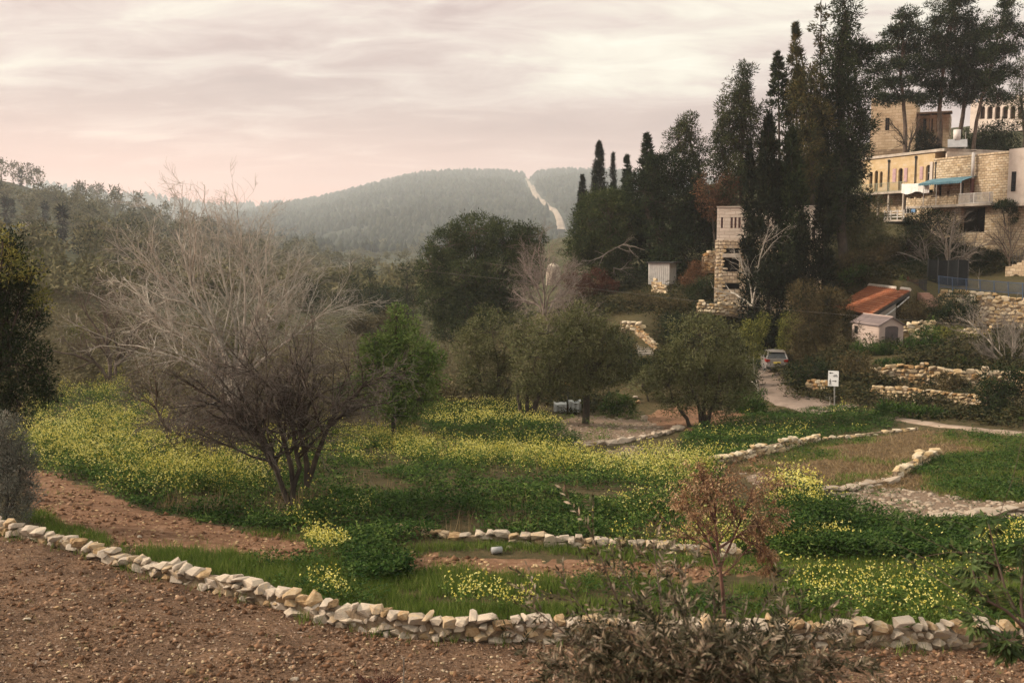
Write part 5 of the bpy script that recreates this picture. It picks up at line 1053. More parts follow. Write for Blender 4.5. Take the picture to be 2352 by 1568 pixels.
def odds():
    # dark green gate above the car
    fr = Frame(at(1754, 790, 90), at(1787, 790, 90)); z0, z1 = fr.px(1760, 812)[1], fr.px(1760, 768)[1]; root = empty('garden_gate', fr.p(.6, 0, z0), 'dark green barred garden gate above the parked car', 'gate'); M_g = plain('dark_green_iron', (.012, .022, .02), .6)
    for u in np.linspace(.03, fr.len-.03, 9): m = MB(); m.tube([fr.p(u, 0, z0), fr.p(u, 0, z1)], .018, n=5); m.build('bar', M_g, root)
    for z in (z0+.1, (z0+z1)/2, z1-.05): m = MB(); fr.box(m, 0, fr.len, .02, .05, z-.03, z+.03); m.build('rail', M_g, root)
    for u in (-.05, fr.len+.05): m = MB(); fr.box(m, u-.06, u+.06, -.06, .06, z0-.3, z1+.1); m.build('post', M_g, root)
    # cloth covered bench under the olives and a lantern post
    g = hit1(1302, 948); root = empty('cloth_covered_bench', g, 'pale grey cloths draped over a low garden bench under the olives', 'bench'); M_c = plain('pale_grey_canvas', (.38, .39, .38), .9); Y = g[1]
    for x0, x1, ya, yb, nm in ((1272, 1301, 926, 924, 'left_cloth'), (1306, 1334, 923, 919, 'right_cloth')):
        m = MB(); n = 12; a, b = at(x0, 946, Y), at(x1, 946, Y); zt = at(x0, (ya+yb)/2, Y)[2]
        for i in range(n):
            t0, t1 = i/n, (i+1)/n; xa, xb = a[0]+(b[0]-a[0])*t0, a[0]+(b[0]-a[0])*t1; w = lambda t: .10*math.sin(t*17+x0); s_ = lambda t: zt-.07*math.sin(t*math.pi)+.03*math.sin(t*9+x0)
            m.hexa([(xa, Y-.35+w(t0), a[2]+.06), (xb, Y-.35+w(t1), a[2]+.06), (xb, Y+.35, a[2]+.05), (xa, Y+.35, a[2]+.05), (xa, Y-.26, s_(t0)), (xb, Y-.26, s_(t1)), (xb, Y+.3, s_(t1)+.05), (xa, Y+.3, s_(t0)+.05)])
        m.build('cloth', M_c, root)
    m = MB(); a, b = at(1270, 940, Y), at(1336, 940, Y); m.box(((a[0]+b[0])/2, Y+.1, g[2]+.22), ((b[0]-a[0])/2-.1, .22, .16)); m.build('bench_frame', M_wood, root)
    p = at(1305, 930, Y+1.5); p[2] = ground(p[0], p[1]); t = at(1304, 880, Y+1.5); root = empty('garden_lantern', p, 'small amber lantern on a thin dark post under the olives', 'lantern'); m = MB(); m.tube([p, t-np.array((0, 0, .12))], .03, n=6); m.build('post', M_iron, root)
    m = MB(); m.tube([t-np.array((0, 0, .1)), t+np.array((0, 0, .14))], .14, .17, n=8); m.build('lamp_glass', mottled('amber_glass', [(.50, .26, .06), (.62, .36, .10)], 4, .4, 0), root); m = MB(); m.tube([t+np.array((0, 0, .143)), t+np.array((0, 0, .26))], .2, .05, n=8); m.build('cap', M_iron, root)
    # boulders and loose stones
    def boulder(x, y, r, lab, mat=M_wl, nm='boulder', grp=None, flat=.8):
        g = hit1(x, y); rr = px2m(r, g[1]); o = bpy.data.objects.new(nm, random.choice(rocks(mat))); COL.objects.link(o); o.location = g+np.array((0, 0, rr*flat*.4)); o.scale = (rr, rr*.9, rr*flat); o.rotation_euler = (rng.normal(0, .2), rng.normal(0, .2), rng.uniform(0, 6)); tag(o, lab, 'stone', grp)
    boulder(1479, 966, 12, 'pointed white boulder at the edge of the rubble below the olives', flat=1.0)
    boulder(1466, 925, 9, 'larger pale stone beside the path right of the dark round bush', M_pale); boulder(1460, 915, 7, 'smaller pale stone up the bank right of the dark round bush', M_pale)
    L_ = [(132, 1398, 13, 'ochre stone lying alone on the left foreground soil'), (62, 1424, 10, 'flat orange stone on the soil near the left edge'), (436, 1545, 15, 'flat pale stone on the soil left of centre at the bottom'), (676, 1562, 13, 'yellowish stone at the bottom edge left of the red shrub'), (1040, 1548, 9, 'pale round stone on the soil right of the red shrub'), (276, 1418, 8, 'small grey stone on the soil below the wall'), (395, 1430, 6, 'small ochre stone on the soil below the wall bend'), (640, 1500, 6, 'tiny pale stone in the middle of the left soil'), (2225, 1568, 11, 'pale stone at the bottom right soil'), (535, 1218, 7, 'pale stone on the bank edge of the earth track'), (322, 1233, 8, 'grey stone lying in the earth track'), (948, 1270, 8, 'pinkish stone on the track by dark weeds'), (1170, 1258, 7, 'white stone at the end of the stone row')]
    for x, y, r, lab in L_: boulder(x, y, r, lab, M_pale, 'loose_stone', 'loose stones on the earth', .6)
    a, b = hit1(1130, 1272), hit1(1152, 1270); m = MB(); up = np.array((0, 0, .1)); m.tube([a+up, b+up], .09, n=12); tag(m.build('plastic_pipe', plain('grey_pipe', (.30, .30, .30), .5), None, True), 'short grey pipe lying on the earth track', 'pipe')
    m = MB(); p = hit1(927, 1590); m.tube([p, p+np.array((.01, 0, .62))], .012, n=5); tag(m.build('planting_stake', bark('grey')), 'thin upright stake beside the red-leaved shrub', 'stake')
    # overhead line
    pts = [(-60, 484, 80), (12, 494, 79), (330, 538, 76), (658, 582, 73), (950, 620, 71), (1300, 656, 69), (1640, 696, 67.5), (1881, 718, 66.5), (2168, 742, 65.5), (2420, 765, 65)]; m = MB(); m.tube(P3(pts), .010, n=4); tag(m.build('overhead_cable', plain('pale_cable', (.12, .11, .10), .8)), 'thin overhead cable sagging across the whole valley', 'cable')
    m = MB(); m.tube(P3([(-60, 476, 82), (12, 490, 81), (330, 533, 78), (658, 579, 75), (950, 616, 73.5)]), .008, n=4); tag(m.build('overhead_cable', plain('grey_cable', (.10, .095, .09), .8)), 'second thin cable just above the first on the left', 'cable')
    for x, y0, y1, lab in ((1206, 408, 402, 'thin antenna mast on the far hill crest left of the firebreak'), (1350, 396, 384, 'thin antenna mast on the far hill crest right of the firebreak')):
        a, b = at(x, y0+14, 3590), at(x, y0-14, 3590); root = empty('antenna_mast', a, lab, 'mast'); m = MB(); m.tube([a, b], .8, .4, n=4); m.build('mast', M_iron, root); m = MB(); m.box(a*.3+b*.7, (1.5, .3, .3)); m.build('crossbar', M_iron, root)
odds()
# ------------------------------------------------------------------ trees of the middle ground
lobe_tree('olive_tree', 'spreading multi-stemmed olive tree left of the lantern', 'tree', (1125, 938), [(1130, 765, 68, 55), (1085, 810, 48, 55), (1160, 800, 60, 60), (1110, 860, 58, 55), (1165, 870, 50, 50), (1210, 760, 45, 42), (1075, 880, 40, 40), (1130, 905, 50, 26)], 'olive', stems=[[(1125, 938), (1118, 905), (1095, 860)], [(1128, 938), (1140, 900), (1150, 850)], [(1130, 938), (1150, 915), (1175, 880)]], r0=.13)
lobe_tree('olive_tree', 'olive tree with forked dark trunks in front of the lantern', 'tree', (1207, 967), [(1260, 765, 72, 48), (1230, 820, 62, 58), (1300, 800, 70, 55), (1345, 845, 48, 52), (1215, 885, 46, 45), (1275, 850, 62, 48), (1330, 790, 50, 45), (1245, 880, 50, 30), (1330, 880, 40, 28)], 'olive', stems=[[(1207, 967), (1195, 930), (1190, 885)], [(1210, 967), (1208, 920), (1215, 870)], [(1213, 967), (1235, 915), (1255, 860)], [(1222, 955), (1240, 900), (1260, 850)]], r0=.15)
lobe_tree('olive_tree', 'olive tree with one thick straight trunk right of the lantern', 'tree', (1345, 972), [(1340, 745, 62, 50), (1385, 780, 58, 50), (1400, 840, 48, 50), (1420, 790, 36, 40), (1350, 880, 42, 30), (1310, 740, 40, 35), (1400, 880, 44, 30), (1440, 830, 34, 40)], 'olive', stems=[[(1345, 972), (1348, 920), (1358, 860), (1370, 800)]], r0=.22, r1=.09)
lobe_tree('round_tree', 'round full-crowned green tree left of the lane', 'tree', (1612, 980), [(1610, 775, 85, 65), (1555, 835, 62, 62), (1680, 820, 60, 62), (1620, 860, 88, 60), (1535, 885, 42, 42), (1690, 890, 46, 48), (1620, 910, 70, 40), (1560, 925, 44, 26), (1665, 928, 46, 26), (1540, 840, 44, 50), (1700, 850, 40, 50)], FOL['olive'], stems=[[(1612, 980), (1605, 930), (1580, 870)], [(1616, 980), (1618, 920), (1620, 850)], [(1620, 980), (1640, 920), (1660, 860)], [(1588, 985), (1575, 955), (1545, 920)]], r0=.13, per=46)
lobe_tree('young_green_tree', 'young bright green conical tree behind the bare tree', 'tree', (903, 1022), [(912, 722, 24, 28), (928, 765, 44, 36), (895, 800, 58, 42), (955, 808, 48, 44), (862, 835, 44, 42), (925, 860, 68, 50), (985, 860, 42, 46), (885, 905, 54, 48), (960, 918, 54, 44), (860, 790, 38, 34), (915, 955, 40, 30), (995, 825, 28, 30), (835, 870, 30, 34)], 'green', stems=[[(903, 1022), (900, 980), (905, 900), (912, 760)]], r0=.12, cr=.34, per=44, L=.15, W=.06, inner=.35)
# leafless trees on the left
bare_tree('bare_tree', 'dark multi-stemmed bare tree among the yellow flowers', (668, 1168), [[(668, 1168), (640, 1085), (600, 975), (545, 880)], [(668, 1168), (670, 1060), (625, 935), (585, 850)], [(672, 1165), (690, 1080), (668, 960), (640, 850)], [(705, 1115), (700, 1030), (685, 930), (720, 830)], [(705, 1115), (735, 1020), (785, 930), (850, 870)], [(640, 1085), (590, 1010), (520, 940), (430, 900)]],
          [(14, .52, 42, .03, 5, .35, .16), (10, .58, 40, -.02, 4, .15, .2), (5, .58, 38, -.05, 4, .1, .24, .0075)], .10, .03, 'dark', twig='twig')
bare_tree('bare_tree', 'tall pale grey bare tree spreading above the valley', (535, 1010), [[(535, 1010), (530, 880), (500, 760), (445, 660), (410, 530)], [(535, 1010), (535, 870), (535, 740), (495, 640), (478, 530)], [(535, 1010), (540, 870), (560, 740), (556, 650), (548, 540)], [(535, 1010), (545, 880), (590, 760), (635, 690), (690, 640)], [(535, 1010), (525, 890), (450, 800), (340, 720), (265, 640)], [(535, 1010), (520, 890), (430, 830), (320, 800), (255, 790)], [(535, 1010), (550, 890), (630, 800), (715, 750), (770, 690)], [(535, 1010), (540, 850), (470, 720), (385, 640), (330, 590)], [(535, 1010), (545, 860), (600, 720), (618, 640), (620, 570)]],
          [(12, .42, 38, .05, 5, .34, .16), (8, .52, 40, .03, 4, .2, .2), (6, .55, 36, .04, 4, .15, .22, .0075)], .12, .03, 'pale', k0=9)
bare_tree('bare_tree', 'brown bare tree at the left behind the flowers', (257, 893), [[(257, 893), (250, 830), (240, 760), (225, 680)], [(257, 893), (255, 820), (215, 760), (165, 700)], [(257, 893), (262, 820), (300, 750), (330, 690)], [(257, 893), (265, 840), (320, 790), (370, 770)], [(257, 893), (240, 840), (180, 810), (140, 800)]],
          [(9, .5, 40, .03, 5, .3, .18), (7, .55, 40, 0, 4, .2, .2), (5, .55, 38, -.03, 4, .15, .22)], .15, .045, 'brown')
bare_tree('bare_thicket', 'drooping dark bare thicket left of the forked bare tree', (430, 1075), [[(430, 1075), (425, 1000), (440, 930), (480, 880)], [(430, 1075), (400, 1000), (380, 930), (400, 860)], [(440, 1075), (470, 1000), (520, 950), (560, 920)], [(425, 1075), (390, 1040), (370, 990), (365, 960)], [(440, 1070), (500, 1040), (540, 1000), (580, 980)]],
          [(11, .55, 45, -.06, 5, .25, .18), (8, .6, 42, -.12, 4, .15, .2), (6, .6, 40, -.16, 4, .15, .22)], .07, .03, 'brown', twig='twig', cat='shrub')
bare_tree('bare_tree', 'rosy grey bare tree in front of the domed tank', (1250, 728), [[(1250, 728), (1250, 670), (1240, 610), (1235, 570)], [(1250, 728), (1242, 680), (1215, 630), (1190, 590)], [(1250, 728), (1258, 680), (1285, 640), (1300, 620)], [(1250, 728), (1235, 700), (1205, 690), (1180, 670)], [(1255, 728), (1275, 690), (1310, 670), (1335, 680)]],
          [(12, .5, 38, .04, 4, .25, .17), (9, .55, 38, .02, 4, .2, .2), (6, .55, 36, .02, 3, .2, .22)], .10, .035, 'rosy', Y=92)
bare_tree('bare_thicket', 'rosy brown leafless thicket behind the olive trees', (1290, 800), [[(1290, 800), (1270, 760), (1250, 720)], [(1290, 800), (1295, 750), (1300, 700)], [(1300, 800), (1325, 750), (1345, 710)], [(1280, 800), (1235, 770), (1200, 740)]], [(10, .55, 40, .05, 4, .2, .18), (7, .55, 40, .03, 4, .2, .2), (5, .55, 36, .0, 3, .2, .2)], .1, .04, 'rosy', Y=84, cat='shrub')
bare_tree('bare_tree', 'small pale bare tree in front of the tower house', (1728, 705), [[(1728, 705), (1732, 650), (1735, 590), (1745, 540)], [(1728, 705), (1724, 650), (1705, 610), (1690, 585)], [(1728, 705), (1740, 660), (1760, 620), (1768, 580)], [(1728, 705), (1715, 690), (1695, 675), (1672, 682)], [(1728, 705), (1745, 680), (1770, 665), (1785, 655)]], [(7, .45, 34, .06, 4, .3, .14), (5, .5, 34, .04, 4, .2, .18), (2, .55, 34, .03, 3, .2, .2)], .10, .035, 'pale', Y=83)
bare_tree('bare_tree', 'grey bare tree in front of the dark opening of the yellow house', (2175, 655), [[(2175, 655), (2170, 610), (2150, 560), (2120, 530)], [(2175, 655), (2180, 600), (2190, 550), (2200, 500)], [(2175, 655), (2190, 610), (2225, 570), (2260, 560)], [(2175, 655), (2150, 620), (2105, 590), (2070, 580)]], [(9, .5, 38, .03, 4, .25, .17), (6, .55, 40, .02, 4, .2, .2), (4, .55, 36, .0, 3, .2, .2)], .15, .05, 'grey', Y=94)
bare_tree('bare_tree', 'brown bare tree leaning before the corner wall at the right', (2322, 655), [[(2322, 655), (2318, 600), (2300, 560), (2280, 535)], [(2322, 655), (2330, 600), (2345, 550), (2352, 520)], [(2322, 655), (2340, 620), (2370, 590), (2390, 580)]], [(8, .5, 38, .03, 4, .25, .17), (5, .55, 40, .02, 4, .2, .2), (3, .55, 36, .0, 3, .2, .2)], .11, .04, 'brown', Y=91)
bare_tree('bare_shrub', 'grey spiky bare shrub above the upper terrace wall at right', (2325, 850), [[(2325, 850), (2310, 800), (2285, 745)], [(2325, 850), (2325, 790), (2320, 735)], [(2325, 850), (2345, 800), (2360, 745)], [(2325, 850), (2290, 820), (2265, 790)], [(2330, 850), (2370, 825), (2390, 790)]], [(11, .55, 30, .05, 4, .15, .12), (8, .55, 30, .05, 3, .2, .15), (4, .5, 30, .03, 3, .2, .15)], .07, .03, 'grey', Y=64.5, cat='shrub')
bare_tree('bare_sapling', 'thin white bare sapling below the direction sign', (1907, 936), [[(1907, 936), (1902, 918), (1898, 905)], [(1906, 930), (1915, 918), (1919, 912)]], [(4, .5, 35, .03, 3, .3), (2, .5, 35, .03, 3, .3)], .02, .01, 'pale', cat='shrub')
bare_tree('bare_sapling', 'white bare sapling beside the leafy bush left of the lane', (1742, 905), [[(1742, 905), (1743, 880), (1741, 850)], [(1742, 892), (1733, 875), (1727, 862)]], [(5, .5, 35, .03, 3, .3), (3, .5, 35, .03, 3, .3)], .03, .012, 'pale', cat='shrub')
bare_tree('bare_tree', 'dark bare tree beside the window of the old hilltop building', (2085, 352), [[(2085, 352), (2082, 320), (2070, 295), (2062, 280)], [(2085, 352), (2088, 310), (2092, 280)], [(2085, 352), (2098, 320), (2112, 300)], [(2085, 352), (2070, 335), (2052, 320)]], [(8, .5, 34, .04, 4, .25), (5, .5, 34, .03, 3, .2), (3, .5, 34, .03, 3, .2)], .12, .04, 'dark', Y=121)
# stone pines
KW = dict(cr=.62, per=40, L=.26, W=.10, dens=1.7, inner=.62, barkkey='brown', up=.35, rough=.14)
lobe_tree('umbrella_pine', 'broad rounded umbrella pine in the middle of the valley', 'tree', (1090, 800), [(1090, 535, 66, 42), (1030, 565, 50, 45), (1155, 555, 66, 48), (1212, 545, 40, 36), (995, 615, 42, 50), (1065, 630, 82, 70), (1150, 630, 80, 70), (1205, 600, 50, 55), (1080, 705, 92, 58), (1005, 690, 46, 50), (1150, 715, 66, 50), (1060, 755, 70, 40)], 'dome', Y=108, stems=[[(1090, 800), (1085, 720), (1090, 620)], [(1092, 790), (1130, 700), (1165, 620)]], r0=.45, r1=.2, **KW)
DOMEP = lobe_tree('umbrella_pine', 'smooth domed umbrella pine left of the dark conifers', 'tree', (1400, 680), [(1400, 506, 86, 72), (1350, 520, 42, 60), (1450, 520, 40, 62), (1395, 470, 60, 38), (1400, 565, 84, 42), (1330, 570, 40, 40), (1375, 615, 66, 30), (1440, 610, 50, 34)], 'dome', Y=112, stems=[[(1400, 680), (1405, 620), (1400, 540)]], r0=.42, r1=.2, **KW)
DEADB = bare_tree('dead_branches', 'bleached dead branches hanging under the domed umbrella pine', (1415, 640), [[(1405, 575), (1430, 560), (1460, 570)], [(1405, 575), (1380, 590), (1350, 600)], [(1410, 615), (1430, 620), (1465, 640)], [(1410, 615), (1420, 640), (1425, 660)]], [(8, .5, 34, -.05, 4, .2), (4, .5, 34, -.05, 3, .2)], .08, .03, 'grey', Y=108.5, cat='branches')
adopt(DEADB, DOMEP, 'dead_branches')
# cypresses and firs along the hill shoulder
spire('cypress_tree', 'dense pointed cypress behind the domed umbrella pine', 'tree', (1376, 329), (1376, 560), 25, 150, 'cyp', cr=.55, per=36)
spire('cypress_tree', 'very slim cypress right of the dense pointed one', 'tree', (1408, 354), (1408, 560), 8, 150, 'cyp', cr=.4, per=26)
spire('cypress_tree', 'short twin-tipped cypress left of the dense pointed one', 'tree', (1337, 404), (1338, 560), 14, 150, 'cyp', cr=.45)
spire('fir_tree', 'thin airy fir right of the slim cypress', 'tree', (1440, 358), (1440, 580), 27, 140, 'darkg', shape='fir', cr=.5, per=26)
spire('fir_tree', 'dark fir with slender spire above the white metal shed', 'tree', (1486, 308), (1496, 660), 50, 110, 'darkg', shape='fir', cr=.6, per=32)
lobe_tree('dark_conifer', 'dense dark conifer mass between the slender fir and the tower house', 'tree', (1555, 660), [(1480, 440, 50, 66), (1512, 392, 36, 46), (1600, 450, 46, 60), (1640, 500, 40, 60), (1535, 400, 48, 55), (1560, 470, 62, 70), (1535, 540, 60, 70), (1570, 580, 62, 70), (1530, 620, 50, 50), (1600, 520, 45, 60)], 'darkg', Y=106, r0=.4, r1=.2, cr=.62, per=50, L=.30, W=.11, dens=1.2)
lobe_tree('leaning_pine', 'tall pine with bare leaning trunk above the dark conifer mass', 'tree', (1632, 640), [(1577, 285, 30, 32), (1556, 320, 34, 30), (1592, 335, 34, 36), (1565, 365, 38, 30), (1600, 385, 30, 28)], 'pine', Y=112, stems=[[(1632, 640), (1625, 500), (1600, 380), (1577, 290)]], r0=.28, r1=.1, cr=.5, per=44, L=.26, W=.09, dens=1.0, inner=.3)
lobe_tree('aleppo_pine', 'tall ragged pine left of the highest cypress', 'tree', (1705, 560), [(1716, 170, 22, 26), (1700, 205, 34, 32), (1685, 250, 42, 38), (1720, 260, 40, 40), (1680, 315, 44, 44), (1725, 330, 48, 50), (1695, 390, 52, 50), (1660, 350, 26, 30), (1730, 410, 45, 45), (1656, 295, 26, 34), (1650, 385, 32, 36), (1670, 445, 40, 38)], 'pine', Y=104, stems=[[(1705, 560), (1705, 400), (1708, 260), (1714, 185)]], r0=.35, r1=.12, cr=.6, per=50, L=.28, W=.10, dens=1.15, inner=.25)
lobe_tree('russet_tree', 'russet brown tree crown below the ragged pine', 'tree', (1650, 560), [(1628, 440, 34, 36), (1665, 425, 36, 34), (1690, 460, 30, 28), (1640, 480, 40, 28)], 'russet', Y=103, r0=.2, cr=.5, per=30, L=.22, W=.09, dens=.8)
spire('dark_spruce', 'broad dark spruce left of the highest cypress', 'tree', (1787, 122), (1795, 600), 56, 98, 'darkg', shape='cone', cr=.7, per=36, L=.36)
spire('cypress_tree', 'highest golden tipped cypress spire left of the tufted pine', 'tree', (1828, 52), (1835, 660), 38, 97, 'gold', cr=.62, per=38)
spire('tufted_pine', 'tall thin pine with tufted branches rising past the frame top', 'tree', (1886, -40), (1884, 560), 34, 101, 'gold', shape='tufts', cr=.55, per=26, L=.3, dens=.62, up=.4)
lobe_tree('tall_dark_conifer', 'tallest dark conifer right of the tufted pine, reaching past the top', 'tree', (1940, 640), [(1940, 10, 28, 35), (1945, 60, 36, 34), (1925, 110, 40, 40), (1965, 120, 42, 40), (1930, 175, 50, 45), (1985, 130, 28, 28), (1960, 220, 52, 50), (1910, 240, 48, 50), (1950, 300, 58, 60), (1900, 320, 52, 60), (1965, 360, 38, 60), (1920, 400, 62, 70), (1900, 480, 60, 70), (1950, 450, 40, 60), (1985, 290, 24, 26)], 'darkg', Y=96, stems=[[(1940, 640), (1935, 400), (1935, 200), (1940, 20)]], r0=.5, r1=.12, cr=.66, per=54, L=.30, W=.11, dens=1.2, inner=.2)
lobe_tree('golden_conifer', 'golden green conifer between the highest cypress and tallest conifer', 'tree', (1865, 640), [(1862, 185, 28, 40), (1850, 240, 36, 45), (1880, 270, 34, 45), (1855, 320, 44, 55), (1875, 390, 46, 60), (1840, 430, 46, 60)], 'gold', Y=95, r0=.3, r1=.1, cr=.6, per=50, L=.30, W=.11, dens=1.15, inner=.25)
spire('cypress_tree', 'narrow black cypress right beside the tower house', 'tree', (1722, 335), (1722, 690), 20, 84, 'cyp', cr=.5, per=36)
spire('cypress_tree', 'wide black cypress covering the middle of the tower house', 'tree', (1765, 270), (1768, 690), 46, 83, 'cyp', cr=.6, per=40, dens=1.2)
spire('cypress_tree', 'ragged dark cypress in front of the tower house', 'tree', (1818, 300), (1822, 690), 48, 82.5, 'darkg', cr=.6, per=40, dens=1.2)
spire('cypress_tree', 'slim black cypress at the right end of the tower house', 'tree', (1893, 398), (1890, 690), 22, 82, 'cyp', cr=.5, per=36)
lobe_tree('dark_bush', 'black green ivy mass at the foot of the cypresses', 'shrub', (1840, 690), [(1800, 610, 55, 50), (1850, 600, 40, 60), (1860, 640, 50, 35), (1770, 640, 50, 40), (1840, 540, 28, 50)], 'cyp', Y=81.5, r0=.15, cr=.5, per=36, L=.26, W=.1)
# pines in front of the hilltop building
KP = dict(cr=.62, per=44, L=.30, W=.11, dens=1.3, inner=.2, barkkey='brown', up=.45, flat=.75, rough=.35)
lobe_tree('hilltop_pine', 'pine with leaning trunk in front of the old hilltop window', 'tree', (2085, 352), [(2078, 38, 30, 22), (2055, 75, 38, 20), (2098, 70, 34, 22), (2030, 110, 40, 18), (2092, 115, 44, 20), (2062, 145, 46, 20), (2015, 160, 34, 14), (2105, 160, 36, 16), (2050, 190, 50, 18), (2040, 228, 42, 14), (2090, 222, 28, 12)], 'darkg', Y=120, stems=[[(2085, 352), (2078, 260), (2068, 150), (2076, 50)]], r0=.30, r1=.1, **KP)
lobe_tree('hilltop_pine', 'pine with straight dark trunk left of the solar heater', 'tree', (2153, 345), [(2190, 8, 50, 26), (2165, 50, 42, 22), (2215, 48, 40, 22), (2140, 90, 46, 22), (2190, 95, 48, 24), (2150, 140, 58, 26), (2200, 150, 46, 26), (2130, 190, 44, 20), (2175, 200, 52, 24), (2130, 228, 40, 14)], 'darkg', Y=122, stems=[[(2153, 345), (2160, 230), (2172, 120), (2188, 20)]], r0=.32, r1=.1, **KP)
lobe_tree('hilltop_pine', 'pine with dark trunk directly above the solar heater', 'tree', (2200, 335), [(2240, 80, 40, 24), (2215, 120, 44, 24), (2255, 130, 38, 24), (2225, 175, 48, 26), (2250, 205, 40, 22), (2200, 225, 40, 18)], 'darkg', Y=124, stems=[[(2200, 335), (2212, 260), (2230, 170), (2242, 90)]], r0=.32, r1=.1, **KP)
lobe_tree('hilltop_pine', 'rightmost leaning pine reaching the top of the frame', 'tree', (2232, 330), [(2318, 10, 24, 24), (2300, 48, 36, 22), (2330, 70, 34, 20), (2275, 85, 40, 22), (2315, 115, 40, 22), (2270, 130, 38, 24), (2305, 165, 40, 24), (2270, 185, 40, 24), (2290, 225, 38, 20)], 'darkg', Y=119, stems=[[(2232, 330), (2250, 250), (2272, 170), (2300, 60)]], r0=.26, r1=.09, **KP)
lobe_tree('dark_tree', 'dark tree cut by the right edge beside the white villa', 'tree', (2352, 330), [(2345, 180, 24, 34), (2335, 225, 26, 26), (2358, 250, 26, 40), (2350, 140, 16, 20)], 'pine', Y=128, r0=.25, cr=.6, per=30, L=.3, W=.09)
lobe_tree('dark_bush', 'small dark spruce-like bush behind the yellow house roof', 'shrub', (2127, 350), [(2125, 305, 16, 18), (2125, 328, 28, 22), (2130, 345, 34, 14)], 'cyp', Y=121, r0=.12, cr=.4, per=30, L=.24, W=.08)
lobe_tree('dark_bush', 'dark hedge behind the roof right of the solar heater', 'shrub', (2270, 350), [(2215, 325, 32, 22), (2265, 310, 42, 28), (2310, 300, 36, 30), (2290, 335, 60, 18)], 'darkg', Y=122, r0=.12, cr=.55, per=32, L=.26, W=.1)
# ------------------------------------------------------------------ shrubs on the garden slope
def bush(label, base, lobes, fol, Y=None, name='shrub', **k):
    kw = dict(r0=.06, r1=.03, cr=.34, per=34, L=.16, W=.06); kw.update(k); return lobe_tree(name, label, 'shrub', base, lobes, fol, Y=Y, **kw)
bush('tall green cane thicket left of the yellow house', (1985, 640), [(1955, 500, 40, 52), (2005, 478, 36, 40), (1990, 545, 50, 60), (1950, 570, 36, 50), (2020, 530, 26, 40)], 'olive', 98, cr=.5, L=.34, W=.06, up=.9)
bush('brown undergrowth under the cane thicket', (1990, 660), [(1960, 610, 45, 35), (2010, 600, 45, 30), (2040, 570, 30, 30), (1985, 640, 60, 22)], 'brownb', 95, cr=.45, L=.22)
bush('arching dark evergreen in front of the yellow house porch', (2070, 655), [(2085, 560, 34, 50), (2115, 515, 46, 36), (2155, 510, 40, 34), (2185, 545, 26, 45), (2070, 600, 28, 40)], 'darkg', 97, r0=.3, r1=.15, cr=.45, L=.22)
bush('dark hedge at the foot of the yellow house', (2260, 625), [(2235, 605, 32, 20), (2275, 600, 36, 24), (2310, 608, 30, 22), (2250, 625, 60, 16)], 'darkg', 95.5, cr=.42, L=.22)
bush('climbing plant hanging over the balcony of the yellow house', (2310, 520), [(2300, 468, 18, 10), (2320, 475, 16, 16), (2328, 500, 8, 22)], 'darkg', 93.5, cr=.25, L=.18, limbs=False, sink=1)
bush('wide brown green shrub mass above the parked car', (1880, 860), [(1850, 680, 48, 34), (1905, 700, 52, 38), (1860, 745, 52, 46), (1925, 760, 46, 50), (1880, 810, 56, 46), (1835, 790, 30, 46), (1930, 690, 22, 18), (1915, 850, 46, 30)], 'brownb', 74, cr=.42, per=40, L=.22, W=.05)
bush('golden trailing shrub right of the garden gate', (1812, 850), [(1822, 832, 18, 26), (1818, 850, 14, 14), (1805, 775, 18, 34), (1800, 800, 20, 26), (1815, 740, 26, 26)], 'yellowg', 78, cr=.28, L=.14)
bush('yellow green shrub left of the garden gate', (1735, 850), [(1728, 760, 34, 32), (1750, 745, 18, 30), (1738, 800, 18, 34), (1722, 830, 22, 30)], 'yellowg', 72, cr=.3)
bush('dark leafy shrub left of the car', (1728, 880), [(1722, 850, 20, 30), (1735, 870, 12, 26), (1712, 880, 22, 22)], 'darkg', 69)
bush('round leafy bush where the lane meets the earth path', (1728, 948), [(1715, 918, 34, 26), (1745, 922, 26, 24), (1725, 938, 40, 14)], 'herbd', None, cr=.3)
bush('dark ivy bank right of the lane', (1850, 905), [(1828, 858, 24, 28), (1850, 885, 30, 28), (1885, 905, 28, 22), (1870, 850, 30, 30), (1905, 915, 26, 18), (1838, 905, 20, 18)], 'darkg', 67, cr=.36)
bush('dark sprawling shrub right of the direction sign', (1965, 935), [(1955, 860, 38, 34), (1985, 895, 34, 30), (1945, 905, 30, 26), (1965, 830, 36, 26), (1975, 925, 34, 16)], 'brownb', 65.5, cr=.36)
bush('dark grassy shrub in front of the beige shed', (2030, 830), [(1995, 800, 34, 22), (2050, 808, 40, 20), (2095, 805, 34, 24), (2010, 828, 46, 16), (2075, 828, 46, 14)], 'herbd', 70.5, cr=.34, L=.26, W=.04, up=.9)
bush('weedy shrub in front of the coursed wall beside the shed', (2120, 830), [(2105, 790, 22, 30), (2135, 775, 24, 40), (2150, 800, 30, 26), (2180, 810, 34, 18)], 'herbd', 72, cr=.32, up=.6)
bush('wide dark green shrub against the tall block wall', (2195, 745), [(2165, 705, 36, 26), (2205, 695, 38, 28), (2235, 712, 24, 22), (2190, 725, 50, 18)], 'darkg', 79.5, cr=.36)
bush('grey brown dry shrub below the brick steps', (2100, 738), [(2085, 710, 24, 24), (2115, 712, 26, 22), (2105, 728, 36, 14)], 'brownb', 80)
bush('dark olive bush at the right edge in front of the terrace walls', (2300, 975), [(2300, 875, 46, 36), (2270, 915, 38, 38), (2325, 920, 42, 46), (2295, 955, 44, 24), (2345, 880, 26, 40)], 'darkg', 54, cr=.34, per=38)
bush('grey lavender-like shrub on the upper terrace wall', (2190, 893), [(2180, 873, 26, 18), (2205, 878, 22, 14)], 'brownb', 62, cr=.26)
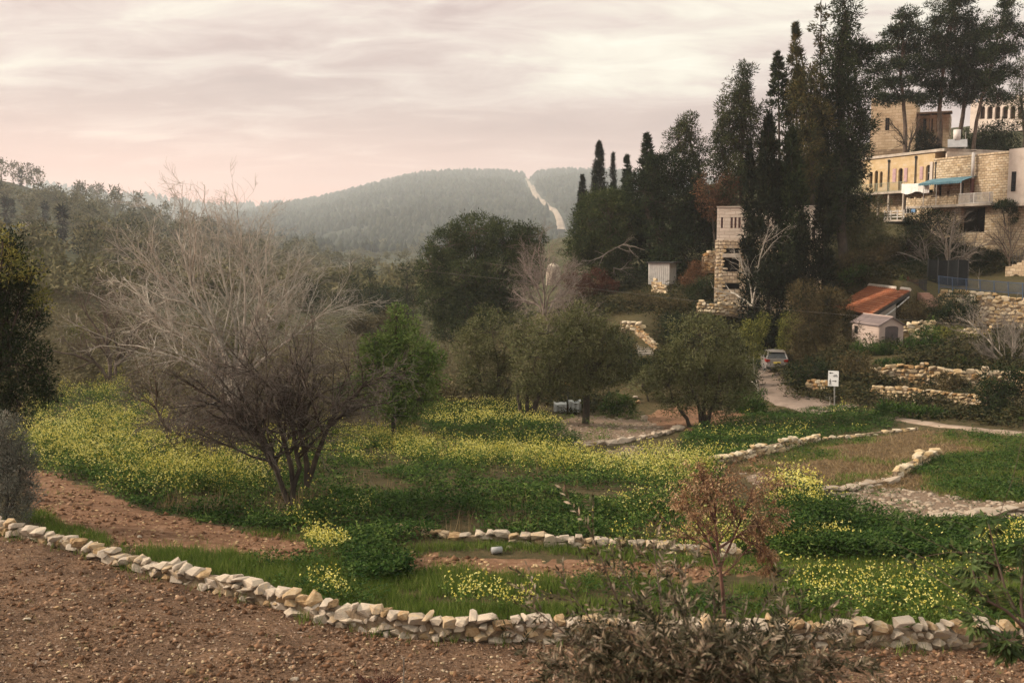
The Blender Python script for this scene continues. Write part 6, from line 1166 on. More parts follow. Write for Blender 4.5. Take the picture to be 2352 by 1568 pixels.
bush('weeds hanging at the foot of the lower terrace wall', (2130, 958), [(2040, 938, 30, 13), (2090, 944, 34, 13), (2140, 950, 34, 14), (2190, 957, 30, 13), (2235, 962, 26, 12)], 'herbd', None, cr=.26, up=.7)
bush('green shrub on the terrace left of the tall block wall base', (2165, 782), [(2160, 768, 26, 16), (2200, 765, 22, 14), (2245, 770, 24, 14)], 'yellowg', 75)
bush('russet shrub left of the tower house', (1606, 650), [(1600, 622, 26, 20), (1580, 640, 20, 16)], 'russet', 93, cr=.3)
bush('dark glossy shrub left of the tower house base', (1615, 700), [(1620, 655, 20, 28), (1600, 675, 22, 24), (1628, 685, 16, 22)], 'darkg', 89, cr=.32)
bush('dull red shrub thicket in the garden below the domed pine', (1355, 690), [(1320, 645, 32, 20), (1365, 640, 32, 24), (1345, 665, 40, 16), (1395, 655, 26, 20)], 'redl', 99, cr=.34)
bush('black green hedge below the domed pine', (1440, 690), [(1430, 660, 30, 26), (1465, 650, 24, 40), (1410, 675, 30, 16)], 'cyp', 101, cr=.36)
bush('twiggy brown garden shrub with pale stems', (1520, 745), [(1470, 690, 36, 22), (1510, 700, 36, 26), (1550, 710, 30, 24), (1490, 725, 40, 16)], 'brownb', 87, cr=.32, dens=.7)
bush('green shrub at the right of the garden steps', (1530, 820), [(1535, 740, 24, 22), (1545, 775, 26, 30), (1520, 800, 18, 24), (1560, 745, 20, 20)], 'darkg', 79)
bush('dark evergreen behind the olive tree with one trunk', (1440, 880), [(1430, 800, 30, 28), (1450, 830, 36, 30), (1430, 855, 40, 26), (1480, 850, 26, 26)], 'darkg', 72, cr=.34)
bush('round dark bush right of the straight olive trunk', (1418, 955), [(1418, 922, 34, 22), (1440, 935, 24, 18), (1395, 935, 22, 16)], 'herbd', None, cr=.3)
bush('olive green shrub filling the bank between the olives and the round tree', (1490, 910), [(1475, 880, 34, 24), (1510, 890, 28, 24), (1490, 860, 30, 22)], 'olive', 66)
bush('brown bramble left of the olive trees', (1010, 940), [(1000, 900, 36, 30), (1035, 920, 30, 24), (985, 930, 30, 20)], 'brownb', None, cr=.34)
bush('dark bramble behind the young green tree', (820, 960), [(800, 900, 40, 34), (840, 930, 40, 30), (770, 940, 36, 26), (870, 960, 34, 18)], 'herbd', None, cr=.36)
bush('yellow green wild bush behind the tall bare tree', (640, 760), [(640, 735, 36, 22), (615, 720, 22, 16)], 'yellowg', 110, cr=.5, L=.25)
bush('green bush seen through the tall bare tree', (540, 830), [(530, 770, 34, 30), (560, 800, 30, 30), (515, 810, 26, 26)], 'olive', 70, cr=.4)
bush('yellowish bush behind the brown bare tree', (170, 800), [(165, 765, 26, 18), (190, 775, 20, 14)], 'yellowg', 90, cr=.45, L=.24)
bush('dark shrub behind the row of flower pots', (2035, 655), [(2010, 630, 34, 20), (2050, 625, 34, 22), (2085, 630, 24, 20)], 'darkg', 94, cr=.4, L=.2)
bush('green shrub left of the flower pots', (1960, 665), [(1950, 640, 30, 24), (1975, 630, 26, 26), (1930, 655, 26, 20)], 'herbd', 92, cr=.4, L=.2)
bush('brown twiggy shrub above the flower pots', (2050, 615), [(2020, 590, 36, 24), (2065, 585, 30, 26), (2100, 600, 28, 22)], 'brownb', 97, cr=.4, dens=.8)
bush('dark shrub left of the black shade screen', (2110, 650), [(2105, 620, 26, 26), (2130, 630, 20, 22)], 'darkg', 91, cr=.36)
bush('dark creeper behind the black shade screen', (2180, 600), [(2150, 585, 30, 18), (2195, 580, 34, 20), (2230, 585, 26, 18)], 'darkg', 96, cr=.4)
bush('dark weeds spilling over the upper terrace wall top', (2080, 848), [(2040, 836, 24, 10), (2090, 838, 30, 10), (2140, 842, 26, 9)], 'herbd', 66, cr=.26, up=.6)
bush('ivy patch on the left end of the upper terrace wall', (2000, 890), [(1990, 862, 22, 20), (2015, 872, 20, 16), (2050, 880, 16, 10)], 'brownb', 64, cr=.24)
bush('dry brown bush between the two terrace walls', (2110, 900), [(2075, 896, 22, 8), (2130, 900, 26, 9), (2165, 904, 20, 8)], 'brownb', 60.5, cr=.22)
bush('low green weeds along the shed terrace', (2230, 840), [(2190, 832, 34, 10), (2240, 836, 34, 10), (2290, 842, 30, 10)], 'herb', 66, cr=.26, up=.7)
bush('dark bush right of the parked car', (1815, 880), [(1810, 838, 12, 24), (1826, 860, 20, 22), (1835, 885, 18, 18)], 'darkg', 75, cr=.26)
# the evergreen and grey shrub cut by the left edge
EVG = lobe_tree('evergreen_tree', 'leafy evergreen tree cut by the left edge', 'tree', (-20, 1010), [(20, 580, 52, 55), (10, 660, 75, 70), (65, 640, 36, 36), (20, 740, 85, 75), (85, 720, 26, 40), (30, 830, 88, 75), (30, 910, 80, 60), (95, 850, 34, 46), (-60, 700, 80, 150), (105, 905, 26, 40)], 'darkg', Y=29, stems=[[(-20, 1010), (-15, 850), (0, 650)]], r0=.16, r1=.06, cr=.28, per=46, L=.10, W=.05, inner=.3)
SPR = lobe_tree('evergreen_tree', 'twig sprays coloured as if sunlit on top of the leafy left edge tree', 'shrub', (-30, 800), [(10, 545, 40, 36), (55, 600, 40, 40), (85, 690, 32, 40), (20, 610, 50, 40)], 'yellowg', Y=28.3, r0=.05, r1=.02, cr=.22, per=26, L=.10, W=.045, dens=.5, limbs=False, sink=1)
adopt(SPR, EVG, 'sunlit_tone_sprays')  # sunlight on the crown is put into these sprays' lighter yellow-green colour
lobe_tree('grey_shrub', 'grey leaved shrub at the left edge above the stone wall', 'shrub', (10, 1215), [(-20, 1060, 60, 90), (10, 1000, 48, 50), (45, 1060, 38, 45), (10, 1100, 60, 55), (30, 1165, 50, 42), (70, 1110, 24, 36)], 'silver', Y=26.0, stems=[[(10, 1215), (15, 1120), (20, 1010)], [(10, 1215), (40, 1130), (50, 1050)]], r0=.05, r1=.02, cr=.2, per=44, L=.09, W=.026, up=.6, dens=1.5)
# pines in the valley, left of the umbrella pine
for x, yt, yb, w, Y, f, lab in ((850, 608, 730, 26, 175, 'pine', 'dark pine with rounded top in the valley left of the umbrella pine'), (800, 630, 740, 34, 170, 'pine', 'leftmost dark pine of the valley clump'), (890, 655, 745, 40, 160, 'darkg', 'squat dark pine in front of the valley clump'), (935, 610, 760, 34, 150, 'pine', 'dark pine touching the umbrella pine on its left'), (715, 628, 730, 32, 165, 'pine', 'dark rounded pine behind the bare branches in the valley'), (905, 700, 800, 44, 125, 'brownb', 'brownish oak below the valley pines'), (830, 720, 800, 40, 130, 'brownb', 'brown bushy oak left below the valley pines')):
    lobe_tree('valley_pine' if f != 'brownb' else 'valley_oak', lab, 'tree', (x, yb), [(x, yt+w*.6, w*.6, w*.6), (x-w*.35, (yt+yb)/2, w*.75, w*.8), (x+w*.35, (yt+yb)/2-4, w*.7, w*.75), (x, yb-w*.6, w, w*.7)], f, Y=Y, r0=.22, cr=.7, per=26, L=.42, W=.14)

# ------------------------------------------------------------------ near trees
def spray(P, n, L, W, fol_dirs, bend=.0):
    """leaves in opposite pairs along thin twigs P (N,k,3)"""
    N, k, _ = P.shape; t = np.linspace(.08, 1, n)[None].repeat(N, 0); f = t*(k-1)*.999; i = f.astype(int); a = (f-i)[..., None]; r = np.arange(N)[:, None]
    pos = P[r, i]*(1-a)+P[r, i+1]*a; d = unit(P[r, i+1]-P[r, i]); s = unit(np.cross(d, rng.normal(size=(N, 1, 3))))*np.where(np.arange(n) % 2, 1, -1)[None, :, None]
    dr = d*fol_dirs+s+np.array((0, 0, bend)); pos = pos.reshape(-1, 3); dr = dr.reshape(-1, 3); m = len(pos)
    return leaves(pos, dr, L*rng.uniform(.7, 1.25, m), W*rng.uniform(.8, 1.2, m), np.clip(np.repeat(rng.uniform(.1, .9, N), n)+rng.normal(0, .22, m), 0, 1), None, False)
def near_olive():
    Y = 6.6; g = np.array((at(1620, 1568, Y)[0], Y, 0)); g[2] = ground(g[0], g[1]); root = empty('olive_sapling', g, 'olive tree crown rising into view at the bottom of the foreground', 'tree')
    top = at(1600, 1600, Y); trunk = resample([g, (g+top)/2+np.array((.15, 0, 0)), top], 8); wood = [tubes(trunk[None], np.linspace(.1, .05, 8)[None], 8)]
    up_ = [(1350, 1205, -.3), (1290, 1335, .3), (1225, 1395, -.2), (1420, 1290, .4), (1500, 1235, .2), (1575, 1290, .4), (1640, 1345, .3), (1780, 1340, .3), (1840, 1400, .2), (1930, 1440, .3), (1545, 1360, -.3), (1460, 1380, -.2)]
    low = [(1210, 1510, .4), (1330, 1480, -.5), (1400, 1440, -.4), (1500, 1450, -.5), (1600, 1440, -.6), (1690, 1450, -.4), (1770, 1470, .2), (1840, 1480, -.5), (1930, 1535, -.3), (1660, 1520, -.8), (1500, 1510, -.8), (1400, 1540, -.6), (1580, 1550, -.9), (1720, 1545, -.9), (1290, 1555, -.2), (1860, 1560, -.7), (1460, 1580, -.9), (1990, 1500, .2), (1340, 1590, -.6), (1780, 1585, -.8)]
    def limb(x, y, dy):
        e = at(x, y, Y+dy); s = top+rng.normal(0, .1, 3)-np.array((0, 0, .1)); mid = s*.45+e*.55+np.array((0, 0, .07))+rng.normal(0, .05, 3); return resample([s, mid, e], 8)
    crown = []
    for tips, n1, n2 in ((up_, 9, 1), (low, 12, 4)):
        P0 = np.stack([limb(*t) for t in tips]); R0 = np.repeat(np.linspace(.011, .003, 8)[None], len(P0), 0); wood.append(tubes(P0, R0, 5))
        P1, R1 = grow(P0, R0, n1, .30, 34, .02, 5, .3, .10, .6, .002); P2, R2 = grow(P1, R1, n2, .55, 36, .0, 4, .2, .10, .6, .0014); wood += [tubes(P1, R1, 3), tubes(P2, R2, 3)]
        crown += [spray(P2, 9, .060, .0155, .9), spray(P1, 11, .062, .0155, .9), spray(P0[:, 3:], 12, .062, .016, .9)]
    finish_tree(root, wood, crown, 'brown', 'oliven', 'trunk_and_twigs', 'leaves')
near_olive()
def rusty_tree():
    g = hit1(1668, 1462); Y = g[1]; root = empty('rusty_sapling', g, 'young tree with rust brown dry leaves beyond the foreground olive', 'tree')
    st = [[(1664, 1462), (1662, 1380), (1652, 1290), (1640, 1180), (1650, 1090)], [(1655, 1300), (1690, 1220), (1720, 1140), (1740, 1090)], [(1652, 1290), (1620, 1230), (1585, 1180), (1560, 1150)], [(1650, 1260), (1690, 1230), (1750, 1190), (1785, 1180)], [(1645, 1200), (1620, 1140), (1610, 1090)], [(1690, 1230), (1740, 1250), (1772, 1290)]]
    P = np.stack([px_line(s, Y, 8) for s in st]); P[1:, :, 1] += np.linspace(0, 1, 8)[None]*rng.normal(0, .5, (5, 1)); R0 = np.linspace(.05, .012, 8)[None].repeat(len(st), 0); R0[1:] *= .55
    wood = [tubes(P, R0, 7)]; P1, R1 = grow(P, R0, 17, .40, 46, .0, 5, .34, .18, .6, .005); P2, R2 = grow(P1, R1, 8, .6, 42, -.09, 4, .15, .2, .6, .003); wood += [tubes(P1, R1, 4), tubes(P2, R2, 3)]
    finish_tree(root, wood, [spray(P2, 8, .075, .022, .5, -.5), spray(P1, 5, .075, .022, .5, -.5)], 'red', 'rust', 'trunk_and_twigs', 'leaves')
rusty_tree()
def almond():
    Y = 7.6; g = np.array((at(2400, 1560, Y)[0], Y, 0)); g[2] = ground(g[0], g[1]); root = empty('almond_sapling', g, 'young tree with drooping fresh green leaves at the right edge', 'tree')
    st = [[(2420, 1700), (2390, 1560), (2352, 1440), (2300, 1330), (2270, 1200)], [(2352, 1440), (2310, 1400), (2250, 1370), (2232, 1300)], [(2380, 1540), (2330, 1500), (2280, 1460), (2240, 1430)], [(2400, 1620), (2380, 1520), (2350, 1470), (2310, 1480)], [(2352, 1440), (2345, 1380), (2350, 1310), (2352, 1250)], [(2390, 1560), (2395, 1450), (2400, 1330), (2390, 1240)], [(2300, 1330), (2285, 1290), (2255, 1280)]]
    P = np.stack([px_line(s, Y+rng.normal(0, .2), 8) for s in st]); P[0, 0] = g; R0 = np.linspace(.016, .005, 8)[None].repeat(len(st), 0); wood = [tubes(P, R0, 6)]
    P1, R1 = grow(P, R0, 10, .24, 45, -.12, 5, .3, .1, .6, .003); wood.append(tubes(P1, R1, 3)); crown = [spray(P1, 17, .09, .024, .6, -.75)]
    tips = P[:, -1]; C, F_, r = clumps_to_leaves(tips, .08, 40, .10, .028, -.6, tri=False); crown.append((C, F_, r)); finish_tree(root, wood, crown, 'brown', 'almond', 'trunk_and_twigs', 'leaves')
almond()
def red_shrub():
    g = hit1(870, 1600, y0=7); Y = g[1]; root = empty('red_shrub', g, 'small dark red leaved shrub at the bottom edge', 'shrub'); n = 46; th = rng.uniform(0, 6.28, n); ln = rng.uniform(.25, .62, n)
    e = np.stack([np.cos(th)*ln*.75, np.sin(th)*ln*.6, ln*.8*rng.uniform(.5, 1.1, n)], 1); P = np.stack([np.repeat(g[None], n, 0), g+e*.5+np.array((0, 0, .05)), g+e], 1)
    finish_tree(root, [tubes(P, np.array([[.008, .006, .003]]).repeat(n, 0), 3)], [spray(P, 26, .05, .022, .6, .1)], 'red', 'redl', 'stems', 'leaves')
red_shrub()
# ------------------------------------------------------------------ what nobody could count
def sample(keys, n, jit=5, excl=None, y1=120):
    out = []; tot = 0; polys = [R[k] for k in keys]; allp = np.concatenate([np.array(p, float) for p in polys]); lo, hi = allp.min(0), allp.max(0)
    while tot < n:
        px = rng.uniform(lo[0], hi[0], n*2); py = rng.uniform(lo[1], hi[1], n*2); m = region_mask(px, py, keys, jit)
        if excl: m &= ~region_mask(px, py, excl, 3)
        px, py = px[m], py[m]; out.append(np.stack([px, py], 1)); tot += len(px)
        if len(px) == 0: break
    q = np.concatenate(out)[:n]; P = hit(q[:, 0], q[:, 1], y0=8, y1=y1, n=320); ok = ~np.isnan(P[:, 0]); return P[ok], q[ok]
def stuff(name, parts, mat, label, cat):
    V, F, r = cat_parts(parts); tag(link(name, np_mesh(name, V, F, rnd=r), mat), label, cat, kind='stuff')
def blades(P, per, h, w, spread, lean=.35, hv=None):
    n = len(P); h_ = h if hv is None else hv[:, None]*h; off = rng.normal(0, 1, (n, per, 3))*np.array((spread, spread, 0)); pos = (P[:, None]+off).reshape(-1, 3); pos[:, 2] = ground(pos[:, 0], pos[:, 1])-.02
    d = rng.normal(0, lean, (n*per, 3)); d[:, 2] = 1; ln = (np.broadcast_to(h_, (n, per))*rng.uniform(.45, 1.2, (n, per))).ravel(); rr = np.clip(np.repeat(rng.uniform(.15, .8, n), per)+rng.normal(0, .15, n*per), 0, 1)
    return leaves(pos, d, ln, w*rng.uniform(.7, 1.3, n*per), rr)
def herbs(P, per, hmin, hmax, rad, L, W, hs=.18, seed=0.0):
    """leafy weeds: blades of leaf through a low rounded mass whose height wanders over the ground"""
    n = len(P); hv = hmin+(hmax-hmin)*np.clip((fbm(P[:, 0]*hs, P[:, 1]*hs*1.6, seed, 3)-.25)*2.2, 0, 1)*(.55+.9*fbm(P[:, 0]*hs*3.7, P[:, 1]*hs*3.7, seed+2, 2)); t = rng.uniform(0, 1, (n, per))**.7; off = rng.normal(0, 1, (n, per, 2))*rad*(1.1-.5*t[..., None])
    pos = np.concatenate([P[:, None, :2]+off, (P[:, 2][:, None]+t*hv[:, None])[..., None]], 2).reshape(-1, 3); d = rng.normal(0, 1, (n*per, 3)); d[:, 2] = d[:, 2]*.5+.1; nm = rng.normal(0, .5, (n*per, 3))+np.array((0, 0, 1.0)); nm[:, :2] += off.reshape(-1, 2)/rad*.45
    rr = np.clip(np.repeat(rng.uniform(.15, .85, n), per)+rng.normal(0, .15, n*per), 0, 1); return leaves(pos, d, L*rng.uniform(.6, 1.4, n*per), W*rng.uniform(.6, 1.3, n*per), rr, nm), hv
def blooms(P, hv, per, rad, size, up=(.0, .25)):
    n = len(P); pos = np.concatenate([P[:, None, :2]+rng.normal(0, rad, (n, per, 2)), (P[:, 2][:, None]+hv[:, None]*rng.uniform(.8, 1.08, (n, per))+rng.uniform(up[0], up[1], (n, per)))[..., None]], 2).reshape(-1, 3); parts = []
    rr = rng.uniform(0, 1, len(pos))
    for k in range(3):
        d = randdir(len(pos)); parts.append(leaves(pos-d*size*.5+rng.normal(0, size*.25, pos.shape), d, size*rng.uniform(.7, 1.2, len(pos)), size*.8, rr))
    st = leaves(pos-np.array((0, 0, .22)), np.tile(np.array((0, 0, 1.0)), (len(pos), 1))+rng.normal(0, .1, pos.shape), .24, .012, rng.uniform(.2, .7, len(pos))); return parts, st
gr, hb, hd, bl, stw = [], [], [], [], []
# grass strip behind the near wall
P, q = sample(['grass_front'], 6500, 9); den = fbm(P[:, 0]*.35, P[:, 1]*.6, 4, 3); k = (den > .34) | (q[:, 1] > 1390); P = P[k]; gr.append(blades(P, 15, .36, .018, .12, .32, .6+1.1*np.clip(den[k]-.3, 0, 1)))
P, q = sample(['grass_front'], 900, 6); k = fbm(P[:, 0]*.5, P[:, 1]*.8, 9, 3) > .50; v, h = herbs(P[k], 26, .2, .6, .16, .09, .045, .5, 2.); hd.append(v)
P, q = sample(['mustard_front'], 260, 6); v, h = herbs(P, 16, .25, .55, .14, .10, .04, .5, 5.); hb.append(v); b, s = blooms(P, h, 3, .12, .040); bl += b; hb.append(s)
R['few_a'] = [(1010, 1360), (1230, 1360), (1260, 1420), (1050, 1412)]; R['few_b'] = [(700, 1335), (800, 1335), (800, 1390), (720, 1380)]; R['few_c'] = [(700, 1230), (790, 1235), (790, 1280), (710, 1280)]
for ky, n in (('few_a', 60), ('few_b', 40), ('few_c', 110)):
    P, q = sample([ky], n, 2); v, h = herbs(P, 10, .2, .4, .1, .08, .035, .5, 6.); hb.append(v); b, s = blooms(P, h, 4, .1, .045); bl += b; hb.append(s)
R['darkclump'] = [(790, 1290), (850, 1270), (930, 1285), (940, 1330), (860, 1345), (800, 1330)]
P, q = sample(['darkclump'], 130, 3); v, h = herbs(P, 40, .35, .6, .2, .10, .06, .5, 7.); hd.append(v)
# the flower field
P, q = sample(['field'], 9000, 8); kk = fbm(P[:, 0]*.7, P[:, 1]*.9, 71, 3)+.12*fbm(P[:, 0]*.1, P[:, 1]*.1, 72, 2) > .42; P = P[kk]; v, h = herbs(P, 14, .05, .95, .22, .12, .055, .42, 11.); hd.append(v); k = fbm(P[:, 0]*.3, P[:, 1]*.45, 21, 3) > .5; v2, _ = herbs(P[k], 7, .1, .95, .22, .12, .05, .42, 11.); hb.append(v2)
def mustard(keys, n, thr, rr, hh, nb, seed, size=.042):
    """separate leafy mustard clumps, blossom over their tops"""
    P, q = sample(keys, n, 6); d = fbm(P[:, 0]*.17, P[:, 1]*.36, seed, 3)+rng.normal(0, .03, len(P)); k = d > thr; P = P[k]; n = len(P); r = rng.uniform(*rr, n); H = rng.uniform(*hh, n)*(.75+.5*vnoise(P[:, 0]*.5, P[:, 1]*.5, seed))
    per = 46; D = randdir(n*per).reshape(n, per, 3); D[..., 2] = np.abs(D[..., 2]); rad = rng.uniform(.45, 1, (n, per, 1)); pos = P[:, None]+D*rad*np.stack([r, r, H], 1)[:, None]
    nm = D+rng.normal(0, .4, D.shape)+np.array((0, 0, .4)); dr = rng.normal(0, 1, D.shape); rv = np.clip(np.repeat(rng.uniform(.15, .85, n), per)+rng.normal(0, .15, n*per), 0, 1)
    L1 = leaves(pos.reshape(-1, 3), dr.reshape(-1, 3), .12*rng.uniform(.6, 1.4, n*per), .05*rng.uniform(.6, 1.3, n*per), rv, nm.reshape(-1, 3)); half = n*per//2*4
    hb.append(L1)
    fe = np.clip((d[k]-thr)*11, .04, 1)**1.3; m_ = (nb*fe*rng.uniform(.5, 1.3, n)).astype(int)+2; ix = np.repeat(np.arange(n), m_); D = randdir(len(ix)); D[:, 2] = np.abs(D[:, 2])*.9+.25; D = unit(D); p = P[ix]+D*np.stack([r, r, H], 1)[ix]*rng.uniform(.92, 1.25, (len(ix), 1)); rr_ = np.clip(np.repeat(rng.uniform(.1, .9, n), m_)+rng.normal(0, .2, len(ix)), 0, 1)
    for _ in range(3):
        dd = randdir(len(p)); bl.append(leaves(p-dd*size*.5+rng.normal(0, size*.3, p.shape), dd, size*rng.uniform(.6, 1.2, len(p)), size*.8, rr_))
    hb.append(leaves(p-np.array((0, 0, .2)), np.tile(np.array((0, 0, 1.0)), (len(p), 1))+rng.normal(0, .15, p.shape), .2, .012, rng.uniform(.2, .7, len(p))))
R['field_left'] = [(60, 1060), (40, 980), (120, 920), (240, 875), (340, 905), (345, 950), (420, 1020), (500, 1060), (640, 1100), (640, 1190), (480, 1170), (330, 1140), (200, 1090)]
R['field_back'] = [(740, 1000), (920, 1010), (1110, 1045), (1370, 1065), (1620, 1065), (1640, 1110), (1300, 1090), (1000, 1060), (800, 1040)]
mustard(['field'], 1500, .43, (.3, .65), (.4, 1.05), 48, 33.)
mustard(['field_left'], 420, .36, (.4, .85), (.7, 1.35), 66, 35.)
mustard(['field_back'], 320, .38, (.35, .6), (.5, .85), 46, 37.)
P, q = sample(['hump'], 1700, 5); v, h = herbs(P, 15, .3, .9, .24, .12, .05, .2, 14.); hd.append(v); k = (q[:, 1] < 1000) & (rng.uniform(0, 1, len(P)) < .55); b, s = blooms(P[k], h[k], 5, .2, .045); bl += b; hb.append(s)
P, q = sample(['verge'], 2600, 6); v, h = herbs(P, 13, .15, .65, .24, .13, .05, .25, 17.); hd.append(v); k = (fbm(P[:, 0]*.3, P[:, 1]*.4, 3, 3) > .52); v2, _ = herbs(P[k], 6, .15, .6, .24, .12, .05, .25, 17.); hb.append(v2); b, s = blooms(P[k][::6], h[k][::6], 3, .15, .05); bl += b
P, q = sample(['right_green'], 3600, 7); v, h = herbs(P, 13, .2, .8, .22, .11, .05, .3, 19.); k = fbm(P[:, 0]*.3, P[:, 1]*.4, 5, 3) > .47; hd.append(v); v2, _ = herbs(P[k], 8, .2, .75, .22, .11, .05, .3, 19.); hb.append(v2); k = (fbm(P[:, 0]*.28, P[:, 1]*.5, 8, 3) > .5) & (rng.uniform(0, 1, len(P)) < .6); b, s = blooms(P[k][::2], h[k][::2], 4, .16, .042); bl += b; hb.append(s)
R['bushfl'] = [(1760, 1150), (1800, 1120), (1870, 1125), (1890, 1190), (1860, 1270), (1790, 1280)]
P, q = sample(['bushfl'], 420, 4); v, h = herbs(P, 26, .5, 1.3, .25, .11, .055, .4, 23.); hd.append(v); k = q[:, 1] < 1190; b, s = blooms(P[k], h[k], 4, .2, .055); bl += b
P, q = sample(['right_mixed', 'dry'], 4200, 9, ['gravel']); den = fbm(P[:, 0]*.3, P[:, 1]*.45, 41, 4); k = den > .43; gr.append(blades(P[k], 8, .22, .022, .16, .5)); v, h = herbs(P[den > .5], 9, .1, .45, .2, .11, .045, .4, 29.); hd.append(v); stw.append(blades(P[den < .46], 4, .28, .02, .2, 1.2))
P, q = sample(['gravel', 'gravel2', 'rubble', 'dirt'], 700, 9); k = fbm(P[:, 0]*.5, P[:, 1]*.7, 43, 3) > .5; v, h = herbs(P[k], 12, .1, .35, .15, .09, .035, .5, 31.); hd.append(v)
P, q = sample(['rubble'], 200, 6); k = fbm(P[:, 0]*.5, P[:, 1]*.7, 45, 3) > .45; v, h = herbs(P[k], 22, .15, .45, .2, .1, .04, .5, 33.); hb.append(v)
R['trackfringe'] = [(560, 1215), (900, 1262), (1150, 1240), (1560, 1275), (1780, 1286), (2352, 1288), (2352, 1300), (1700, 1300), (1500, 1296), (1200, 1262), (1000, 1262), (900, 1275), (600, 1232)]
P, q = sample(['trackfringe'], 1300, 5); gr.append(blades(P, 9, .24, .016, .12, .35))
R['trackweeds'] = R['track']; P, q = sample(['trackweeds'], 420, 4); k = fbm(P[:, 0]*.6, P[:, 1]*.9, 47, 3) > .50; gr.append(blades(P[k], 10, .16, .014, .10, .45))
R['leftgrass'] = [(80, 1165), (140, 1205), (245, 1232), (250, 1252), (150, 1228), (60, 1195)]; P, q = sample(['leftgrass'], 240, 4); gr.append(blades(P, 12, .22, .016, .10, .4))
P, q = sample(['field'], 900, 6); stw.append(blades(P[fbm(P[:, 0]*.4, P[:, 1]*.4, 91, 3) > .47], 5, .75, .014, .12, .22))
W_ = resample(NEARW, 900); k = rng.permutation(900)[:420]; P = W_[k]+rng.normal(0, .12, (420, 3))*np.array((1, 1, 0))+np.array((0, 1, 0))*rng.choice([-.30, .28], 420, p=[.2, .8])[:, None]; P[:, 2] = ground(P[:, 0], P[:, 1]); gr.append(blades(P, 9, .34, .016, .07, .35)); stw.append(blades(P[::5], 5, .3, .014, .08, .5))
px = rng.uniform(0, 2352, 260); py = rng.uniform(1300, 1560, 260); P = hit(px[in_poly(px, py, R['near_soil'])], py[in_poly(px, py, R['near_soil'])], y0=8, y1=60, n=220); P = P[~np.isnan(P[:, 0])]; gr.append(blades(P[::3], 7, .12, .010, .04, .6)); stw.append(blades(P, 5, .2, .008, .06, 1.6))
stuff('grass', gr, FOL['grass'], 'fresh green grass behind the near wall and along the track', 'grass')
stuff('wild_mustard_leaves', hb, FOL['herb'], 'bright leafy stems of the wild mustard field', 'weeds')
stuff('leafy_weeds', hd, FOL['herbd'], 'dark green leafy weeds covering the terraces', 'weeds')
stuff('mustard_flowers', bl, FOL['bloom'], 'yellow wild mustard blossom across the terraces', 'flowers')
if stw: stuff('dry_straw', stw, FOL['straw'], 'dry straw stalks on the right terrace', 'straw')
# chips and clods on the near soil
def chips():
    px = rng.uniform(-80, 2432, 42000); py = 1215+rng.uniform(0, 1, 42000)**.8*400; m = in_poly(px, py, R['near_soil']); P = hit(px[m], py[m], y0=8, y1=60, n=260); P = P[~np.isnan(P[:, 0])]
    n = len(P); d = rng.normal(0, 1, (n, 3)); d[:, 2] *= .35; big = rng.uniform(0, 1, n)**5; L_ = .035+.09*big; a = leaves(P+np.array((0, 0, .012)), d, L_, L_*rng.uniform(.25, .7, n), rng.uniform(0, 1, n))
    stuff('soil_litter', [a], foliage('litter_and_chips', [(.05, .028, .017), (.11, .065, .042), (.19, .12, .08), (.29, .20, .145), (.40, .31, .245)], trans=0, rough=.9), 'woody litter and chips strewn over the near soil', 'litter')
    k = rng.permutation(n)[:900]; its = [(P[i]+np.array((0, 0, .01)), np.array((1.2, 1, .7))*rng.uniform(.012, .04), rng.uniform(0, 6)) for i in k]; o = merged_rocks(None, M_pale, its, 'gravel_on_soil'); tag(o, 'small pale pebbles scattered over the near soil', 'pebbles')
    # clods of earth: small jittered lumps, many sizes
    for keys, n, lo, hi, nm, lab in ((['near_soil'], 6500, .014, .085, 'soil_clods', 'brown clods of turned earth on the near soil'), (['track', 'dirt'], 2600, .02, .10, 'track_clods', 'reddish clods along the earth track')):
        if keys[0] == 'near_soil': px = rng.uniform(-80, 2432, n*2); py = rng.uniform(1215, 1590, n*2); m = in_poly(px, py, R['near_soil']); Q = hit(px[m], py[m], y0=8, y1=60, n=220); Q = Q[~np.isnan(Q[:, 0])][:n]
        else: Q, _ = sample(keys, n, 3)
        Q = Q[fbm(Q[:, 0]*.8, Q[:, 1]*.8, 81, 3) > .38]; m = len(Q); r = lo+(hi-lo)*rng.uniform(0, 1, m)**4; O = np.array([(1, 0, 0), (0, 1, 0), (-1, 0, 0), (0, -1, 0), (0, 0, .8), (0, 0, -.5)]); V = Q[:, None]+O[None]*r[:, None, None]*rng.uniform(.6, 1.35, (m, 6, 1))+rng.normal(0, .15, (m, 6, 3))*r[:, None, None]+np.array((0, 0, .01)); b = (np.arange(m)*6)[:, None, None]
        F = (np.array([(0, 1, 4), (1, 2, 4), (2, 3, 4), (3, 0, 4), (1, 0, 5), (2, 1, 5), (3, 2, 5), (0, 3, 5)])[None]+b).reshape(-1, 3); o = link(nm, np_mesh(nm, V.reshape(-1, 3), F, rnd=np.repeat(rng.uniform(0, 1, m), 6)), foliage(nm+'_earth', [(.07, .036, .02), (.14, .074, .042), (.22, .125, .075), (.30, .19, .125)], trans=0, rough=.95)); tag(o, lab, 'clods', kind='stuff')
    P, q = sample(['track', 'dirt'], 500, 2); its = [(p, np.array((1.2, 1, .7))*rng.uniform(.02, .06), rng.uniform(0, 6)) for p in P]; tag(merged_rocks(None, M_ochre, its, 'clods_on_track'), 'clods and small stones on the earth track', 'clods')
    P, q = sample(['rubble', 'gravel', 'gravel2'], 1000, 2); its = [(p, np.array((1.2, 1, .7))*rng.uniform(.03, .13), rng.uniform(0, 6)) for p in P]; tag(merged_rocks(None, M_wl, its, 'rubble_on_gravel'), 'pale rubble on the bare gravel patches', 'rubble')
chips()
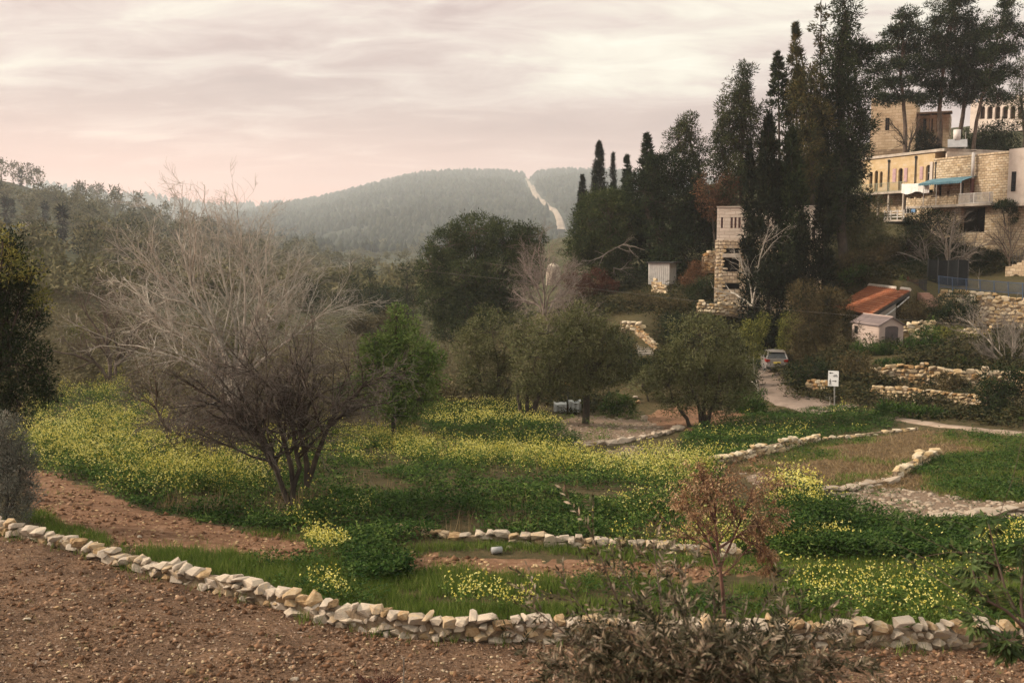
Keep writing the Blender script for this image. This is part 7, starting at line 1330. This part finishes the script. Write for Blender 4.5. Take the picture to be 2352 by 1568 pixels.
# undergrowth on the garden slope, the valley side and the left bank
R['slope'] = [(1180, 900), (1250, 800), (1300, 690), (1480, 660), (1560, 600), (1700, 560), (1960, 440), (2000, 560), (2200, 560), (2352, 590), (2352, 820), (2352, 990), (2270, 975), (2100, 955), (2000, 945), (1925, 925), (1830, 915), (1780, 870), (1745, 835), (1700, 930), (1500, 930), (1420, 950), (1300, 955)]
R['leftbank'] = [(-60, 980), (-60, 640), (150, 640), (400, 680), (650, 680), (950, 700), (1100, 760), (1230, 880), (1180, 930), (1000, 960), (900, 1000), (760, 985), (500, 1030), (420, 1020), (345, 940), (240, 875)]
def undergrowth():
    R['nosteps'] = [(1415, 725), (1515, 735), (1515, 830), (1455, 830)]; R['noscrub'] = [(1955, 656), (2110, 650), (2160, 640), (2420, 640), (2420, 760), (2150, 760), (2140, 800), (1950, 800)]; P, q = sample(['slope'], 8500, 8, ['noscrub', 'nosteps'], 200); k = fbm(P[:, 0]*.2, P[:, 1]*.2, 51, 3) > .31; k &= ~((P[:, 1] > 79) & (P[:, 1] < 92) & (q[:, 0] > 2150)); v, h = herbs(P[k], 24, .2, 1.35, .45, .26, .10, .3, 37.); stuff('slope_undergrowth', [v], foliage('slope_scrub', [(.011, .016, .008), (.027, .032, .014), (.052, .048, .021), (.090, .072, .033)]), 'dark scrub covering the garden slope', 'undergrowth')
    P, q = sample(['leftbank'], 3800, 8, None, 320); v, h = herbs(P, 24, .3, 2.2, .6, .32, .12, .12, 39.); tw = blades(P[::2], 10, 2.2, .03, .7, .45); stuff('valley_undergrowth', [v, tw], foliage('valley_scrub', [(.050, .044, .022), (.095, .082, .044), (.14, .118, .066), (.19, .16, .09)]), 'brown scrub of the valley side behind the bare trees', 'undergrowth')
undergrowth()
# ------------------------------------------------------------------ woods of the left hillside and the far hills
def proto(kind, i, n=34, per=9, ls=1.0):
    r = np.random.default_rng(40+i); hh = r.uniform(0, 1, n)
    if kind == 'pine': C = np.stack([r.normal(0, .17, n)*(1.2-hh*.5), r.normal(0, .17, n)*(1.2-hh*.5), .3+.66*hh], 1); cr = .12; L_, W_ = .10, .05
    elif kind == 'cypress': C = np.stack([r.normal(0, .05, n)*(1.05-hh), r.normal(0, .05, n)*(1.05-hh), .05+.92*hh], 1); cr = .06; L_, W_ = .12, .04
    else: C = r.normal(0, 1, (n, 3)); C = C/np.linalg.norm(C, axis=1)[:, None]*np.array((.42, .42, .34))*r.uniform(.5, 1, (n, 1))+np.array((0, 0, .52)); cr = .16; L_, W_ = .14, .07
    return clumps_to_leaves(C, cr, per, L_*ls, W_*ls, .3)
PR = {k: [proto(k, i) for i in range(4)] for k in ('pine', 'cypress', 'oak')}; PL = {k: [proto(k, i, 22, 8, 1.3) for i in range(4)] for k in ('pine', 'oak')}
def far_mesh(items):
    parts = []
    for kind, p, h, w, rz, tone in items:
        V, F, r = PL[kind][rng.integers(4)]; c, s = math.cos(rz), math.sin(rz); Q = V*np.array((w, w, h)); Q = np.stack([Q[:, 0]*c-Q[:, 1]*s, Q[:, 0]*s+Q[:, 1]*c, Q[:, 2]], 1)+p; parts.append((Q, F, np.clip(r*.5+tone, 0, 1)))
    return parts
def left_hill():
    M_l = foliage('left_hill_leaves', [(.034, .036, .017), (.085, .082, .038), (.145, .130, .064), (.21, .18, .095)], trans=.1); M_lc = foliage('left_hill_cypress', [(.006, .008, .007), (.012, .014, .010), (.020, .021, .014), (.03, .03, .02)], trans=0)
    meshes = {}
    for k in PR:
        meshes[k] = []
        for V, F, r in PR[k]: me = np_mesh(k+'_crown', V, F, rnd=r); me.materials.append(M_lc if k == 'cypress' else M_l); meshes[k].append(me)
    b = MB().tube([(0, 0, -.1), (0, 0, .55)], .022, .012, n=5); tm = bpy.data.meshes.new('trunk'); tm.from_pydata(b.v, [], b.f); tm.materials.append(bark('brown'))
    def tree(nm, lab, kind, p, h, w, grp):
        e = empty(nm, p, lab, 'tree', grp); rz = rng.uniform(0, 6)
        link('crown', random.choice(meshes[kind]), None, e, (0, 0, 0), (0, 0, rz), (w, w, h)); link('trunk', tm, None, e, (0, 0, 0), (0, 0, 0), (h, h, h))
    spec = [('cypress', 145, 560, 75, 300, 'tall dark cypress standing out on the left hillside'), ('cypress', 178, 585, 55, 250, 'smaller dark cypress beside the white hillside house'), ('cypress', 30, 505, 42, 330, 'dark cypress at the left edge of the hillside'), ('cypress', 105, 520, 50, 330, 'slim cypress between the two tall ones and the left edge'), ('cypress', 14, 520, 60, 320, 'leftmost dark cypress cut near the frame edge'),
            ('pine', 265, 500, 62, 420, 'layered pine on the left hill skyline'), ('pine', 318, 505, 55, 440, 'round headed pine right of the layered skyline pine'), ('pine', 190, 480, 55, 430, 'bushy pine on the left hill below the crest'), ('pine', 232, 480, 50, 460, 'pale pine behind the layered skyline pine'),
            ('pine', 88, 430, 52, 470, 'pine with flat crown at the right end of the left crest'), ('pine', 62, 425, 50, 470, 'second pine of the left crest'), ('pine', 30, 415, 46, 475, 'third pine of the left crest'), ('pine', 4, 412, 48, 475, 'pine on the left crest at the frame edge'), ('cypress', 48, 418, 38, 470, 'thin cypress between crest pines'),
            ('pine', 420, 535, 48, 480, 'pine on the slope behind the tall bare tree'), ('pine', 380, 525, 52, 450, 'pine left of the bare tree tips on the slope')]
    for kind, x, yb, hp, Y, lab in spec:
        p = hit1(x, yb, y0=110, y1=1500, n=260)
        if np.isnan(p[0]): Yq = 190+(Y-190)*1.75; p = at(x, yb, Yq); p[2] = ground(p[0], p[1])-.3
        h = px2m(hp, p[1])*1.12; tree('cypress_tree' if kind == 'cypress' else 'hillside_pine', lab, kind, p, h, h*(1.35 if kind == 'cypress' else .95), 'trees on the left hillside')
    def hides(x, y): return any(k == 'cypress' and abs(x-a) < 26 and -25 < y-b < 75 for k, a, b, *_ in spec)
    n = 0; tries = 0; its = []
    while n < 150 and tries < 9000:
        tries += 1; x = rng.uniform(-60, 720); y = rng.uniform(430, 640); q = hit1(x, y, y0=120, y1=1500, n=200)
        if np.isnan(q[0]) or q[1] > 1200 or hides(x, y): continue
        kind = 'pine' if rng.uniform() < .72 else 'oak'; h = (rng.uniform(6, 11) if kind == 'pine' else rng.uniform(4, 7))*np.interp(q[1], [200, 900], [1, 1.7]); tree('hillside_pine' if kind == 'pine' else 'hillside_oak', 'one of the hazy %s in the wood on the left hillside' % ('pines' if kind == 'pine' else 'oaks'), kind, q-np.array((0, 0, .3)), h, h*rng.uniform(.9, 1.25), 'hazy %s of the left hillside wood' % ('pines' if kind == 'pine' else 'oaks')); n += 1
    for _ in range(1350):
        x = rng.uniform(-150, 1050); y = rng.uniform(440, 700); q = hit1(x, y, y0=110, y1=1500, n=180)
        if np.isnan(q[0]) or q[1] > 1300 or hides(x, y): continue
        kind = 'pine' if rng.uniform() < .35 else 'oak'; h = rng.uniform(3.0, 7.5)*np.interp(q[1], [110, 250, 900], [.6, 1, 1.6]); its.append((kind, q-np.array((0, 0, .3)), h, h*rng.uniform(.95, 1.5), rng.uniform(0, 6), rng.uniform(.1, .5)))
    stuff('hillside_wood', far_mesh(its), M_l, 'wood and scrub covering the left hillside and valley floor', 'wood')
def hills():
    n = 12500; px = rng.uniform(480, 1900, n); Y = rng.uniform(1000, 3620, n); X = (px-PW/2)/FPX*Y; Z = ground(X, Y); k = (Z > -40); X, Y, Z = X[k], Y[k], Z[k]; fx = np.interp(Y, [700, 2000], [1289, 1213]);
    fb = np.array([hit1(a, b, y0=1000, y1=5000)[[0, 1]] for a, b in ((1214, 424), (1225, 440), (1252, 470), (1282, 497), (1289, 520))]); ordr = np.argsort(fb[:, 1]); cx = np.interp(Y, fb[ordr, 1], fb[ordr, 0]); k = (np.abs(X-cx) > 10+9*vnoise(Y/40, X*0, 3)) & (fbm(X/130, Y/130, 61, 3) > .22); X, Y, Z = X[k], Y[k], Z[k]; m = len(X)
    # crest trees
    cxp = rng.uniform(560, 1480, 900); cyr = rng.uniform(3560, 3620, 900); cX = (cxp-PW/2)/FPX*cyr; k = (np.abs(cxp-1213) > 9); cX, cyr = cX[k], cyr[k]; X = np.concatenate([X, cX]); Y = np.concatenate([Y, cyr]); Z = ground(X, Y); m = len(X)
    rp = rng.uniform(-100, 900, 1500); rY = rng.uniform(4300, 4720, 1500); X = np.concatenate([X, (rp-PW/2)/FPX*rY]); Y = np.concatenate([Y, rY]); Z = ground(X, Y); m = len(X)
    h = rng.uniform(9, 24, m)*np.where(Y > 4000, 1.2, 1.0)*np.interp(Y, [1000, 3000, 3550, 3560], [.6, 1, 1, 1.2]); w = h*rng.uniform(.5, .85, m)
    # each a small faceted crown: two stacked jittered pyramids
    a = np.arange(4)*2*math.pi/4; rings = []
    for zz, rr in ((.0, .34), (.30, .5), (.65, .36)):
        an = a[None]+rng.uniform(0, 1.2, (m, 1)); rad = w[:, None]*rr*rng.uniform(.65, 1.3, (m, 4)); rings.append(np.stack([X[:, None]+np.cos(an)*rad, Y[:, None]+np.sin(an)*rad, Z[:, None]+h[:, None]*(zz+rng.uniform(-.06, .06, (m, 4)))-.5], -1))
    top = np.stack([X+rng.normal(0, .3, m), Y, Z+h], -1)[:, None]; V = np.concatenate(rings+[top], 1); nv = V.shape[1]; base = (np.arange(m)*nv)[:, None]; F = []
    for r in range(2):
        for j in range(4): k2 = (j+1) % 4; F += [np.concatenate([base+r*4+j, base+r*4+k2, base+(r+1)*4+k2], 1), np.concatenate([base+r*4+j, base+(r+1)*4+k2, base+(r+1)*4+j], 1)]
    for j in range(4): F.append(np.concatenate([base+8+j, base+8+(j+1) % 4, base+12], 1))
    F = np.concatenate(F); me = np_mesh('far_woodland', V.reshape(-1, 3), F, rnd=np.repeat(rng.uniform(0, 1, m), nv)); tag(link('far_woodland', me, FOL['farw']), 'hazy pine woodland covering the far hills', 'wood', kind='stuff')
left_hill(); hills()
# ------------------------------------------------------------------ the valley haze
def haze():
    m, nt, N, L = new_mat('valley_haze'); v = N('ShaderNodeVolumePrincipled'); v.inputs['Color'].default_value = (.88, .94, 1.0, 1); v.inputs['Density'].default_value = HAZE; v.inputs['Anisotropy'].default_value = .1
    o = N('ShaderNodeOutputMaterial'); L(v.outputs[0], o.inputs['Volume']); b = MB(); b.hexa([(x, y, z) for z in (-90, 320) for x, y in ((-5000, -120), (5000, -120), (5000, 5250), (-5000, 5250))])
    tag(b.build('haze', m), 'thin pinkish haze filling the valley air', 'haze', kind='stuff')
HAZE = 0.00021
haze()
